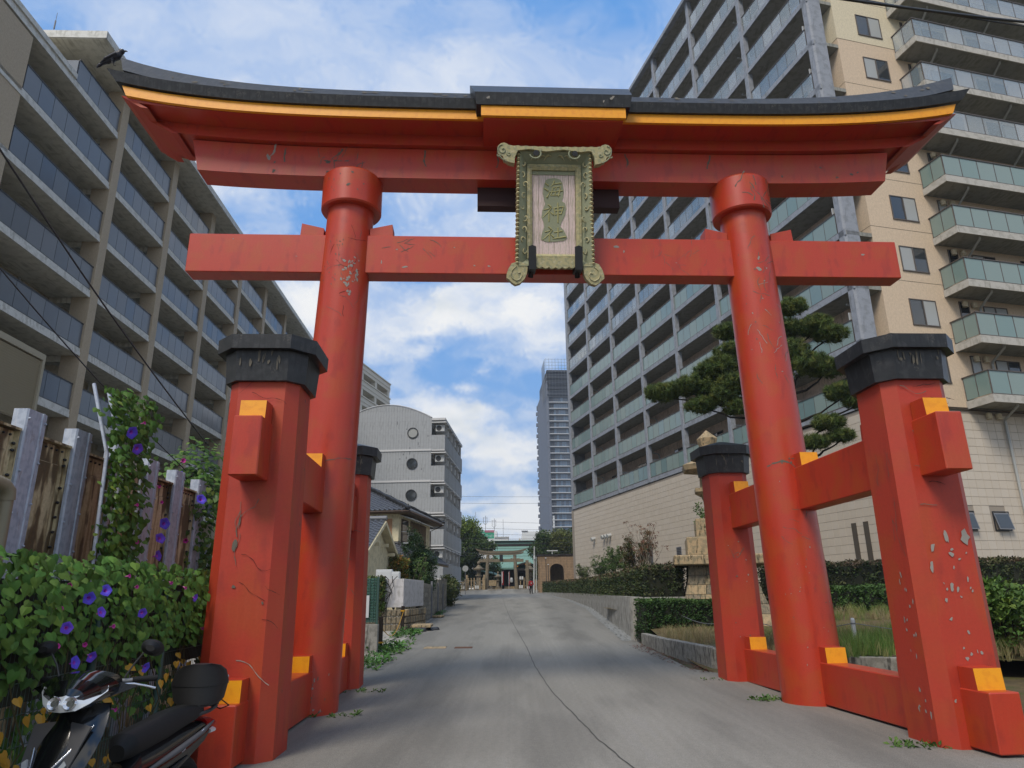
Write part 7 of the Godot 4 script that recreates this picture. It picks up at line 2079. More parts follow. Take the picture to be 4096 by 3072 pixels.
func grey_block() -> void:
	rx(71)
	var G := thing("round_roofed_block", "grey ribbed apartment block with a curved roof, three round windows and stacked balconies", "apartment building", Vector3(-7.40, 0, -62.57), -0.053)
	var ribs := tx(func(x, y):
		var k := Color(0.60, 0.615, 0.63) * (0.97 + 0.05 * (B(x, y) - 0.5) + 0.04 * C(x, y))
		if x % 32 < 3: k = k * 0.84
		if y % 128 < 3: k = k * 0.95
		return k.lerp(Color(0.45, 0.46, 0.46), 0.3 * smoothstep(0.6, 0.8, A(x * 5, y))))
	mat("ribbed_grey", Color(1.06, 1.06, 1.06), 0.75, ribs, 4.0)
	mat("grey_trim", Color(0.78, 0.785, 0.79), 0.8)
	var pl := PackedVector2Array([Vector2(-8.2, 1.0), Vector2(0, 1.0), Vector2(0, 17.35)])
	for i in 17:
		var a := i / 16.0
		pl.append(Vector2(lerpf(-0.05, -8.15, a), 17.3 + 1.25 * (1 - pow(2 * a - 1, 2)) * (1.0 - 0.12 * pow(2 * a - 1, 2))))
	pl.append(Vector2(-8.2, 17.3))
	var b := MB.new(); b.prism(pl, -13.0, 0.0); obj("wall", b, M.ribbed_grey, G)
	var rim := MB.new()
	var arc := []
	for i in 17:
		var a := i / 16.0
		arc.append(Vector3(lerpf(0.0, -8.2, a), 17.33 + 1.27 * (1 - pow(2 * a - 1, 2)) * (1.0 - 0.12 * pow(2 * a - 1, 2)), 0.02))
	rim.tube(arc, 0.045, 6); obj("roof_rim", rim, M.grey_trim, G)
	for y in [14.20, 11.38, 8.56, 5.74, 2.92]:
		var s := MB.new(); s.span(Vector3(-8.25, y, 0.003), Vector3(0.02, y + 0.16, 0.06)); obj("string_course", s, M.grey_trim, G)
	for q in [[15.88, 0], [13.05, 1], [10.22, 1], [7.4, 1]]:
		var fr := MB.new(); fr.lathe([Vector2(0.42, 0), Vector2(0.50, 0.0), Vector2(0.50, 0.08), Vector2(0.42, 0.08), Vector2(0.42, 0.0)], 28, Transform3D(Basis(Vector3.RIGHT, PI / 2), Vector3(-1.72, q[0], 0.0)))
		var w := obj("round_window", fr, M.dark_metal, G)
		var gl := MB.new(); gl.lathe([Vector2(0.43, 0.0), Vector2(0.43, 0.03), Vector2(0.0, 0.035)], 28, Transform3D(Basis(Vector3.RIGHT, PI / 2), Vector3(-1.72, q[0], 0.003)))
		obj("pane", gl, M.curtain if q[1] == 0 else M.window_glass_b, w)
	var ms := MB.new()
	for q in [[-2.6, 14.0, 0.10, 0.16], [-2.3, 13.7, 0.08, 0.2], [-2.0, 14.6, 0.07, 0.7], [-1.25, 15.0, 0.08, 0.26], [-1.15, 14.7, 0.06, 0.15], [-0.9, 12.6, 0.1, 0.12], [-3.2, 17.0, 0.07, 0.3], [-4.0, 10.8, 0.08, 0.3], [-2.9, 13.55, 0.10, 0.10], [-1.6, 13.9, 0.06, 0.3], [-0.4, 15.6, 0.2, 0.06], [-2.35, 16.3, 0.10, 0.1]]:
		ms.span(Vector3(q[0], q[1], 0.0), Vector3(q[0] + q[2], q[1] - q[3], 0.006))
	obj("missing_tiles", ms, M.grey_metal, G, "stuff")
	# stacked balconies along the road side, each bay with its air conditioner
	for k in 6:
		var f := 0.10 + 2.82 * k
		if k == 5:
			var rs := MB.new(); rs.span(Vector3(0.0, 17.05, -12.6), Vector3(1.25, 17.25, 0.0)); obj("roof_slab", rs, M.grey_trim, G)
		for j in 5:
			var z0 := -2.5 * j; var z1 := z0 - 2.42
			if k < 6:
				var s := MB.new(); s.span(Vector3(0.0, f, z1), Vector3(1.22, f + 0.14, z0))
				var sl := obj("balcony_slab", s, M.grey_trim, G)
				var pr := MB.new(); pr.span(Vector3(1.10, f + 0.14, z1), Vector3(1.24, f + 1.45, z0))
				if j == 0: pr.span(Vector3(0.0, f + 0.14, -0.14), Vector3(1.10, f + 1.45, 0.01))
				obj("parapet", pr, M.ribbed_grey, sl)
				var hd := MB.new(); hd.span(Vector3(0.0, f + 2.60, z1 + 0.9), Vector3(1.34, f + 2.70, z0 + 0.02)); obj("hood", hd, M.grey_trim, sl)
				var dv := MB.new(); dv.span(Vector3(0.0, f + 0.14, z1 - 0.04), Vector3(1.1, f + 2.82, z1 + 0.04)); obj("divider", dv, M.grey_trim, sl)
				var wf := MB.new(); wf.span(Vector3(0.0, f + 0.2, z0 - 1.9), Vector3(0.03, f + 2.2, z0 - 0.35)); obj("window", wf, M.window_glass, sl)
				var ac := MB.new(); ac.cbox(Vector3(0.72, f + 2.16, z0 - 0.50), Vector3(0.82, 0.62, 0.34), 0.03)
				var au := obj("air_conditioner", ac, M.white_metal, sl)
	for j in 5: pass
	var fan := []
	for k in 6:
		for j in 5:
			fan.append(Transform3D(Basis(Vector3.RIGHT, PI / 2), Vector3(0.62, 0.10 + 2.82 * k + 2.16, -2.5 * j - 0.328)))
	var fm := MB.new(); fm.lathe([Vector2(0.25, 0), Vector2(0.24, 0.012), Vector2(0.06, 0.006), Vector2(0.05, 0.014), Vector2(0, 0.014)], 16)
	pieces(G, "fan", "fans", [fm.mesh()], [M.dark_metal], fan)
	var dp := MB.new(); dp.tube([Vector3(1.0, 0, -12.9), Vector3(1.0, 17, -12.9)], 0.06, 6); obj("drain_pipe", dp, M.pipe_grey, G)

func far_beige_block() -> void:
	var N := thing("beige_block", "pale beige apartment block with open corridors rising behind the grey round-roofed block", "apartment building", Vector3(-23.6, 0, -129.9), 1.37)
	mat("beige_render", Color(0.80, 0.77, 0.71), 0.85)
	var b := MB.new(); b.span(Vector3(-0.5, 0, -8), Vector3(0.0, 40.9, -1.6)); b.span(Vector3(-17, 0, -8), Vector3(-0.5, 40.6, -1.6)); obj("wall", b, M.beige_render, N)
	for k in 14:
		var y := 40.9 - 2.9 * k
		var p := MB.new(); p.span(Vector3(-17, y - 1.55, -1.6), Vector3(0.2, y - 0.12, 0.0)); 
		var pp := obj("parapet", p, M.beige_render, N)
		var l := MB.new(); l.span(Vector3(-17, y - 0.12, -1.7), Vector3(0.3, y + 0.10, 0.14)); l.span(Vector3(-17, y - 0.95, 0.0), Vector3(0.25, y - 0.85, 0.08)); obj("ledge", l, M.beige_render, pp)
	for j in 3:
		var c := MB.new(); c.span(Vector3(-6.2 * j - 0.9, 0, -1.6), Vector3(-6.2 * j, 40.8, -0.04)); obj("pier", c, M.beige_render, N)

func houses() -> void:
	rx(72)
	mat("house_cream", Color(0.90, 0.86, 0.73), 0.9, M.plaster_tex, 4.0, true)
	mat("roof_tile", Color(0.33, 0.345, 0.375), 0.5).vertex_color_use_as_albedo = true
	mat("shutter_tan", Color(0.68, 0.52, 0.38), 0.6)
	mat("house_brown", Color(0.33, 0.27, 0.23), 0.8)
	mat("slat_brown", Color(0.46, 0.40, 0.32), 0.8)
	var H := thing("two_storey_house", "cream two-storey house with grey tiled hip roof and a tan shutter", "house", Vector3(-6.5, 0.4, -40.2), -0.1222)
	var w := MB.new(); w.span(Vector3(-9, -0.6, -7.4), Vector3(0, 5.75, 0)); obj("wall", w, M.house_cream, H)
	# hip roof
	var e := 0.68; var ey := 5.80; var ry := 7.95
	var c := [Vector3(-9 - e, ey, e), Vector3(e, ey, e), Vector3(e, ey, -7.4 - e), Vector3(-9 - e, ey, -7.4 - e)]
	var r0 := Vector3(-5.1, ry, -3.7); var r1 := Vector3(-3.7, ry, -3.7)
	var rb := MB.new()
	rb.quad(c[0], c[1], r1, r0); rb.tri(c[1], c[2], r1); rb.quad(c[2], c[3], r0, r1); rb.tri(c[3], c[0], r0)
	rb.quad(c[3] - Vector3(0, 0.12, 0), c[2] - Vector3(0, 0.12, 0), c[1] - Vector3(0, 0.12, 0), c[0] - Vector3(0, 0.12, 0))
	for i in 4: rb.quad(c[i] - Vector3(0, 0.12, 0), c[(i + 1) % 4] - Vector3(0, 0.12, 0), c[(i + 1) % 4], c[i])
	var roof := obj("roof", rb, M.slat_brown, H)
	var fo: Vector3 = c[0]
	roof_tiles("roof_tiles", c[0], c[1] - c[0], (r0 + r1) / 2 - (c[0] + c[1]) / 2, func(s, t): return s > t * 0.44 and s < 1 - t * 0.43, M.roof_tile, roof)
	roof_tiles("side_roof_tiles", c[1], c[2] - c[1], r1 - (c[1] + c[2]) / 2, func(s, t): return s > t * 0.5 and s < 1 - t * 0.5, M.roof_tile, roof)
	for q in [[c[1], r1], [c[0], r0], [r0, r1], [c[2], r1]]:
		var rg := MB.new(); var l := []
		for i in 15: l.append(q[0].lerp(q[1], i / 14.0) + Vector3(0, 0.13 + (0.04 if i % 2 else 0.0), 0))
		rg.tube(l, 0.12, 8); rg.lathe([Vector2(0.17, -0.05), Vector2(0.19, 0.05), Vector2(0.1, 0.12), Vector2(0.05, 0.22)], 8, Transform3D(Basis(), l[0]))
		obj("ridge", rg, M.grey_metal if false else M.dark_metal, roof)
	var gt := MB.new(); gt.tube([c[0] + Vector3(0, -0.06, 0.06), c[1] + Vector3(0.06, -0.06, 0.06), c[2] + Vector3(0.06, -0.06, 0)], 0.055, 8); obj("gutter", gt, M.house_brown, roof)
	var dn := MB.new(); dn.tube([c[2] + Vector3(0.03, -0.1, 0.2), Vector3(0.1, 5.3, -7.2), Vector3(0.06, 0, -7.25)], 0.035, 6); obj("downpipe", dn, M.house_brown, H)
	# lower pent roof round the corner
	var p := [Vector3(-9, 3.05, 1.35), Vector3(1.30, 3.05, 1.35), Vector3(1.30, 3.05, -7.4), Vector3(-9, 4.0, 0.02), Vector3(0.02, 4.0, 0.02), Vector3(0.02, 4.0, -7.4)]
	var pb := MB.new()
	pb.quad(p[0], p[1], p[4], p[3]); pb.quad(p[1], p[2], p[5], p[4])
	var dnv := Vector3(0, -0.1, 0)
	pb.quad(p[0] + dnv, p[1] + dnv, p[1], p[0]); pb.quad(p[1] + dnv, p[2] + dnv, p[2], p[1]); pb.quad(p[3] + dnv, p[4] + dnv, p[1] + dnv, p[0] + dnv); pb.quad(p[4] + dnv, p[5] + dnv, p[2] + dnv, p[1] + dnv)
	var pr := obj("lower_roof", pb, M.slat_brown, H)
	roof_tiles("roof_tiles", p[0], p[1] - p[0], Vector3(0, 0.95, -1.33), func(s, t): return s < 1 - t * 0.125, M.roof_tile, pr)
	roof_tiles("side_roof_tiles", p[1], p[2] - p[1], Vector3(-1.28, 0.95, 0), func(s, t): return s > t * 0.15, M.roof_tile, pr)
	var hr := MB.new(); hr.tube([p[1] + Vector3(0, 0.1, 0), p[4] + Vector3(0, 0.1, 0)], 0.10, 8); hr.tube([p[3] + Vector3(0, 0.06, 0.05), p[4] + Vector3(0, 0.06, 0.05)], 0.10, 8); obj("ridge", hr, M.dark_metal, pr)
	# shutter, side window with rails and air conditioner, slatted screen
	var sh := MB.new()
	sh.span(Vector3(-2.65, 4.22, 0.005), Vector3(-0.38, 5.42, 0.05))
	for i in 22: sh.span(Vector3(-2.6, 4.25 + i * 0.053, 0.05), Vector3(-0.43, 4.275 + i * 0.053, 0.062))
	obj("shutter", sh, M.shutter_tan, H)
	var sw := MB.new(); sw.span(Vector3(0.003, 4.15, -1.9), Vector3(0.05, 5.45, -0.5)); var wn := obj("side_window", sw, M.house_brown, H)
	var gl := MB.new(); gl.span(Vector3(0.05, 4.22, -1.82), Vector3(0.06, 5.38, -0.58)); obj("pane", gl, M.window_glass, wn)
	var rl := MB.new()
	for i in 8: rl.tube([Vector3(0.42, 4.12, -0.5 - i * 0.2), Vector3(0.42, 4.72, -0.5 - i * 0.2)], 0.014, 5)
	rl.tube([Vector3(0.05, 4.72, -0.45), Vector3(0.42, 4.72, -0.45), Vector3(0.42, 4.72, -1.95), Vector3(0.05, 4.72, -1.95)], 0.02, 5); rl.span(Vector3(0.0, 4.06, -1.95), Vector3(0.46, 4.12, -0.45))
	obj("window_rail", rl, M.white_metal, H)
	var scn := MB.new()
	for i in 12: scn.span(Vector3(0.01, 4.05, -2.6 - i * 0.32), Vector3(0.06, 5.5, -2.45 - i * 0.32))
	obj("slatted_screen", scn, M.slat_brown, H)
	var aw := MB.new(); aw.box(Vector3(0.35, 5.52, -1.2), Vector3(0.75, 0.05, 1.9), Basis(Vector3(0, 0, 1), -0.3)); aw.box(Vector3(0.35, 5.50, -4.0), Vector3(0.75, 0.05, 3.0), Basis(Vector3(0, 0, 1), -0.3)); obj("window_hood", aw, M.white_metal, H, "stuff")
	var lw := MB.new(); lw.span(Vector3(-3.0, 1.0, 0.004), Vector3(-1.2, 2.4, 0.05)); obj("lower_window", lw, M.window_glass, H)
	# one-storey wing in front with its gable to the road
	var W := thing("gabled_wing", "small cream entrance wing with a tiled gable and brown canopy before the two-storey house", "house", Vector3(-5.95, 0.25, -32.5), -0.10)
	var wb := MB.new(); wb.span(Vector3(-7, -0.3, -2.4), Vector3(-0.35, 3.2, 1.6))
	wb.prism(PackedVector2Array([Vector2(-1.6, 3.2), Vector2(2.4, 3.2), Vector2(0.35, 4.5)]), -7.0, -0.35, Transform3D(Basis(Vector3(0, 0, -1), Vector3.UP, Vector3(1, 0, 0)), Vector3.ZERO))
	obj("wall", wb, M.house_cream, W)
	var gr := MB.new()
	gr.quad(Vector3(-7, 3.2, 2.3), Vector3(0, 3.2, 2.3), Vector3(0, 4.72, -0.35), Vector3(-7, 4.72, -0.35)); gr.quad(Vector3(0, 3.1, -3.0), Vector3(-7, 3.1, -3.0), Vector3(-7, 4.72, -0.35), Vector3(0, 4.72, -0.35))
	gr.quad(Vector3(-7, 4.60, -0.35), Vector3(0, 4.60, -0.35), Vector3(0, 3.08, 2.3), Vector3(-7, 3.08, 2.3)); gr.quad(Vector3(0, 4.60, -0.35), Vector3(-7, 4.60, -0.35), Vector3(-7, 2.98, -3.0), Vector3(0, 2.98, -3.0))
	var wr := obj("roof", gr, M.house_cream, W)
	roof_tiles("roof_tiles", Vector3(-7, 3.2, 2.3), Vector3(7, 0, 0), Vector3(0, 1.52, -2.65), func(_s, _t): return true, M.roof_tile, wr, 0.26, 0.24)
	var bg := MB.new(); bg.box(Vector3(0.02, 3.85, 0.98), Vector3(0.05, 0.16, 3.05), Basis(Vector3.RIGHT, 0.52)); bg.box(Vector3(0.02, 3.80, -1.66), Vector3(0.05, 0.16, 3.10), Basis(Vector3.RIGHT, -0.55)); obj("bargeboard", bg, M.house_cream, wr)
	var rg := MB.new(); rg.tube([Vector3(-7, 4.82, -0.35), Vector3(0.05, 4.82, -0.35)], 0.11, 8); obj("ridge", rg, M.grey_metal, wr)
	var pu := MB.new()
	for z in [0.4, -1.0, -2.2]: pu.span(Vector3(-0.35, 3.75 - absf(z + 0.35) * 0.3, z - 0.06), Vector3(-0.02, 3.90 - absf(z + 0.35) * 0.3, z + 0.06))
	obj("purlins", pu, M.house_cream, wr)
	var cn := MB.new(); cn.cbox(Vector3(-2.6, 2.72, 2.6), Vector3(4.8, 0.36, 2.0), 0.03); obj("canopy", cn, M.house_brown, W)
	var dk := MB.new(); dk.span(Vector3(-4.8, 0.0, 1.605), Vector3(-0.6, 2.4, 1.66)); obj("entrance", dk, M.joint_dark, W)
	var pi := MB.new(); pi.span(Vector3(-3.6, -0.3, 3.2), Vector3(-3.2, 2.54, 3.6)); obj("pier", pi, M.house_cream, W)

func left_mid() -> void:
	rx(73)
	grey_block(); far_beige_block(); houses()
	# paved forecourt
	var fc := MB.new()
	strip(fc, func(_z): return -16.0, func(z): return _lerp_table([[20, -6.2], [0, -4.2], [-6, -3.4], [-12, -3.2], [-16.7, -3.33], [-20.4, -3.42], [-24.5, -3.55], [-32.8, -3.85], [-45.5, -4.4], [-64, -5.1], [-82, -5.8], [-99, -8]], z) - 0.02, -13.0, -62, 30, -0.004, 2)
	obj("forecourt", fc, M.concrete_pale, self, "structure")
	# behind the tank: unseen lot, made pale to bounce light onto the apartments
	var lot := MB.new(); lot.quad(Vector3(-60, 0.0, 20), Vector3(-6.3, 0.0, 20), Vector3(-6.3, 0.0, -13), Vector3(-60, 0.0, -13)); lot.quad(Vector3(-60, 0.02, -13), Vector3(-16.02, 0.02, -13), Vector3(-16.02, 0.9, -62), Vector3(-60, 0.9, -62))
	obj("bounce_lot", lot, M.concrete_pale, self, "structure")
	# green panel fence on a concrete base
	var F := thing("panel_fence", "green lattice panel fence on a stained concrete base beside the left rear pillar", "fence", Vector3(-3.58, 0.15, -19.4))
	var cb := MB.new(); cb.cbox(Vector3(-2.6, 0.34, 0), Vector3(5.2, 0.84, 0.18), 0.01); obj("concrete_base", cb, M.concrete, F)
	var ft := MB.new(); ft.cbox(Vector3(-2.5, -0.02, 0.12), Vector3(5.5, 0.14, 0.5), 0.02); obj("footing", ft, M.concrete, F)
	var lat := MB.new()
	for i in 48: lat.span(Vector3(-5.1 + i * 0.105, 0.80, -0.012), Vector3(-5.085 + i * 0.105, 1.92, 0.0))
	for i in 16: lat.span(Vector3(-5.15, 0.82 + i * 0.072, 0.001), Vector3(-0.05, 0.832 + i * 0.072, 0.014))
	obj("lattice", lat, M.fence_green, F, "stuff")
	var gs := glass("green_sheet", Color(0.32, 0.50, 0.45), 0.55, 0.4)
	var sheet := MB.new(); sheet.span(Vector3(-5.15, 0.80, -0.03), Vector3(-0.1, 1.92, -0.02)); obj("sheet", sheet, gs, F)
	for x in [-0.05, -2.6, -5.15]:
		var ps := MB.new(); ps.cbox(Vector3(x, 1.35, -0.01), Vector3(0.06, 1.2, 0.06), 0.008); obj("post", ps, M.fence_green, F)
	var nt := thing("paper_notice", "white paper notice hung on the green lattice fence", "notice", Vector3(-3.96, 1.35, -19.36))
	var nb := MB.new(); nb.cbox(Vector3.ZERO, Vector3(0.24, 0.56, 0.012), 0.004); obj("sheet", nb, M.white_metal, nt)
	# wooden posts with a yellow rope
	var wd := mat("old_wood", Color(0.27, 0.205, 0.15), 0.9, M.bumpy, 0.5, true, M.bumpy, 0.8)
	var pos := [Vector3(-3.72, 0.15, -20.5), Vector3(-4.23, 0.33, -27.8)]
	for i in 2:
		var P := thing("wooden_post", ["dark wooden post nearest the green lattice fence, with yellow rope round its foot", "dark wooden post in front of the ivy-grown white wall"][i], "post", pos[i], 0.2, "wooden posts holding a yellow rope")
		var pb := MB.new(); pb.cbox(Vector3(0, 0.42, 0), Vector3(0.13, 1.0, 0.13), 0.012); obj("shaft", pb, wd, P)
		var kn := MB.new(); kn.lathe([Vector2(0.095, 0.22 if i == 0 else 0.72), Vector2(0.095, 0.26 if i == 0 else 0.77)], 10); obj("rope_turn", kn, M.yellow_leaf, P)
	var rp := MB.new(); var l := []
	for i in 17:
		var u := i / 16.0
		l.append(pos[0].lerp(pos[1], u) + Vector3(0.03, lerpf(0.62, 0.74, u) - sin(u * PI) * 0.5, 0))
	rp.tube(l, 0.012, 5); tag(obj("rope", rp, M.yellow_leaf), "yellow rope sagging between the two dark wooden posts", "rope")
	# white wall over a stone footing, then the block wall
	var WW := thing("white_garden_wall", "white rendered garden wall on a rough stone footing, ivy at its near end", "wall")
	var wc := Vector3(-4.28, 0, -28.2); var we := Vector3(-4.02, 0, -32.3)
	var rend := mat("white_render", Color(0.80, 0.79, 0.79), 0.9, M.plaster_tex, 3.0, true)
	var a := MB.new()
	var ang := atan2(we.x - wc.x, we.z - wc.z)
	var mid := (wc + we) / 2
	a.cbox(Vector3(mid.x - 0.1, 1.72, mid.z), Vector3(0.2, 1.06, wc.distance_to(we)), 0.01, Basis(Vector3.UP, ang)); obj("render_panel", a, rend, WW)
	a = MB.new(); a.cbox(Vector3(-6.0, 1.72, -28.3), Vector3(3.4, 1.06, 0.2), 0.01); obj("front_panel", a, rend, WW)
	var stn := []
	for i in 26:
		for r in 3:
			var z := -28.2 - 4.1 * (i + 0.5 * (r % 2)) / 26.0
			var s := MB.new()
			s.cbox(Vector3(-4.26 + 0.26 * (-(z + 28.2) / 4.1), 0.45 + r * 0.27, z), Vector3(0.24 + rf(-0.03, 0.05), 0.255, 0.15), 0.03, Basis(Vector3.UP, rf(-0.15, 0.15)))
			obj("footing_stone", s, [M.stone, M.stone_pale][rng.randi() % 2], WW)
	for i in 16:
		for r in 3:
			var s := MB.new()
			s.cbox(Vector3(-4.4 - i * 0.2, 0.45 + r * 0.27, -28.15), Vector3(0.19, 0.255, 0.22 + rf(-0.03, 0.05)), 0.03); obj("footing_stone", s, M.stone, WW)
	var BW := thing("block_wall", "grey concrete block wall stepping up the road towards the grey apartment block", "wall")
	var blk := []
	var b0 := Vector3(-4.02, 0, -32.4); var b1 := Vector3(-4.65, 0, -50.0)
	var n := 44
	for i in n:
		var u := i / float(n)
		var q := b0.lerp(b1, (i + 0.5) / n)
		var gy := ground_y(q.z)
		var top := 2.15 + 0.22 * floorf(u * 3.99) * 0.8
		var rows := int((top - gy) / 0.2) + 1
		for r in rows:
			blk.append(Transform3D(Basis(Vector3.UP, atan2(b1.x - b0.x, b1.z - b0.z)), Vector3(q.x - 0.06, top - 0.1 - r * 0.2, q.z)))
	var bm := unit(Vector3(0.12, 0.19, 0.39), Vector3.ZERO, 0.006)
	for i in 2: mat("block_%d" % i, [Color(1.0, 0.99, 0.97), Color(0.86, 0.86, 0.84)][i], 0.95, M.concrete.albedo_texture, 2.5, true)
	pieces(BW, "block", "blocks", [bm], [M.block_0, M.block_1], blk)
	var mo := MB.new(); mo.box(Vector3((b0.x + b1.x) / 2 - 0.07, 1.0, (b0.z + b1.z) / 2), Vector3(0.08, 2.3, b0.distance_to(b1) - 0.1), Basis(Vector3.UP, atan2(b1.x - b0.x, b1.z - b0.z))); obj("mortar", mo, M.grout, BW)
	for z in [-36.5, -41.0, -45.5]:
		var pp := MB.new(); pp.cbox(Vector3(-4.0 - (-(z + 32.4)) * 0.0358, 1.2, z), Vector3(0.10, 2.2, 0.10), 0.01); obj("pier", pp, M.grey_metal, BW)
	# slabs, black covers, meter boxes and weeds along the kerb
	for s in [[Vector3(-5.1, 0.45, -25.5), Vector3(0.9, 0.10, 0.6), "grey stone slab lying on the forecourt between the wooden posts"], [Vector3(-3.55, 0.52, -28.3), Vector3(0.75, 0.10, 1.5), "pale stone slab bridging the gutter at the foot of the stone footing"], [Vector3(-3.9, 0.62, -37.0), Vector3(0.6, 0.10, 0.9), "pale slab bridging the gutter before the block wall"]]:
		var sb := MB.new(); sb.cbox(s[0], s[1], 0.015, Basis(Vector3.UP, rf(-0.2, 0.2))); tag(obj("stone_slab", sb, M.stone_pale), s[2], "slab")
	for s in [[Vector3(-3.62, 0.33, -27.2), "black plastic sheet bundled under the pale slab"], [Vector3(-3.22, 0.32, -28.0), "black rubber ramp lying at the road edge beside the pale slab"]]:
		var cm := MB.new(); blend([[s[0] + Vector3(-0.3, 0.02, 0.1), s[0] + Vector3(0.25, 0.05, -0.1), 0.09, 0.11], [s[0] + Vector3(-0.1, 0.05, -0.2), s[0] + Vector3(0.1, 0.03, 0.25), 0.08, 0.07]], 0.03, 0.06, cm)
		tag(obj("black_cover", cm, M.dark_metal), s[1], "cover")
	for s in [[Vector3(-5.30, 2.42, -29.6), Vector3(0.66, 0.46, 0.3), "white meter cabinet above the garden wall, wider of two"], [Vector3(-4.83, 2.37, -29.6), Vector3(0.34, 0.38, 0.28), "white meter cabinet above the garden wall, narrower of two"]]:
		var cbx := thing("meter_cabinet", s[2], "cabinet", s[0], 0, "white cabinets above the garden wall")
		var bx := MB.new(); bx.cbox(Vector3.ZERO, s[1], 0.02); obj("case", bx, M.white_metal, cbx)
		var dr := MB.new(); dr.cbox(Vector3(0, -0.02, s[1].z / 2 + 0.008), Vector3(s[1].x - 0.08, s[1].y - 0.1, 0.015), 0.005); obj("door", dr, M.white_metal, cbx)
	var gt := tints([Color(0.06, 0.15, 0.03), Color(0.08, 0.18, 0.04), Color(0.05, 0.11, 0.025)], 40, 0.3)
	for s in [[Vector3(-3.35, 0.12, -17.2), Vector3(0.45, 0, 1.3), 70, 0.22, "bright green weeds in the gutter beside the left rear pillar"], [Vector3(-3.5, 0.22, -20.6), Vector3(0.55, 0, 1.5), 80, 0.24, "green weeds around the foot of the nearest wooden post"], [Vector3(-3.75, 0.36, -25.8), Vector3(0.4, 0, 1.2), 60, 0.26, "green weeds by the gutter before the pale slab"], [Vector3(-4.2, 0.62, -39.5), Vector3(0.35, 0, 2.0), 50, 0.22, "weeds at the foot of the block wall"]]:
		var sp := []
		for i in s[2]:
			var q: Vector3 = s[0] + Vector3(rf(-1, 1) * s[1].x, 0, rf(-1, 1) * s[1].z)
			q.y = ground_y(q.z) + rf(0.0, 0.12)
			sp.append(q)
		weed_patch("weeds", s[4], sp, s[3], gt, M.clu)
	# ivy on the near end of the white wall, shrubs and trees behind it
	var iv := []
	for i in 1500:
		var u := pow(rf(0, 1), 0.8)
		iv.append(xf(Vector3(-7.9 + u * 2.9, 2.3 - rf(0, 1.9) * lerpf(1.0, 0.75, u), -28.12 + rf(-0.1, 0.18)), rf(0.10, 0.20)))
	var IV := thing("ivy", "tangle of ivy and creepers hanging over the near end of the white garden wall", "ivy")
	scatter("leaves", M.clu, M.leaf, iv, tints([Color(0.05, 0.09, 0.02), Color(0.075, 0.11, 0.028), Color(0.11, 0.10, 0.035)], 50, 0.3), IV)
	var cr := MB.new()
	for i in 16: limbs([Vector3(-4.5 - rf(0, 1.2), 2.35, -28.1), Vector3(-4.6 - rf(0, 0.9), 1.7, -28.02), Vector3(-4.9 - rf(0, 0.8), rf(0.4, 1.3), -28.0)], cr, 0.014, 0.006, 0.08)
	obj("creeper", cr, M.bark, IV, "stuff")
	var C := thing("garden_conifer", "dense dark green garden tree before the two-storey house", "tree", Vector3(-4.95, 0.7, -37.2))
	var tk := MB.new(); limbs([Vector3.ZERO, Vector3(0, 1.6, 0), Vector3(0.05, 3.0, 0)], tk, 0.12, 0.05); obj("trunk", tk, M.bark, C)
	crown(C, [[Vector3(0.1, 1.55, 0), Vector3(0.85, 0.95, 0.85), 700], [Vector3(0.25, 2.5, 0), Vector3(0.78, 0.8, 0.78), 600], [Vector3(-0.25, 3.35, 0.1), Vector3(0.62, 0.75, 0.6), 420], [Vector3(-0.45, 2.3, 0.2), Vector3(0.6, 0.8, 0.6), 380], [Vector3(0.55, 1.6, 0.3), Vector3(0.4, 0.6, 0.4), 220], [Vector3(-0.4, 3.95, 0), Vector3(0.3, 0.4, 0.3), 110]], M.clu_fine, M.leaf, 0.24, tints([Color(0.028, 0.060, 0.020), Color(0.04, 0.08, 0.025), Color(0.02, 0.045, 0.018)], 60, 0.35), 0.38)
	var yb := thing("autumn_shrub", "garden shrub turning orange and yellow beside the dark conifer", "shrub", Vector3(-5.75, 0.9, -35.0))
	var ys := MB.new()
	for i in 5: limbs([Vector3.ZERO, Vector3(rf(-0.3, 0.3), 1.0, rf(-0.3, 0.3)), Vector3(rf(-0.6, 0.6), 2.1, rf(-0.5, 0.5))], ys, 0.025, 0.008)
	obj("stem", ys, M.bark, yb, "stuff")
	crown(yb, [[Vector3(0, 1.6, 0), Vector3(0.75, 0.75, 0.6), 420], [Vector3(0.15, 2.2, 0), Vector3(0.55, 0.4, 0.5), 170]], M.clu, M.leaf, 0.16, tints([Color(0.20, 0.16, 0.025), Color(0.26, 0.13, 0.025), Color(0.10, 0.13, 0.025), Color(0.07, 0.10, 0.02)], 60, 0.3), 0.35)
	var hs := thing("road_shrub", "rounded dark shrub spilling over the block wall beside the grey apartment block", "shrub", Vector3(-4.75, 1.0, -54.0))
	var hst := MB.new()
	for i in 4: limbs([Vector3.ZERO, Vector3(rf(-0.3, 0.3), 1.0, rf(-0.5, 0.5)), Vector3(rf(-0.6, 0.6), 1.9, rf(-0.8, 0.8))], hst, 0.03, 0.01)
	obj("stem", hst, M.bark, hs, "stuff")
	crown(hs, [[Vector3(0, 1.0, 0), Vector3(0.75, 0.9, 1.2), 420], [Vector3(0.1, 0.6, 2.2), Vector3(0.6, 0.9, 1.0), 300], [Vector3(-0.3, 1.6, -0.5), Vector3(0.6, 0.5, 0.9), 200]], M.clu, M.leaf, 0.24, tints([Color(0.04, 0.065, 0.018), Color(0.055, 0.085, 0.025), Color(0.08, 0.09, 0.03)], 40, 0.3), 0.3)
	var bp := thing("bamboo_shoots", "thin pale leaning stems with sparse leaves before the dark conifer", "plant", Vector3(-4.9, 0.8, -34.6))
	var bs := MB.new()
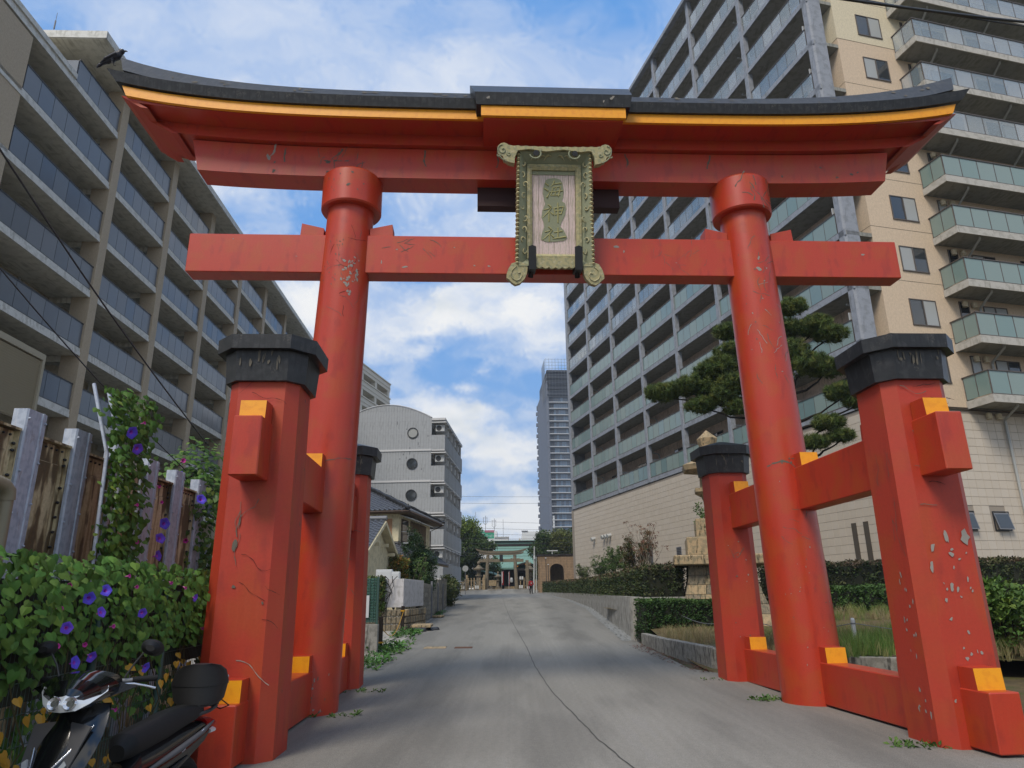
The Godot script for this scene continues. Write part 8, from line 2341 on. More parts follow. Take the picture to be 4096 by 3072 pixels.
	for i in 5: limbs([Vector3(rf(-0.2, 0.2), 0, 0), Vector3(0.2 + rf(-0.2, 0.2), 1.4, 0), Vector3(0.5 + rf(-0.3, 0.3), 2.6, 0)], bs, 0.014, 0.006, 0.02)
	obj("stem", bs, M.bark_pale, bp, "stuff")
	crown(bp, [[Vector3(0.4, 2.0, 0), Vector3(0.35, 0.8, 0.25), 70]], M.clu, M.leaf, 0.13, tints([Color(0.09, 0.15, 0.04)], 10, 0.3))
	# iron covers in the road
	for s in [[Vector3(-2.25, 0, -21.0), Vector2(0.62, 0.5), "pale rectangular drain cover set into the road"], [Vector3(-1.45, 0, -20.9), Vector2(0.5, 0.4), "rusty drain cover next to the pale one in the road"]]:
		var m := MB.new(); var y := ground_y(s[0].z) + 0.008
		m.cbox(Vector3(s[0].x, y, s[0].z), Vector3(s[1].x, 0.012, s[1].y), 0.004, Basis(Vector3.RIGHT, 0.022)); tag(obj("drain_cover", m, M.stone_pale if s[1].x > 0.55 else M.rust), s[2], "drain cover")

# ---------------------------------------------------------------- the shrine at the end of the road and what rises behind it
func far_tower() -> void:
	rx(81)
	var T := thing("high_rise", "slender grey high-rise under construction, netting on its side and scaffold on top", "tower", Vector3(16.4, 0, -319.6), 0.06)
	mat("net_grey", Color(0.44, 0.465, 0.52), 0.85, M.plaster_tex, 12.0, true)
	mat("tower_slab", Color(0.70, 0.71, 0.72), 0.8)
	mat("tower_dark", Color(0.26, 0.275, 0.31), 0.7)
	mat("tower_glass", Color(0.36, 0.46, 0.56), 0.12).metallic_specular = 0.6
	mat("tower_glass_b", Color(0.24, 0.31, 0.39), 0.12).metallic_specular = 0.6
	var b := MB.new(); b.span(Vector3(0.6, 0, -46), Vector3(30, 96.5, -1.4)); obj("core", b, M.tower_dark, T)
	var nt := MB.new(); nt.span(Vector3(-0.15, 0, -46), Vector3(0.55, 99, 0.0)); nt.span(Vector3(-0.12, 0, -0.6), Vector3(0.9, 94, -0.05)); obj("netting", nt, M.net_grey, T)
	for k in 33:
		var st := MB.new(); st.span(Vector3(-1.0 if k % 2 else -0.6, k * 3.0 + 0.3, -46.3), Vector3(0.5, k * 3.0 + (2.0 if k % 2 else 2.5), -44.5)); obj("scaffold_stage", st, M.net_grey, T)
	for k in 29:
		var y := 3.0 + k * 3.05
		var s := MB.new(); s.span(Vector3(0.9, y, -1.4), Vector3(30, y + 0.34, 0.2))
		var sl := obj("floor_slab", s, M.tower_slab, T)
		var r := MB.new(); r.span(Vector3(1.0, y + 1.35, 0.1), Vector3(30, y + 1.42, 0.14))
		for i in 12: r.span(Vector3(1.0 + i * 1.0, y + 0.34, 0.1), Vector3(1.05 + i * 1.0, y + 1.4, 0.14))
		obj("railing", r, M.grey_metal, sl)
		for i in 6:
			var g := MB.new(); g.span(Vector3(3.3 + i * 1.12, y + 0.36, -1.39), Vector3(4.3 + i * 1.12, y + 2.7, -1.33))
			obj("pane", g, M.tower_glass if rng.randf() < 0.6 else M.tower_glass_b, sl)
		var g2 := MB.new(); g2.span(Vector3(11.4, y + 0.36, -1.39), Vector3(14.6, y + 2.7, -1.33)); obj("pane", g2, M.tower_glass_b, sl)
	# climbing scaffold round the top storeys
	var sc := MB.new(); var rd := MB.new()
	for i in 9:
		var x := -0.2 + i * 1.5
		sc.span(Vector3(x - 0.05, 91, 0.9), Vector3(x + 0.05, 110, 1.0))
	for j in 13:
		sc.span(Vector3(-0.3, 91 + j * 1.55, 0.9), Vector3(14, 91.09 + j * 1.55, 0.98)); sc.span(Vector3(-0.75, 91 + j * 1.55, -14), Vector3(-0.65, 91.1 + j * 1.55, 0.95))
	for i in 9: sc.span(Vector3(-0.75, 91, -14 + i * 1.7), Vector3(-0.65, 110, -13.9 + i * 1.7))
	obj("scaffold", sc, M.grey_metal, T, "stuff")
	var sk := MB.new()
	for k in 5: sk.span(Vector3(0.2, 92.2 + k * 2.9, -12), Vector3(30, 92.5 + k * 2.9, 0.5))
	sk.span(Vector3(0.6, 96, -40), Vector3(30, 105.5, -3)); obj("top_storeys", sk, M.tower_dark, T)
	for y in [22.0, 14.5]:
		var p := MB.new(); p.span(Vector3(1.2, 8 + y, 0.01), Vector3(2.0, 13.5 + y, 0.06)); obj("site_board", p, M.white_metal, T)

func lantern(at: Vector3, s: float, label: String) -> void:
	var N := thing("stone_lantern", label, "stone lantern", at, 0.3, "stone lanterns before the shrine")
	var parts := [["base", [Vector2(0.62, 0), Vector2(0.62, 0.35), Vector2(0.45, 0.40), Vector2(0.45, 0.7)]], ["shaft", [Vector2(0.24, 0.7), Vector2(0.22, 1.1), Vector2(0.24, 1.55)]], ["platform", [Vector2(0.26, 1.55), Vector2(0.50, 1.75), Vector2(0.50, 1.86)]], ["light_chamber", [Vector2(0.30, 1.86), Vector2(0.30, 2.45)]], ["roof", [Vector2(0.32, 2.45), Vector2(0.78, 2.52), Vector2(0.86, 2.70), Vector2(0.45, 2.85), Vector2(0.20, 3.15)]], ["finial", [Vector2(0.13, 3.15), Vector2(0.14, 3.25), Vector2(0.23, 3.40), Vector2(0.20, 3.58), Vector2(0.0, 3.78)]]]
	for p in parts:
		var mb := MB.new(); mb.lathe(p[1].map(func(q): return q * s), 6 if p[0] != "finial" and p[0] != "shaft" else 12, Transform3D(), p[0] == "finial" or p[0] == "shaft"); obj(p[0], mb, M.stone, N)

func picket_fence(label: String, a: Vector3, b: Vector3, h: float, posts: Array) -> void:
	var N := thing("stone_fence", label, "fence")
	var L := a.distance_to(b); var n := int(L / 0.34)
	var X := Basis(Vector3.UP, atan2((b - a).x, (b - a).z))
	var w := []
	for i in n: w.append(Transform3D(X, a.lerp(b, (i + 0.5) / n) + Vector3(0, h / 2, 0)))
	pieces(N, "picket", "pickets", [unit(Vector3(0.13, h, 0.15), Vector3.ZERO, 0.01)], [M.stone, M.stone_pale], w)
	for y in [0.3, 0.78]:
		var r := MB.new(); r.box(a.lerp(b, 0.5) + Vector3(0, h * y, 0), Vector3(0.1, 0.12, L), X); obj("rail", r, M.stone, N)
	var pl := MB.new(); pl.box(a.lerp(b, 0.5) + Vector3(0, 0.06, 0), Vector3(0.36, 0.22, L), X); obj("plinth", pl, M.stone, N)
	for u in posts:
		var p := MB.new(); p.cbox(a.lerp(b, u) + Vector3(0, h * 0.6, 0), Vector3(0.26, h * 1.25, 0.26), 0.02, X); obj("post", p, M.stone_pale, N)

func stroke_text(mb: MB, strokes: Array, o: Vector3, s: float, w: float) -> void:
	for st in strokes:
		var l := []
		for q in st: l.append(o + Vector3(q[0] * s, q[1] * s, 0))
		mb.tube(l, w, 5)

func shrine() -> void:
	rx(82)
	var gy := 2.36
	# kerb and platform in front
	var kb := MB.new(); kb.span(Vector3(-9.5, 1.6, -96.6), Vector3(-1.6, 2.30, -96.2)); kb.span(Vector3(0.1, 1.6, -96.6), Vector3(8.5, 2.30, -96.2)); 
	tag(obj("shrine_kerb", kb, M.stone), "low stone kerb along the front of the shrine precinct", "kerb", "", "stuff")
	# stone torii
	var T := thing("stone_torii", "weathered stone torii standing before the green-roofed shrine", "gate", Vector3(-1.73, gy, -97.0), 0.0)
	T.scale = Vector3(1, 0.92, 1)
	for s in [-1.0, 1.0]:
		var c := MB.new(); c.tube([Vector3(s * 2.04, -0.1, 0), Vector3(s * 1.80, 4.75, 0)], [0.255, 0.215], 16); obj("column", c, M.stone, T)
	var nb := MB.new(); nb.cbox(Vector3(0, 3.98, 0), Vector3(5.95, 0.42, 0.26), 0.02); obj("tie_beam", nb, M.stone, T)
	for s in [-1.0, 1.0]:
		for e in [-0.42, 0.42]:
			var wd := MB.new(); wd.box(Vector3(s * 1.84 + e, 4.24, 0), Vector3(0.4, 0.1, 0.2), Basis(Vector3(0, 0, 1), signf(e) * 0.2)); obj("wedge", wd, M.stone, T)
	for q in [["lower_lintel", 4.75, 5.02, 2.95, 0.20, 0.25], ["upper_lintel", 5.03, 5.34, 3.30, 0.27, 0.5]]:
		var lb := MB.new(); var rows := []
		for i in 21:
			var x := lerpf(-1, 1, i / 20.0)
			var up := 0.42 * pow(absf(x), 4.0) * (1.0 if q[0] == "upper_lintel" else 0.55)
			var hw: float = q[3]
			rows.append([Vector3(x * hw, q[1] + up, q[4]), Vector3(x * (hw + q[5] * 0.4), q[2] + up, q[4] + 0.03), Vector3(x * (hw + q[5] * 0.4), q[2] + up, -q[4] - 0.03), Vector3(x * hw, q[1] + up, -q[4])])
		for i in 20:
			for j in 4: lb.quad(rows[i][j], rows[i + 1][j], rows[i + 1][(j + 1) % 4], rows[i][(j + 1) % 4])
		for i in [0, 20]: lb.quad(rows[i][0], rows[i][1], rows[i][2], rows[i][3])
		obj(q[0], lb, M.stone, T)
	var pq := MB.new(); pq.cbox(Vector3(-0.02, 4.4, 0.2), Vector3(0.46, 0.86, 0.14), 0.02, Basis(Vector3.RIGHT, 0.1)); obj("name_board", pq, M.dark_metal, T)
	lantern(Vector3(-4.85, gy, -98.6), 1.0, "larger stone lantern behind the fence, beside the stone torii's outer side")
	lantern(Vector3(-2.35, gy, -103.5), 0.66, "smaller stone lantern seen through the stone torii")
	lantern(Vector3(2.15, gy, -99.5), 0.95, "stone lantern half hidden behind the grey utility pole")
	# shrine hall: copper roof with a long ridge, dark open front
	mat("copper_green", Color(0.47, 0.62, 0.57), 0.6, M.plaster_tex, 3.0, true)
	mat("dark_wood", Color(0.14, 0.115, 0.10), 0.8)
	var H := thing("shrine_hall", "shrine hall with a sweeping green copper roof and dark timber front", "shrine", Vector3(1.0, gy, -112))
	var rf2 := MB.new()
	var rows := []
	var wid := [[0.0, 5.2, 3.15], [0.25, 4.75, 3.45], [0.55, 4.45, 4.1], [1.2, 4.22, 5.5], [2.4, 4.15, 6.85]]
	for q in wid:
		var row := []
		for j in 13:
			var u := j / 12.0 * 2 - 1
			row.append(Vector3(u * q[1], q[2] + 0.22 * pow(absf(u), 6.0) * (1.0 - q[0] / 2.4), 0.6 - q[0] * 2.4))
		rows.append(row)
	rf2.grid(rows)
	rf2.quad(rows[0][12] + Vector3(0, -0.14, 0), rows[0][0] + Vector3(0, -0.14, 0), Vector3(-4.9, 2.9, -6), Vector3(4.9, 2.9, -6))
	for j in 12: rf2.quad(rows[0][j] + Vector3(0, -0.16, 0), rows[0][j + 1] + Vector3(0, -0.16, 0), rows[0][j + 1], rows[0][j])
	for e in [0, 12]:
		for i in 4: rf2.quad(rows[i][e], rows[i + 1][e], Vector3(rows[i + 1][e].x, 2.5, -6), Vector3(rows[i][e].x, 2.5, -6)) if e else rf2.quad(rows[i + 1][e], rows[i][e], Vector3(rows[i][e].x, 2.5, -6), Vector3(rows[i + 1][e].x, 2.5, -6))
	var roof := obj("roof", rf2, M.copper_green, H)
	var rb := MB.new(); rb.span(Vector3(-4.1, 6.8, -5.6), Vector3(4.1, 7.15, -5.0)); rb.span(Vector3(-4.2, 7.45, -5.7), Vector3(4.2, 7.65, -4.9)); obj("ridge", rb, M.dark_wood, roof)
	var rg := MB.new(); rg.span(Vector3(-4.1, 7.16, -5.55), Vector3(4.1, 7.44, -5.05)); rg.span(Vector3(-4.3, 7.66, -5.8), Vector3(4.3, 7.74, -4.8)); obj("ridge_band", rg, M.copper_green, roof)
	var wl := MB.new(); wl.span(Vector3(-4.4, 0, -6.0), Vector3(4.4, 3.1, -1.8)); obj("wall", wl, M.dark_wood, H)
	for i in 6:
		var p := MB.new(); p.span(Vector3(-4.2 + i * 1.68 - 0.11, 0, -0.9), Vector3(-4.2 + i * 1.68 + 0.11, 3.0, -0.68)); obj("pillar", p, M.dark_wood, H)
	var bm := MB.new(); bm.span(Vector3(-4.5, 2.75, -0.95), Vector3(4.5, 3.0, -0.60)); obj("beam", bm, M.dark_wood, H)
	var stp := MB.new()
	for i in 3: stp.span(Vector3(-2.6, 0, 0.9 - i * 0.5), Vector3(0.3, 0.16 + i * 0.16, 1.4 - i * 0.5 - 0.001))
	obj("steps", stp, M.stone_pale, H)
	# curved porch gable with gilt ornaments
	var kg := MB.new(); var up := []; var lo := []
	for i in 21:
		var u := i / 20.0 * 2 - 1
		var y := 3.95 * (1.0 - 0.0) - 0.62 * pow(absf(u), 1.4) + 0.16 * pow(absf(u), 4.0)
		up.append(Vector3(0.75 + u * 1.9, y, 3.2)); lo.append(Vector3(0.75 + u * 1.75, y - 0.18 - 0.1 * (1 - absf(u)), 3.2))
	for i in 20:
		kg.quad(up[i], up[i + 1], up[i + 1] + Vector3(0, 0.05, -4.2), up[i] + Vector3(0, 0.05, -4.2))
	var por := obj("porch_roof", kg, M.copper_green, H)
	var kf := MB.new()
	for i in 20:
		kf.quad(lo[i], lo[i + 1], up[i + 1], up[i]); kf.quad(lo[i + 1], lo[i], lo[i] + Vector3(0, 0, -0.3), lo[i + 1] + Vector3(0, 0, -0.3))
	kf.span(Vector3(-0.9, 2.75, 2.9), Vector3(2.4, 3.0, 3.15))
	for x in [-0.85, 2.3]: kf.span(Vector3(x - 0.12, 0, 2.9), Vector3(x + 0.12, 2.75, 3.14))
	obj("porch_gable", kf, M.dark_wood, por)
	for x in [-0.55, 0.75, 2.05]:
		var or1 := MB.new(); or1.cbox(Vector3(x, 3.58 if x == 0.75 else 3.32, 3.24), Vector3(0.26, 0.15, 0.06), 0.03); obj("gilt_ornament", or1, M.yellow, por)
	# little side roof on the left, plus offering shed
	var S := thing("side_shelter", "low shelter with a curved green roof beside the shrine hall, behind the lanterns", "shelter", Vector3(-4.3, gy, -106))
	var sr := MB.new(); var a0 := []; var a1 := []
	for i in 9:
		var u := i / 8.0
		a0.append(Vector3(-1.6 + u * 3.9, 2.65 - 1.15 * u * u * 0.75, 1.3)); a1.append(Vector3(-1.6 + u * 3.9, 2.95 - 1.15 * u * u * 0.75, -1.6))
	sr.grid([a0, a1]); sr.grid([a1.map(func(q): return q - Vector3(0, 0.12, 0)), a0.map(func(q): return q - Vector3(0, 0.12, 0))])
	obj("roof", sr, M.copper_green, S)
	for x in [-1.2, 1.3]:
		var p := MB.new(); p.span(Vector3(x - 0.07, 0, 0.9), Vector3(x + 0.07, 2.4, 1.04)); obj("post", p, M.dark_wood, S)
	var ob := MB.new(); ob.cbox(Vector3(1.2, 0.85, 2.3), Vector3(1.1, 0.8, 0.8), 0.04); obj("offering_box", ob, M.stone_pale, S)
	# banners, paper lantern, notices
	for q in [[Vector3(-1.65, gy, -101), 0.26, "tall red and white banner inside the stone torii, wider of two"], [Vector3(-0.75, gy, -104), 0.13, "slim red banner with a pale pole inside the stone torii"]]:
		var Bn := thing("banner", q[2], "banner", q[0], 0, "banners at the shrine")
		var pl := MB.new(); pl.tube([Vector3(-q[1] / 2, 0, 0), Vector3(-q[1] / 2, 2.4, 0), Vector3(q[1] / 2, 2.4, 0)], 0.02, 6); obj("pole", pl, M.white_metal, Bn)
		var fb := MB.new(); fb.cbox(Vector3(0, 1.45, 0), Vector3(q[1], 1.8, 0.015), 0.004); obj("cloth", fb, M.lens_red, Bn)
		var fw := MB.new(); fw.cbox(Vector3(-q[1] * 0.2, 1.55, 0.01), Vector3(q[1] * 0.35, 1.5, 0.015), 0.004); obj("white_band", fw, M.white_metal, Bn)
	var pl2 := MB.new(); pl2.lathe([Vector2(0.14, 0), Vector2(0.22, 0.12), Vector2(0.23, 0.5), Vector2(0.15, 0.74)], 14, Transform3D(Basis(), Vector3(-0.45, 3.3, -107.9)))
	tag(obj("paper_lantern", pl2, M.white_metal), "white paper lantern hanging in the dark front of the shrine hall", "lantern")
	picket_fence("stone picket fence outside the stone torii, before the larger lantern", Vector3(-6.3, gy - 0.25, -96.4), Vector3(-4.0, gy - 0.25, -96.4), 1.7, [0.0, 1.0])
	picket_fence("stone picket fence with white notices between the stone torii and the square pillar", Vector3(0.55, gy - 0.1, -97.4), Vector3(1.5, gy - 0.1, -97.4), 1.55, [])
	picket_fence("low stone fence running from the grey block towards the picket fence", Vector3(-8.3, gy - 0.4, -93.5), Vector3(-6.4, gy - 0.4, -95.8), 1.35, [0.25, 1.0])
	picket_fence("stone fence behind the walking person, up to the brick shed", Vector3(2.6, gy - 0.2, -95.5), Vector3(3.6, gy - 0.2, -95.0), 1.3, [1.0])
	var sq := MB.new(); sq.cbox(Vector3(1.72, gy + 1.85, -97.6), Vector3(0.44, 3.7, 0.44), 0.03); tag(obj("stone_pillar", sq, M.stone), "square carved stone pillar on the right of the stone torii", "pillar")
	var lf := thing("bamboo_barrier", "low barrier of pale upright bamboo sticks before the stone torii", "barrier")
	for i in 11:
		var m := MB.new(); m.tube([Vector3(-3.35 + i * 0.165, 2.1, -95.4), Vector3(-3.35 + i * 0.165, 2.62, -95.4)], 0.03, 6); obj("stick", m, M.stone_pale, lf)
	var bar := MB.new(); bar.tube([Vector3(-3.45, 2.52, -95.38), Vector3(-1.6, 2.52, -95.38)], 0.02, 6); obj("rail", bar, M.dark_wood, lf)
	for q in [[Vector3(-4.95, 2.62, -95.9), "pair of white notices at the foot of the picket fence by the larger lantern"], [Vector3(0.85, 2.62, -96.9), "pair of white notices at the foot of the fence by the square pillar"], [Vector3(0.92, 3.75, -97.2), "white notices tied high on the fence by the square pillar"]]:
		var N := thing("notice_pair", q[1], "notice", q[0])
		for e in [-0.14, 0.14]:
			var m := MB.new(); m.cbox(Vector3(e, 0, 0), Vector3(0.22, 0.40, 0.03), 0.006); obj("sheet", m, M.white_metal, N)
	# round sign seen from behind, poles, brick shed
	var rs := thing("round_road_sign", "grey back of a round road sign on a pole before the dark tree", "road sign", Vector3(-5.95, 1.7, -88))
	var pm := MB.new(); pm.tube([Vector3(0, 0, 0), Vector3(0, 3.35, 0)], 0.035, 8); obj("pole", pm, M.grey_metal, rs)
	pm = MB.new(); pm.lathe([Vector2(0.36, 0), Vector2(0.36, 0.02), Vector2(0.33, 0.025), Vector2(0, 0.025)], 24, Transform3D(Basis(Vector3.RIGHT, PI / 2), Vector3(0, 3.02, 0.04))); obj("disc", pm, M.pipe_grey, rs)
	var up2 := thing("utility_pole", "grey utility pole beside the brick shed, cables crossing at its top", "pole", Vector3(2.42, 1.8, -92), 0)
	pm = MB.new(); pm.tube([Vector3(0, 0, 0), Vector3(0.18, 5.7, 0)], [0.13, 0.09], 10); obj("shaft", pm, M.pipe_grey, up2)
	pm = MB.new(); pm.cbox(Vector3(0.14, 4.3, 0.12), Vector3(0.22, 0.45, 0.2), 0.03); obj("junction_box", pm, M.white_metal, up2)
	pm = MB.new(); pm.tube([Vector3(0.33, 0, 0), Vector3(0.37, 4.4, 0)], 0.045, 8); obj("conduit", pm, M.white_metal, up2)
	var bs := thing("brick_shed", "sandy brick shed with an arched opening and flat dark roof edge", "building", Vector3(2.98, 1.85, -92.5), -0.05)
	bs.scale = Vector3.ONE * 1.2
	var brick := tx(func(x, y):
		var row := int(y / 32.0)
		var k := Color(0.62, 0.52, 0.41).lerp(Color(0.52, 0.44, 0.35), A(x * 2, row * 37)) * (0.9 + 0.2 * C(x, y))
		if y % 32 < 4: k = k * 0.72
		if (x + (row % 2) * 48) % 96 < 3: k = k * 0.75
		return k)
	mat("shed_brick", Color.WHITE, 0.9, brick, 3.2, true)
	var ol := PackedVector2Array([Vector2(0, -0.4), Vector2(1.3, -0.4), Vector2(1.3, 2.3)])
	for i in 9: ol.append(Vector2(2.03 - 0.73 * cos(i / 8.0 * PI), 2.3 + 0.62 * sin(i / 8.0 * PI)))
	for q in [Vector2(2.76, -0.4), Vector2(5.6, -0.4), Vector2(5.6, 3.72), Vector2(0, 3.72)]: ol.append(q)
	var bw := MB.new(); bw.prism(ol, -0.35, 0.0); bw.span(Vector3(0, -0.4, -5), Vector3(0.3, 3.72, -0.35)); bw.span(Vector3(0.3, -0.4, -5), Vector3(5.6, 3.72, -4.7)); obj("wall", bw, M.shed_brick, bs)
	var brf := MB.new(); brf.span(Vector3(-0.1, 3.725, -5.1), Vector3(5.7, 3.92, 0.08)); obj("roof", brf, M.dark_wood, bs)
	var lp := MB.new(); lp.span(Vector3(1.0, 4.3, -1.5), Vector3(2.2, 4.4, -1.4)); lp.span(Vector3(1.55, 3.92, -1.47), Vector3(1.63, 4.3, -1.43)); tag(obj("lamp_bar", lp, M.white_metal, bs), "")
	for q in [[Vector3(3.95, 1.7, -90.4), 4.2, "thin dark lamp post with a white cap before the brick shed"], [Vector3(4.22, 1.7, -90.2), 3.4, "slim white pole before the brick shed"]]:
		var L := thing("garden_lamp", q[2], "lamp post", q[0])
		var m := MB.new(); m.tube([Vector3.ZERO, Vector3(0, q[1], 0)], 0.035, 8); obj("pole", m, M.dark_metal if q[1] > 3 else M.white_metal, L)
		m = MB.new(); m.lathe([Vector2(0.06, q[1]), Vector2(0.11, q[1] + 0.05), Vector2(0.03, q[1] + 0.12)], 10); obj("cap", m, M.white_metal, L)
	# trees round the shrine
	var dk := tints([Color(0.05, 0.085, 0.022), Color(0.07, 0.11, 0.028), Color(0.038, 0.065, 0.02)], 60, 0.35)
	var lt := tints([Color(0.13, 0.19, 0.035), Color(0.17, 0.22, 0.04), Color(0.09, 0.14, 0.025)], 60, 0.3)
	for q in [["camphor_tree", "big spreading evergreen tree with a yellow-green top, left of the shrine", Vector3(-8.2, gy, -106), [[Vector3(0.8, 8.6, 0), Vector3(2.6, 1.9, 2.4), 900, 1], [Vector3(-1.5, 7.8, 0), Vector3(2.6, 2.2, 2.4), 700, 1], [Vector3(2.6, 6.6, 1), Vector3(1.8, 1.3, 1.6), 500, 0], [Vector3(3.9, 5.9, 2), Vector3(1.7, 0.8, 1.6), 450, 0], [Vector3(0.5, 5.2, 1), Vector3(3.2, 1.9, 2.4), 900, 0], [Vector3(-1.5, 3.0, 1), Vector3(3.0, 2.6, 2.0), 1100, 0], [Vector3(2.2, 2.6, -1), Vector3(2.4, 2.4, 1.2), 1000, 0], [Vector3(4.4, 2.6, -4), Vector3(2.0, 2.4, 1.0), 700, 0]]], ["shrine_pine", "dark conifer with a ragged top, right of the shrine roof", Vector3(4.2, gy, -103), [[Vector3(0, 6.6, 0), Vector3(1.1, 1.5, 1.1), 420, 0], [Vector3(-0.6, 5.2, 0), Vector3(1.6, 1.1, 1.4), 420, 0], [Vector3(0.5, 4.0, 0), Vector3(1.9, 1.2, 1.6), 420, 0], [Vector3(0.2, 2.4, 0), Vector3(1.9, 1.5, 1.6), 420, 0]]], ["broadleaf_tree", "round olive-green broadleaf tree beside the ragged conifer", Vector3(6.6, gy, -104), [[Vector3(0.0, 6.2, 0), Vector3(2.5, 2.0, 2.2), 1000, 2], [Vector3(1.5, 5.2, 0.5), Vector3(1.6, 1.6, 1.6), 450, 2], [Vector3(-0.4, 3.6, 0.5), Vector3(2.6, 1.7, 2.0), 700, 0]]], ["rear_tree", "dark tree top showing behind the round broadleaf tree", Vector3(9.2, gy, -108), [[Vector3(0, 6.8, 0), Vector3(1.9, 2.0, 1.8), 600, 0], [Vector3(0, 4.5, 0), Vector3(2.2, 2.2, 1.8), 500, 0]]]]:
		var N := thing(q[0], q[1], "tree", q[2])
		var tk := MB.new(); var c0: Vector3 = q[3][0][0]
		limbs([Vector3.ZERO, Vector3(0.1, 2.2, 0), Vector3(c0.x * 0.5, 4.5, 0), c0], tk, 0.35, 0.12); obj("trunk", tk, M.bark, N)
		for b in q[3]:
			crown(N, [[b[0], b[1], b[2]]], M.clu_big, M.leaf, 0.55, lt if b[3] == 1 else (tints([Color(0.13, 0.14, 0.035), Color(0.09, 0.11, 0.03)], 40, 0.3) if b[3] == 2 else dk), 0.42, "crown", 0.35)
	# cables across the view
	var cabs := [[Vector3(-14, 9.0, -91.5), Vector3(16, 9.1, -92.5)], [Vector3(-14, 8.4, -91.5), Vector3(16, 8.5, -92.5)], [Vector3(-14, 7.8, -91.5), Vector3(16, 7.9, -92.5)], [Vector3(-14, 7.2, -91.6), Vector3(16, 7.35, -92.5)], [Vector3(-14, 6.85, -91.6), Vector3(16, 7.0, -92.5)]]
	for i in 5:
		var m := MB.new(); var l := []
		for k in 17: l.append(cabs[i][0].lerp(cabs[i][1], k / 16.0) - Vector3(0, sin(k / 16.0 * PI) * 0.6, 0))
		m.tube(l, 0.022, 5); tag(obj("street_cable", m, M.dark_metal), "black cable crossing the road before the shrine, %s of five" % ["highest", "second highest", "middle", "second lowest", "lowest"][i], "cable")
	var pls := [[Vector3(-60, 24.2, -150), Vector3(60, 22.6, -150)], [Vector3(-60, 22.6, -150), Vector3(60, 21.4, -150)], [Vector3(-60, 20.6, -152), Vector3(60, 15.6, -150)], [Vector3(-60, 19.2, -152), Vector3(60, 14.2, -150)], [Vector3(-60, 17.9, -152), Vector3(60, 13.2, -150)]]
	for i in 5:
		var m := MB.new(); var l := []
		for k in 25: l.append(pls[i][0].lerp(pls[i][1], k / 24.0) - Vector3(0, sin(k / 24.0 * PI) * 1.8, 0))
		m.tube(l, 0.028, 4); tag(obj("power_line", m, M.grey_metal), "thin power line high in the sky behind the shrine, %s of five" % ["highest", "second highest", "middle", "second lowest", "lowest"][i], "power line")
	far_signs()

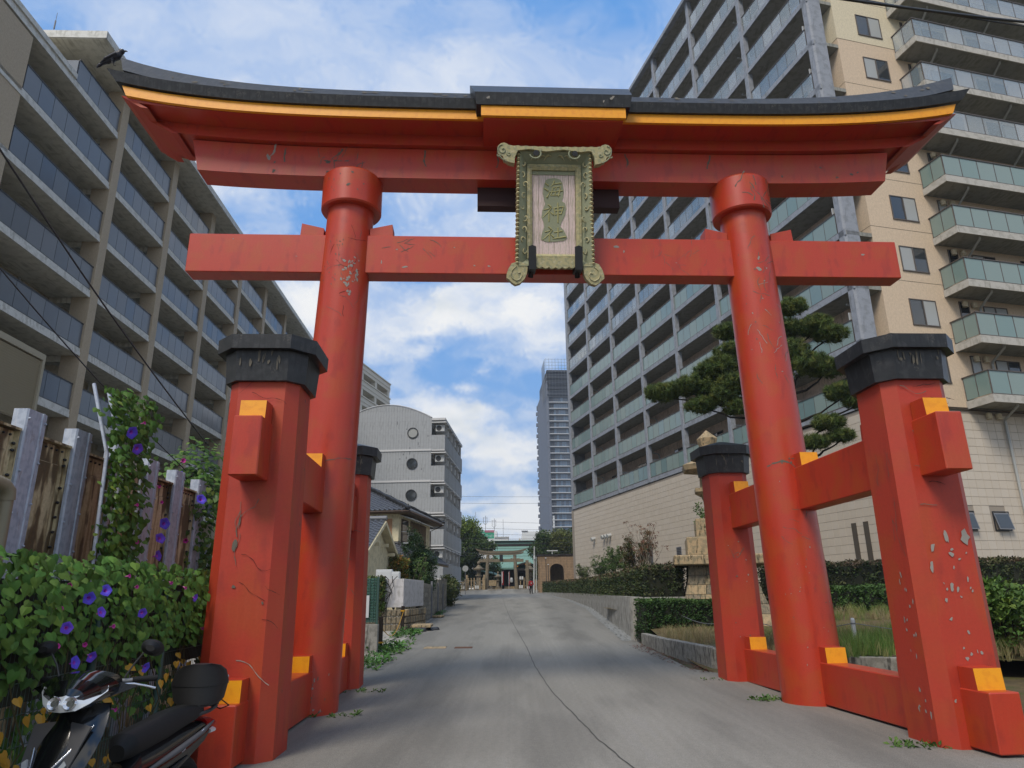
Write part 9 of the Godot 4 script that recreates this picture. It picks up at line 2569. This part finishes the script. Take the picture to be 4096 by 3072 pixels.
func far_signs() -> void:
	rx(83)
	mat("sign_green", Color(0.10, 0.55, 0.42), 0.5)
	mat("sign_magenta", Color(0.62, 0.13, 0.33), 0.5)
	mat("sign_red", Color(0.84, 0.13, 0.10), 0.5)
	mat("far_white", Color(0.82, 0.83, 0.83), 0.8)
	var B1 := thing("store_building", "white store building with rooftop aerials behind the shrine", "building", Vector3(-7.5, 0, -192))
	var m := MB.new(); m.span(Vector3(-12, 0, -14), Vector3(6.4, 14.6, 0)); m.span(Vector3(-12, 14.6, -12), Vector3(2.9, 18.2, -1)); obj("wall", m, M.far_white, B1)
	for q in [[-3.4, 21.0], [-2.5, 20.0]]: pass
	for q in [[-0.2, 18.2, 22.4], [2.2, 18.2, 21.6]]:
		m = MB.new(); m.tube([Vector3(q[0], q[1], -2), Vector3(q[0], q[2], -2)], 0.07, 6)
		m.tube([Vector3(q[0] - 0.6, q[2] - 0.4, -2), Vector3(q[0] - 0.6, q[2] - 1.9, -2), Vector3(q[0], q[2] - 2.5, -2), Vector3(q[0] + 0.4, q[2] - 1.9, -2), Vector3(q[0] + 0.4, q[2] - 0.3, -2)], 0.06, 6)
		m.tube([Vector3(q[0] - 0.6, q[2] - 0.6, -2), Vector3(q[0] + 0.4, q[2] - 0.6, -2)], 0.04, 5)
		obj("aerial", m, M.grey_metal, B1)
	for q in [[-2.9, 23.4], [-2.2, 21.5], [4.6, 21.4]]:
		m = MB.new(); m.tube([Vector3(q[0], 14.4, -1.5), Vector3(q[0], q[1], -1.5)], 0.05, 5); obj("mast", m, M.grey_metal, B1)
	var S := thing("supermarket_sign", "green rooftop supermarket sign with white lettering and a magenta strip", "sign", Vector3(-7.1, 16.0, -189.9))
	m = MB.new(); m.span(Vector3(-2.6, 0, -0.25), Vector3(1.83, 1.55, 0)); obj("panel", m, M.sign_green, S)
	m = MB.new(); m.span(Vector3(-0.6, 1.56, -0.25), Vector3(1.83, 2.12, 0.0)); obj("top_strip", m, M.sign_magenta, S)
	m = MB.new(); m.span(Vector3(-2.6, 1.56, -0.25), Vector3(-0.62, 2.12, 0.0)); obj("top_strip", m, M.sign_green, S)
	var st := MB.new()
	var o := Vector3(-0.42, 0.18, 0.03)
	stroke_text(st, [[[0.05, 0.78], [0.5, 0.80], [0.40, 0.5], [0.05, 0.05]], [[0.30, 0.42], [0.55, 0.05]]], o, 1.0, 0.055)
	stroke_text(st, [[[0.0, 0.45], [0.48, 0.45]]], o + Vector3(0.66, 0, 0), 1.0, 0.06)
	stroke_text(st, [[[0.16, 0.75], [0.0, 0.08]], [[0.30, 0.78], [0.50, 0.08]], [[0.44, 0.92], [0.50, 0.80]], [[0.56, 0.92], [0.60, 0.82]]], o + Vector3(1.22, 0, 0), 0.85, 0.055)
	stroke_text(st, [[[0.0, 0.45], [0.42, 0.45]]], o + Vector3(1.76, 0, 0), 1.0, 0.06)
	# the partly hidden larger characters at the left
	stroke_text(st, [[[0.2, 0.9], [0.0, 0.55], [0.25, 0.35], [0.05, 0.0]], [[0.42, 1.0], [0.42, 0.0]], [[0.34, 0.8], [0.62, 0.8]], [[0.34, 0.5], [0.62, 0.5]], [[0.72, 1.0], [0.72, 0.0]], [[0.72, 1.0], [1.15, 1.0], [1.15, 0.0]], [[0.82, 0.75], [1.05, 0.75]], [[0.82, 0.5], [1.05, 0.5]], [[0.82, 0.25], [1.05, 0.25]]], Vector3(-2.1, 0.15, 0.03), 1.15, 0.06)
	for i in 9: stroke_text(st, [[[0.0, 0.0], [0.14, 0.0]], [[0.07, 0.15], [0.07, -0.12]]], Vector3(-0.4 + i * 0.24, 1.84, 0.03), 1.0, 0.03)
	for i in 5: stroke_text(st, [[[0.0, 0.0], [0.26, 0.0]], [[0.13, 0.18], [0.13, -0.16]]], Vector3(-2.3 + i * 0.34, 1.84, 0.03), 1.0, 0.035)
	obj("lettering", st, M.white_metal, S)
	var B2 := thing("annex_building", "pale low annex behind the red sign", "building", Vector3(-3.0, 0, -184))
	m = MB.new(); m.span(Vector3(-1.9, 0, -8), Vector3(1.6, 15.7, 0)); obj("wall", m, M.far_white, B2)
	m = MB.new(); m.span(Vector3(-2.0, 15.7, -8.2), Vector3(1.7, 15.95, 0.2)); obj("parapet", m, M.pipe_grey, B2)
	var R := thing("red_sign", "long red rooftop sign with white script lettering behind the shrine roof", "sign", Vector3(-3.05, 13.55, -179.9))
	m = MB.new(); m.span(Vector3(-1.7, 0, -0.3), Vector3(2.12, 0.88, 0)); obj("panel", m, M.sign_red, R)
	m = MB.new(); m.span(Vector3(-2.3, -0.55, -0.4), Vector3(-1.0, -0.02, -0.02)); obj("lower_panel", m, mat("sign_orange", Color(0.90, 0.26, 0.07), 0.5), R)
	st = MB.new()
	stroke_text(st, [[[0.0, 0.72], [0.0, 0.02]], [[0.34, 0.72], [0.34, 0.02]], [[0.0, 0.36], [0.34, 0.36]]], Vector3(-1.95, -0.06, 0.03), 1.0, 0.05)
	stroke_text(st, [[[0.0, 0.2], [0.16, 0.24], [0.1, 0.34], [0.0, 0.24], [0.06, 0.08], [0.2, 0.1]], [[0.28, 0.55], [0.28, 0.08]], [[0.40, 0.55], [0.40, 0.08]], [[0.60, 0.30], [0.50, 0.20], [0.60, 0.08], [0.70, 0.20], [0.60, 0.30]]], Vector3(-1.52, 0.0, 0.03), 1.0, 0.04)
	var cur := []
	for i in 40: cur.append([i * 0.055, 0.22 + 0.16 * sin(i * 0.8) + 0.10 * sin(i * 0.27)])
	stroke_text(st, [cur], Vector3(-0.55, 0.0, 0.03), 1.0, 0.045)
	stroke_text(st, [[[0.0, 0.0], [0.3, 0.0]]], Vector3(1.72, 0.70, 0.03), 1.0, 0.05)
	obj("lettering", st, M.white_metal, R)
	var B3 := thing("white_building", "white building with a sloped side wall and flat roof light behind the shrine", "building", Vector3(1.6, 0, -170))
	m = MB.new(); m.prism(PackedVector2Array([Vector2(0.0, 0), Vector2(7, 0), Vector2(7, 16.0), Vector2(0.35, 16.0), Vector2(0.0, 12.5)]), -12, 0); obj("wall", m, M.far_white, B3)
	m = MB.new(); m.span(Vector3(0.2, 16.05, -0.5), Vector3(1.7, 16.2, 0.2)); obj("roof_edge", m, M.grey_metal, B3)
	m = MB.new(); m.span(Vector3(0.8, 13.6, 0.0), Vector3(7, 13.8, 0.3)); m.span(Vector3(0.9, 12.0, 0.003), Vector3(7, 13.2, 0.06)); obj("window_band", m, M.grey_metal, B3)
	for i in 4:
		m = MB.new(); m.span(Vector3(1.0 + i * 0.9, 12.1, 0.06), Vector3(1.8 + i * 0.9, 13.1, 0.07)); obj("pane", m, M.window_glass_b, B3)
	m = MB.new(); m.prism(PackedVector2Array([Vector2(-1.1, 0), Vector2(0.0, 0), Vector2(0.0, 14.0), Vector2(-0.25, 14.6), Vector2(-0.9, 13.0)]), -6, 0.4); obj("stair_tower", m, M.beige_render, B3)

# ---------------------------------------------------------------- living things and overhead wires
func crow() -> void:
	rx(91)
	mat("feathers", Color(0.085, 0.08, 0.13), 0.45, null)
	# perched on the tip of the roof ridge, looking to the right
	var tip := Vector3(0.7141, 0, -11.2828) + Basis(Vector3.UP, 0.0512) * Vector3(-8.02, 11.03, 0.25)
	var N := thing("crow", "dark bluish-black bird perched on the upturned tip of the torii roof", "bird", tip, 0.0)
	N.scale = Vector3.ONE * 0.72
	var mb := MB.new()
	blend([[Vector3(-0.10, 0.16, 0), Vector3(0.10, 0.27, 0), 0.085, 0.095], [Vector3(0.10, 0.27, 0), Vector3(0.19, 0.37, 0), 0.085, 0.062], [Vector3(0.19, 0.40, 0), Vector3(0.215, 0.405, 0), 0.062, 0.055], [Vector3(-0.10, 0.15, 0), Vector3(-0.30, -0.02, 0), 0.06, 0.032], [Vector3(-0.30, -0.02, 0), Vector3(-0.36, -0.08, 0), 0.034, 0.024], [Vector3(0.0, 0.16, 0.03), Vector3(0.02, 0.08, 0.035), 0.03, 0.018], [Vector3(0.0, 0.16, -0.03), Vector3(0.02, 0.08, -0.035), 0.03, 0.018]], 0.014, 0.05, mb)
	var body := obj("body", mb, M.feathers, N)
	for s in [-1.0, 1.0]:
		var w := MB.new(); blend([[Vector3(0.10, 0.26, s * 0.075), Vector3(-0.14, 0.12, s * 0.075), 0.05, 0.035], [Vector3(-0.14, 0.12, s * 0.07), Vector3(-0.28, 0.01, s * 0.04), 0.03, 0.012]], 0.014, 0.03, w); obj("wing", w, M.feathers, body)
		var lg := MB.new(); lg.tube([Vector3(0.02, 0.08, s * 0.035), Vector3(0.03, 0.0, s * 0.04), Vector3(0.08, -0.008, s * 0.045)], 0.008, 5); obj("leg", lg, M.dark_metal, body)
		var ey := MB.new(); ey.lathe([Vector2(0.010, 0), Vector2(0.007, 0.006), Vector2(0, 0.008)], 8, Transform3D(Basis(Vector3.RIGHT, s * PI / 2), Vector3(0.225, 0.415, s * 0.052))); obj("eye", ey, M.chrome, body)
	var bk := MB.new(); bk.tube([Vector3(0.255, 0.40, 0), Vector3(0.31, 0.405, 0), Vector3(0.355, 0.385, 0)], [0.026, 0.02, 0.005], 8); obj("beak", bk, M.dark_metal, body)

func walker() -> void:
	rx(92)
	var N := thing("person", "person in a red jacket and dark trousers walking up the road with a pale bag", "person", Vector3(1.98, ground_y(-88.0) + 0.004, -88.0), 0.15)
	N.scale = Vector3.ONE * 1.06
	mat("skin", Color(0.62, 0.46, 0.38), 0.6)
	mat("jacket_red", Color(0.55, 0.08, 0.08), 0.85)
	mat("trousers", Color(0.07, 0.075, 0.10), 0.9)
	mat("hair", Color(0.05, 0.045, 0.045), 0.7)
	var body := MB.new()
	# head, neck, trunk, arms with hands, legs with feet in mid-stride
	blend([[Vector3(0, 1.50, 0), Vector3(0, 1.56, 0.01), 0.085, 0.09], [Vector3(0, 1.38, 0), Vector3(0, 1.46, 0), 0.05, 0.05], [Vector3(0, 0.95, 0), Vector3(0, 1.28, 0), 0.13, 0.15], [Vector3(-0.16, 1.31, 0), Vector3(0.16, 1.31, 0), 0.065, 0.065],
		[Vector3(-0.19, 1.30, 0), Vector3(-0.25, 1.03, 0.02), 0.058, 0.045], [Vector3(-0.25, 1.03, 0.02), Vector3(-0.27, 0.82, -0.05), 0.043, 0.034], [Vector3(-0.27, 0.80, -0.05), Vector3(-0.27, 0.72, -0.06), 0.034, 0.026],
		[Vector3(0.19, 1.30, 0), Vector3(0.25, 1.05, 0.05), 0.058, 0.045], [Vector3(0.25, 1.05, 0.05), Vector3(0.20, 0.88, -0.10), 0.043, 0.034], [Vector3(0.20, 0.88, -0.10), Vector3(0.18, 0.83, -0.16), 0.034, 0.026],
		[Vector3(-0.085, 0.90, 0), Vector3(-0.10, 0.48, -0.14), 0.085, 0.055], [Vector3(-0.10, 0.48, -0.14), Vector3(-0.10, 0.09, -0.02), 0.055, 0.038], [Vector3(-0.10, 0.05, -0.02), Vector3(-0.10, 0.035, -0.16), 0.042, 0.034],
		[Vector3(0.085, 0.90, 0), Vector3(0.10, 0.48, 0.08), 0.085, 0.055], [Vector3(0.10, 0.48, 0.08), Vector3(0.10, 0.10, 0.26), 0.055, 0.038], [Vector3(0.10, 0.07, 0.26), Vector3(0.10, 0.035, 0.14), 0.042, 0.034]], 0.02, 0.04, body)
	var bd := obj("body", body, M.skin, N)
	var jk := MB.new()
	blend([[Vector3(0, 0.90, 0), Vector3(0, 1.28, 0), 0.15, 0.168], [Vector3(-0.16, 1.31, 0), Vector3(0.16, 1.31, 0), 0.08, 0.08], [Vector3(-0.19, 1.30, 0), Vector3(-0.25, 1.03, 0.02), 0.072, 0.058], [Vector3(-0.25, 1.03, 0.02), Vector3(-0.27, 0.84, -0.05), 0.056, 0.046], [Vector3(0.19, 1.30, 0), Vector3(0.25, 1.05, 0.05), 0.072, 0.058], [Vector3(0.25, 1.05, 0.05), Vector3(0.205, 0.90, -0.09), 0.056, 0.046]], 0.022, 0.04, jk)
	obj("jacket", jk, M.jacket_red, bd)
	var tr := MB.new()
	blend([[Vector3(-0.06, 0.86, 0), Vector3(0.06, 0.86, 0), 0.135, 0.135], [Vector3(-0.085, 0.88, 0), Vector3(-0.10, 0.48, -0.14), 0.10, 0.072], [Vector3(-0.10, 0.48, -0.14), Vector3(-0.10, 0.12, -0.03), 0.07, 0.06], [Vector3(0.085, 0.88, 0), Vector3(0.10, 0.48, 0.08), 0.10, 0.072], [Vector3(0.10, 0.48, 0.08), Vector3(0.10, 0.13, 0.25), 0.07, 0.06]], 0.022, 0.04, tr)
	obj("trousers", tr, M.trousers, bd)
	var sh := MB.new()
	for q in [[Vector3(-0.10, 0.045, 0.02), Vector3(-0.10, 0.04, -0.17)], [Vector3(0.10, 0.06, 0.28), Vector3(0.10, 0.04, 0.13)]]: blend([[q[0], q[1], 0.05, 0.042]], 0.02, 0.02, sh)
	obj("shoes", sh, M.hair, bd)
	var hr := MB.new(); blend([[Vector3(0, 1.56, 0.01), Vector3(0, 1.60, 0.02), 0.10, 0.095], [Vector3(0, 1.50, 0.05), Vector3(0, 1.44, 0.05), 0.075, 0.05]], 0.02, 0.04, hr); obj("hair", hr, M.hair, bd)
	var lg := MB.new(); lg.cbox(Vector3(0.0, 1.16, 0.175), Vector3(0.09, 0.11, 0.02), 0.01); obj("jacket_emblem", lg, M.white_metal, bd)
	var bg := thing("shoulder_bag", "pale striped bag carried at the side of the walking person", "bag", Vector3(1.65, ground_y(-88.0) + 0.60, -87.98), 0.15)
	var bb := MB.new(); bb.cbox(Vector3(0, 0.12, 0), Vector3(0.32, 0.26, 0.12), 0.03); obj("case", bb, M.white_metal, bg)
	bb = MB.new(); bb.span(Vector3(-0.04, 0.0, 0.061), Vector3(0.03, 0.24, 0.066)); obj("stripe", bb, M.jacket_red, bg)
	bb = MB.new(); bb.tube([Vector3(-0.1, 0.24, 0), Vector3(0.0, 0.34, 0), Vector3(0.1, 0.24, 0)], 0.012, 6); obj("handle", bb, M.dark_metal, bg)

func overhead() -> void:
	# the pair of thick cables that cross the upper right corner
	for w in [[Vector3(3.6, 9.80, -7.9), Vector3(12.0, 10.8, -10.0), 0.022, "thick black cable crossing the sky's upper right corner"], [Vector3(3.8, 9.98, -8.0), Vector3(12.0, 10.55, -10.0), 0.011, "thin cable twisted about the thick one in the upper right corner"]]:
		var m := MB.new(); var l := []
		for k in 25: l.append(w[0].lerp(w[1], k / 24.0) - Vector3(0, sin(k / 24.0 * PI) * 0.12, 0))
		m.tube(l, w[2], 6); tag(obj("overhead_cable", m, M.dark_metal), w[3], "cable")

func _ready() -> void:
	setup()
	materials()
	materials2()
	veg_materials()
	ground()
	left_block()
	right_block()
	torii()
	plaque()
	left_near()
	scooter()
	right_mid()
	left_mid()
	far_tower()
	shrine()
	crow()
	walker()
	overhead()
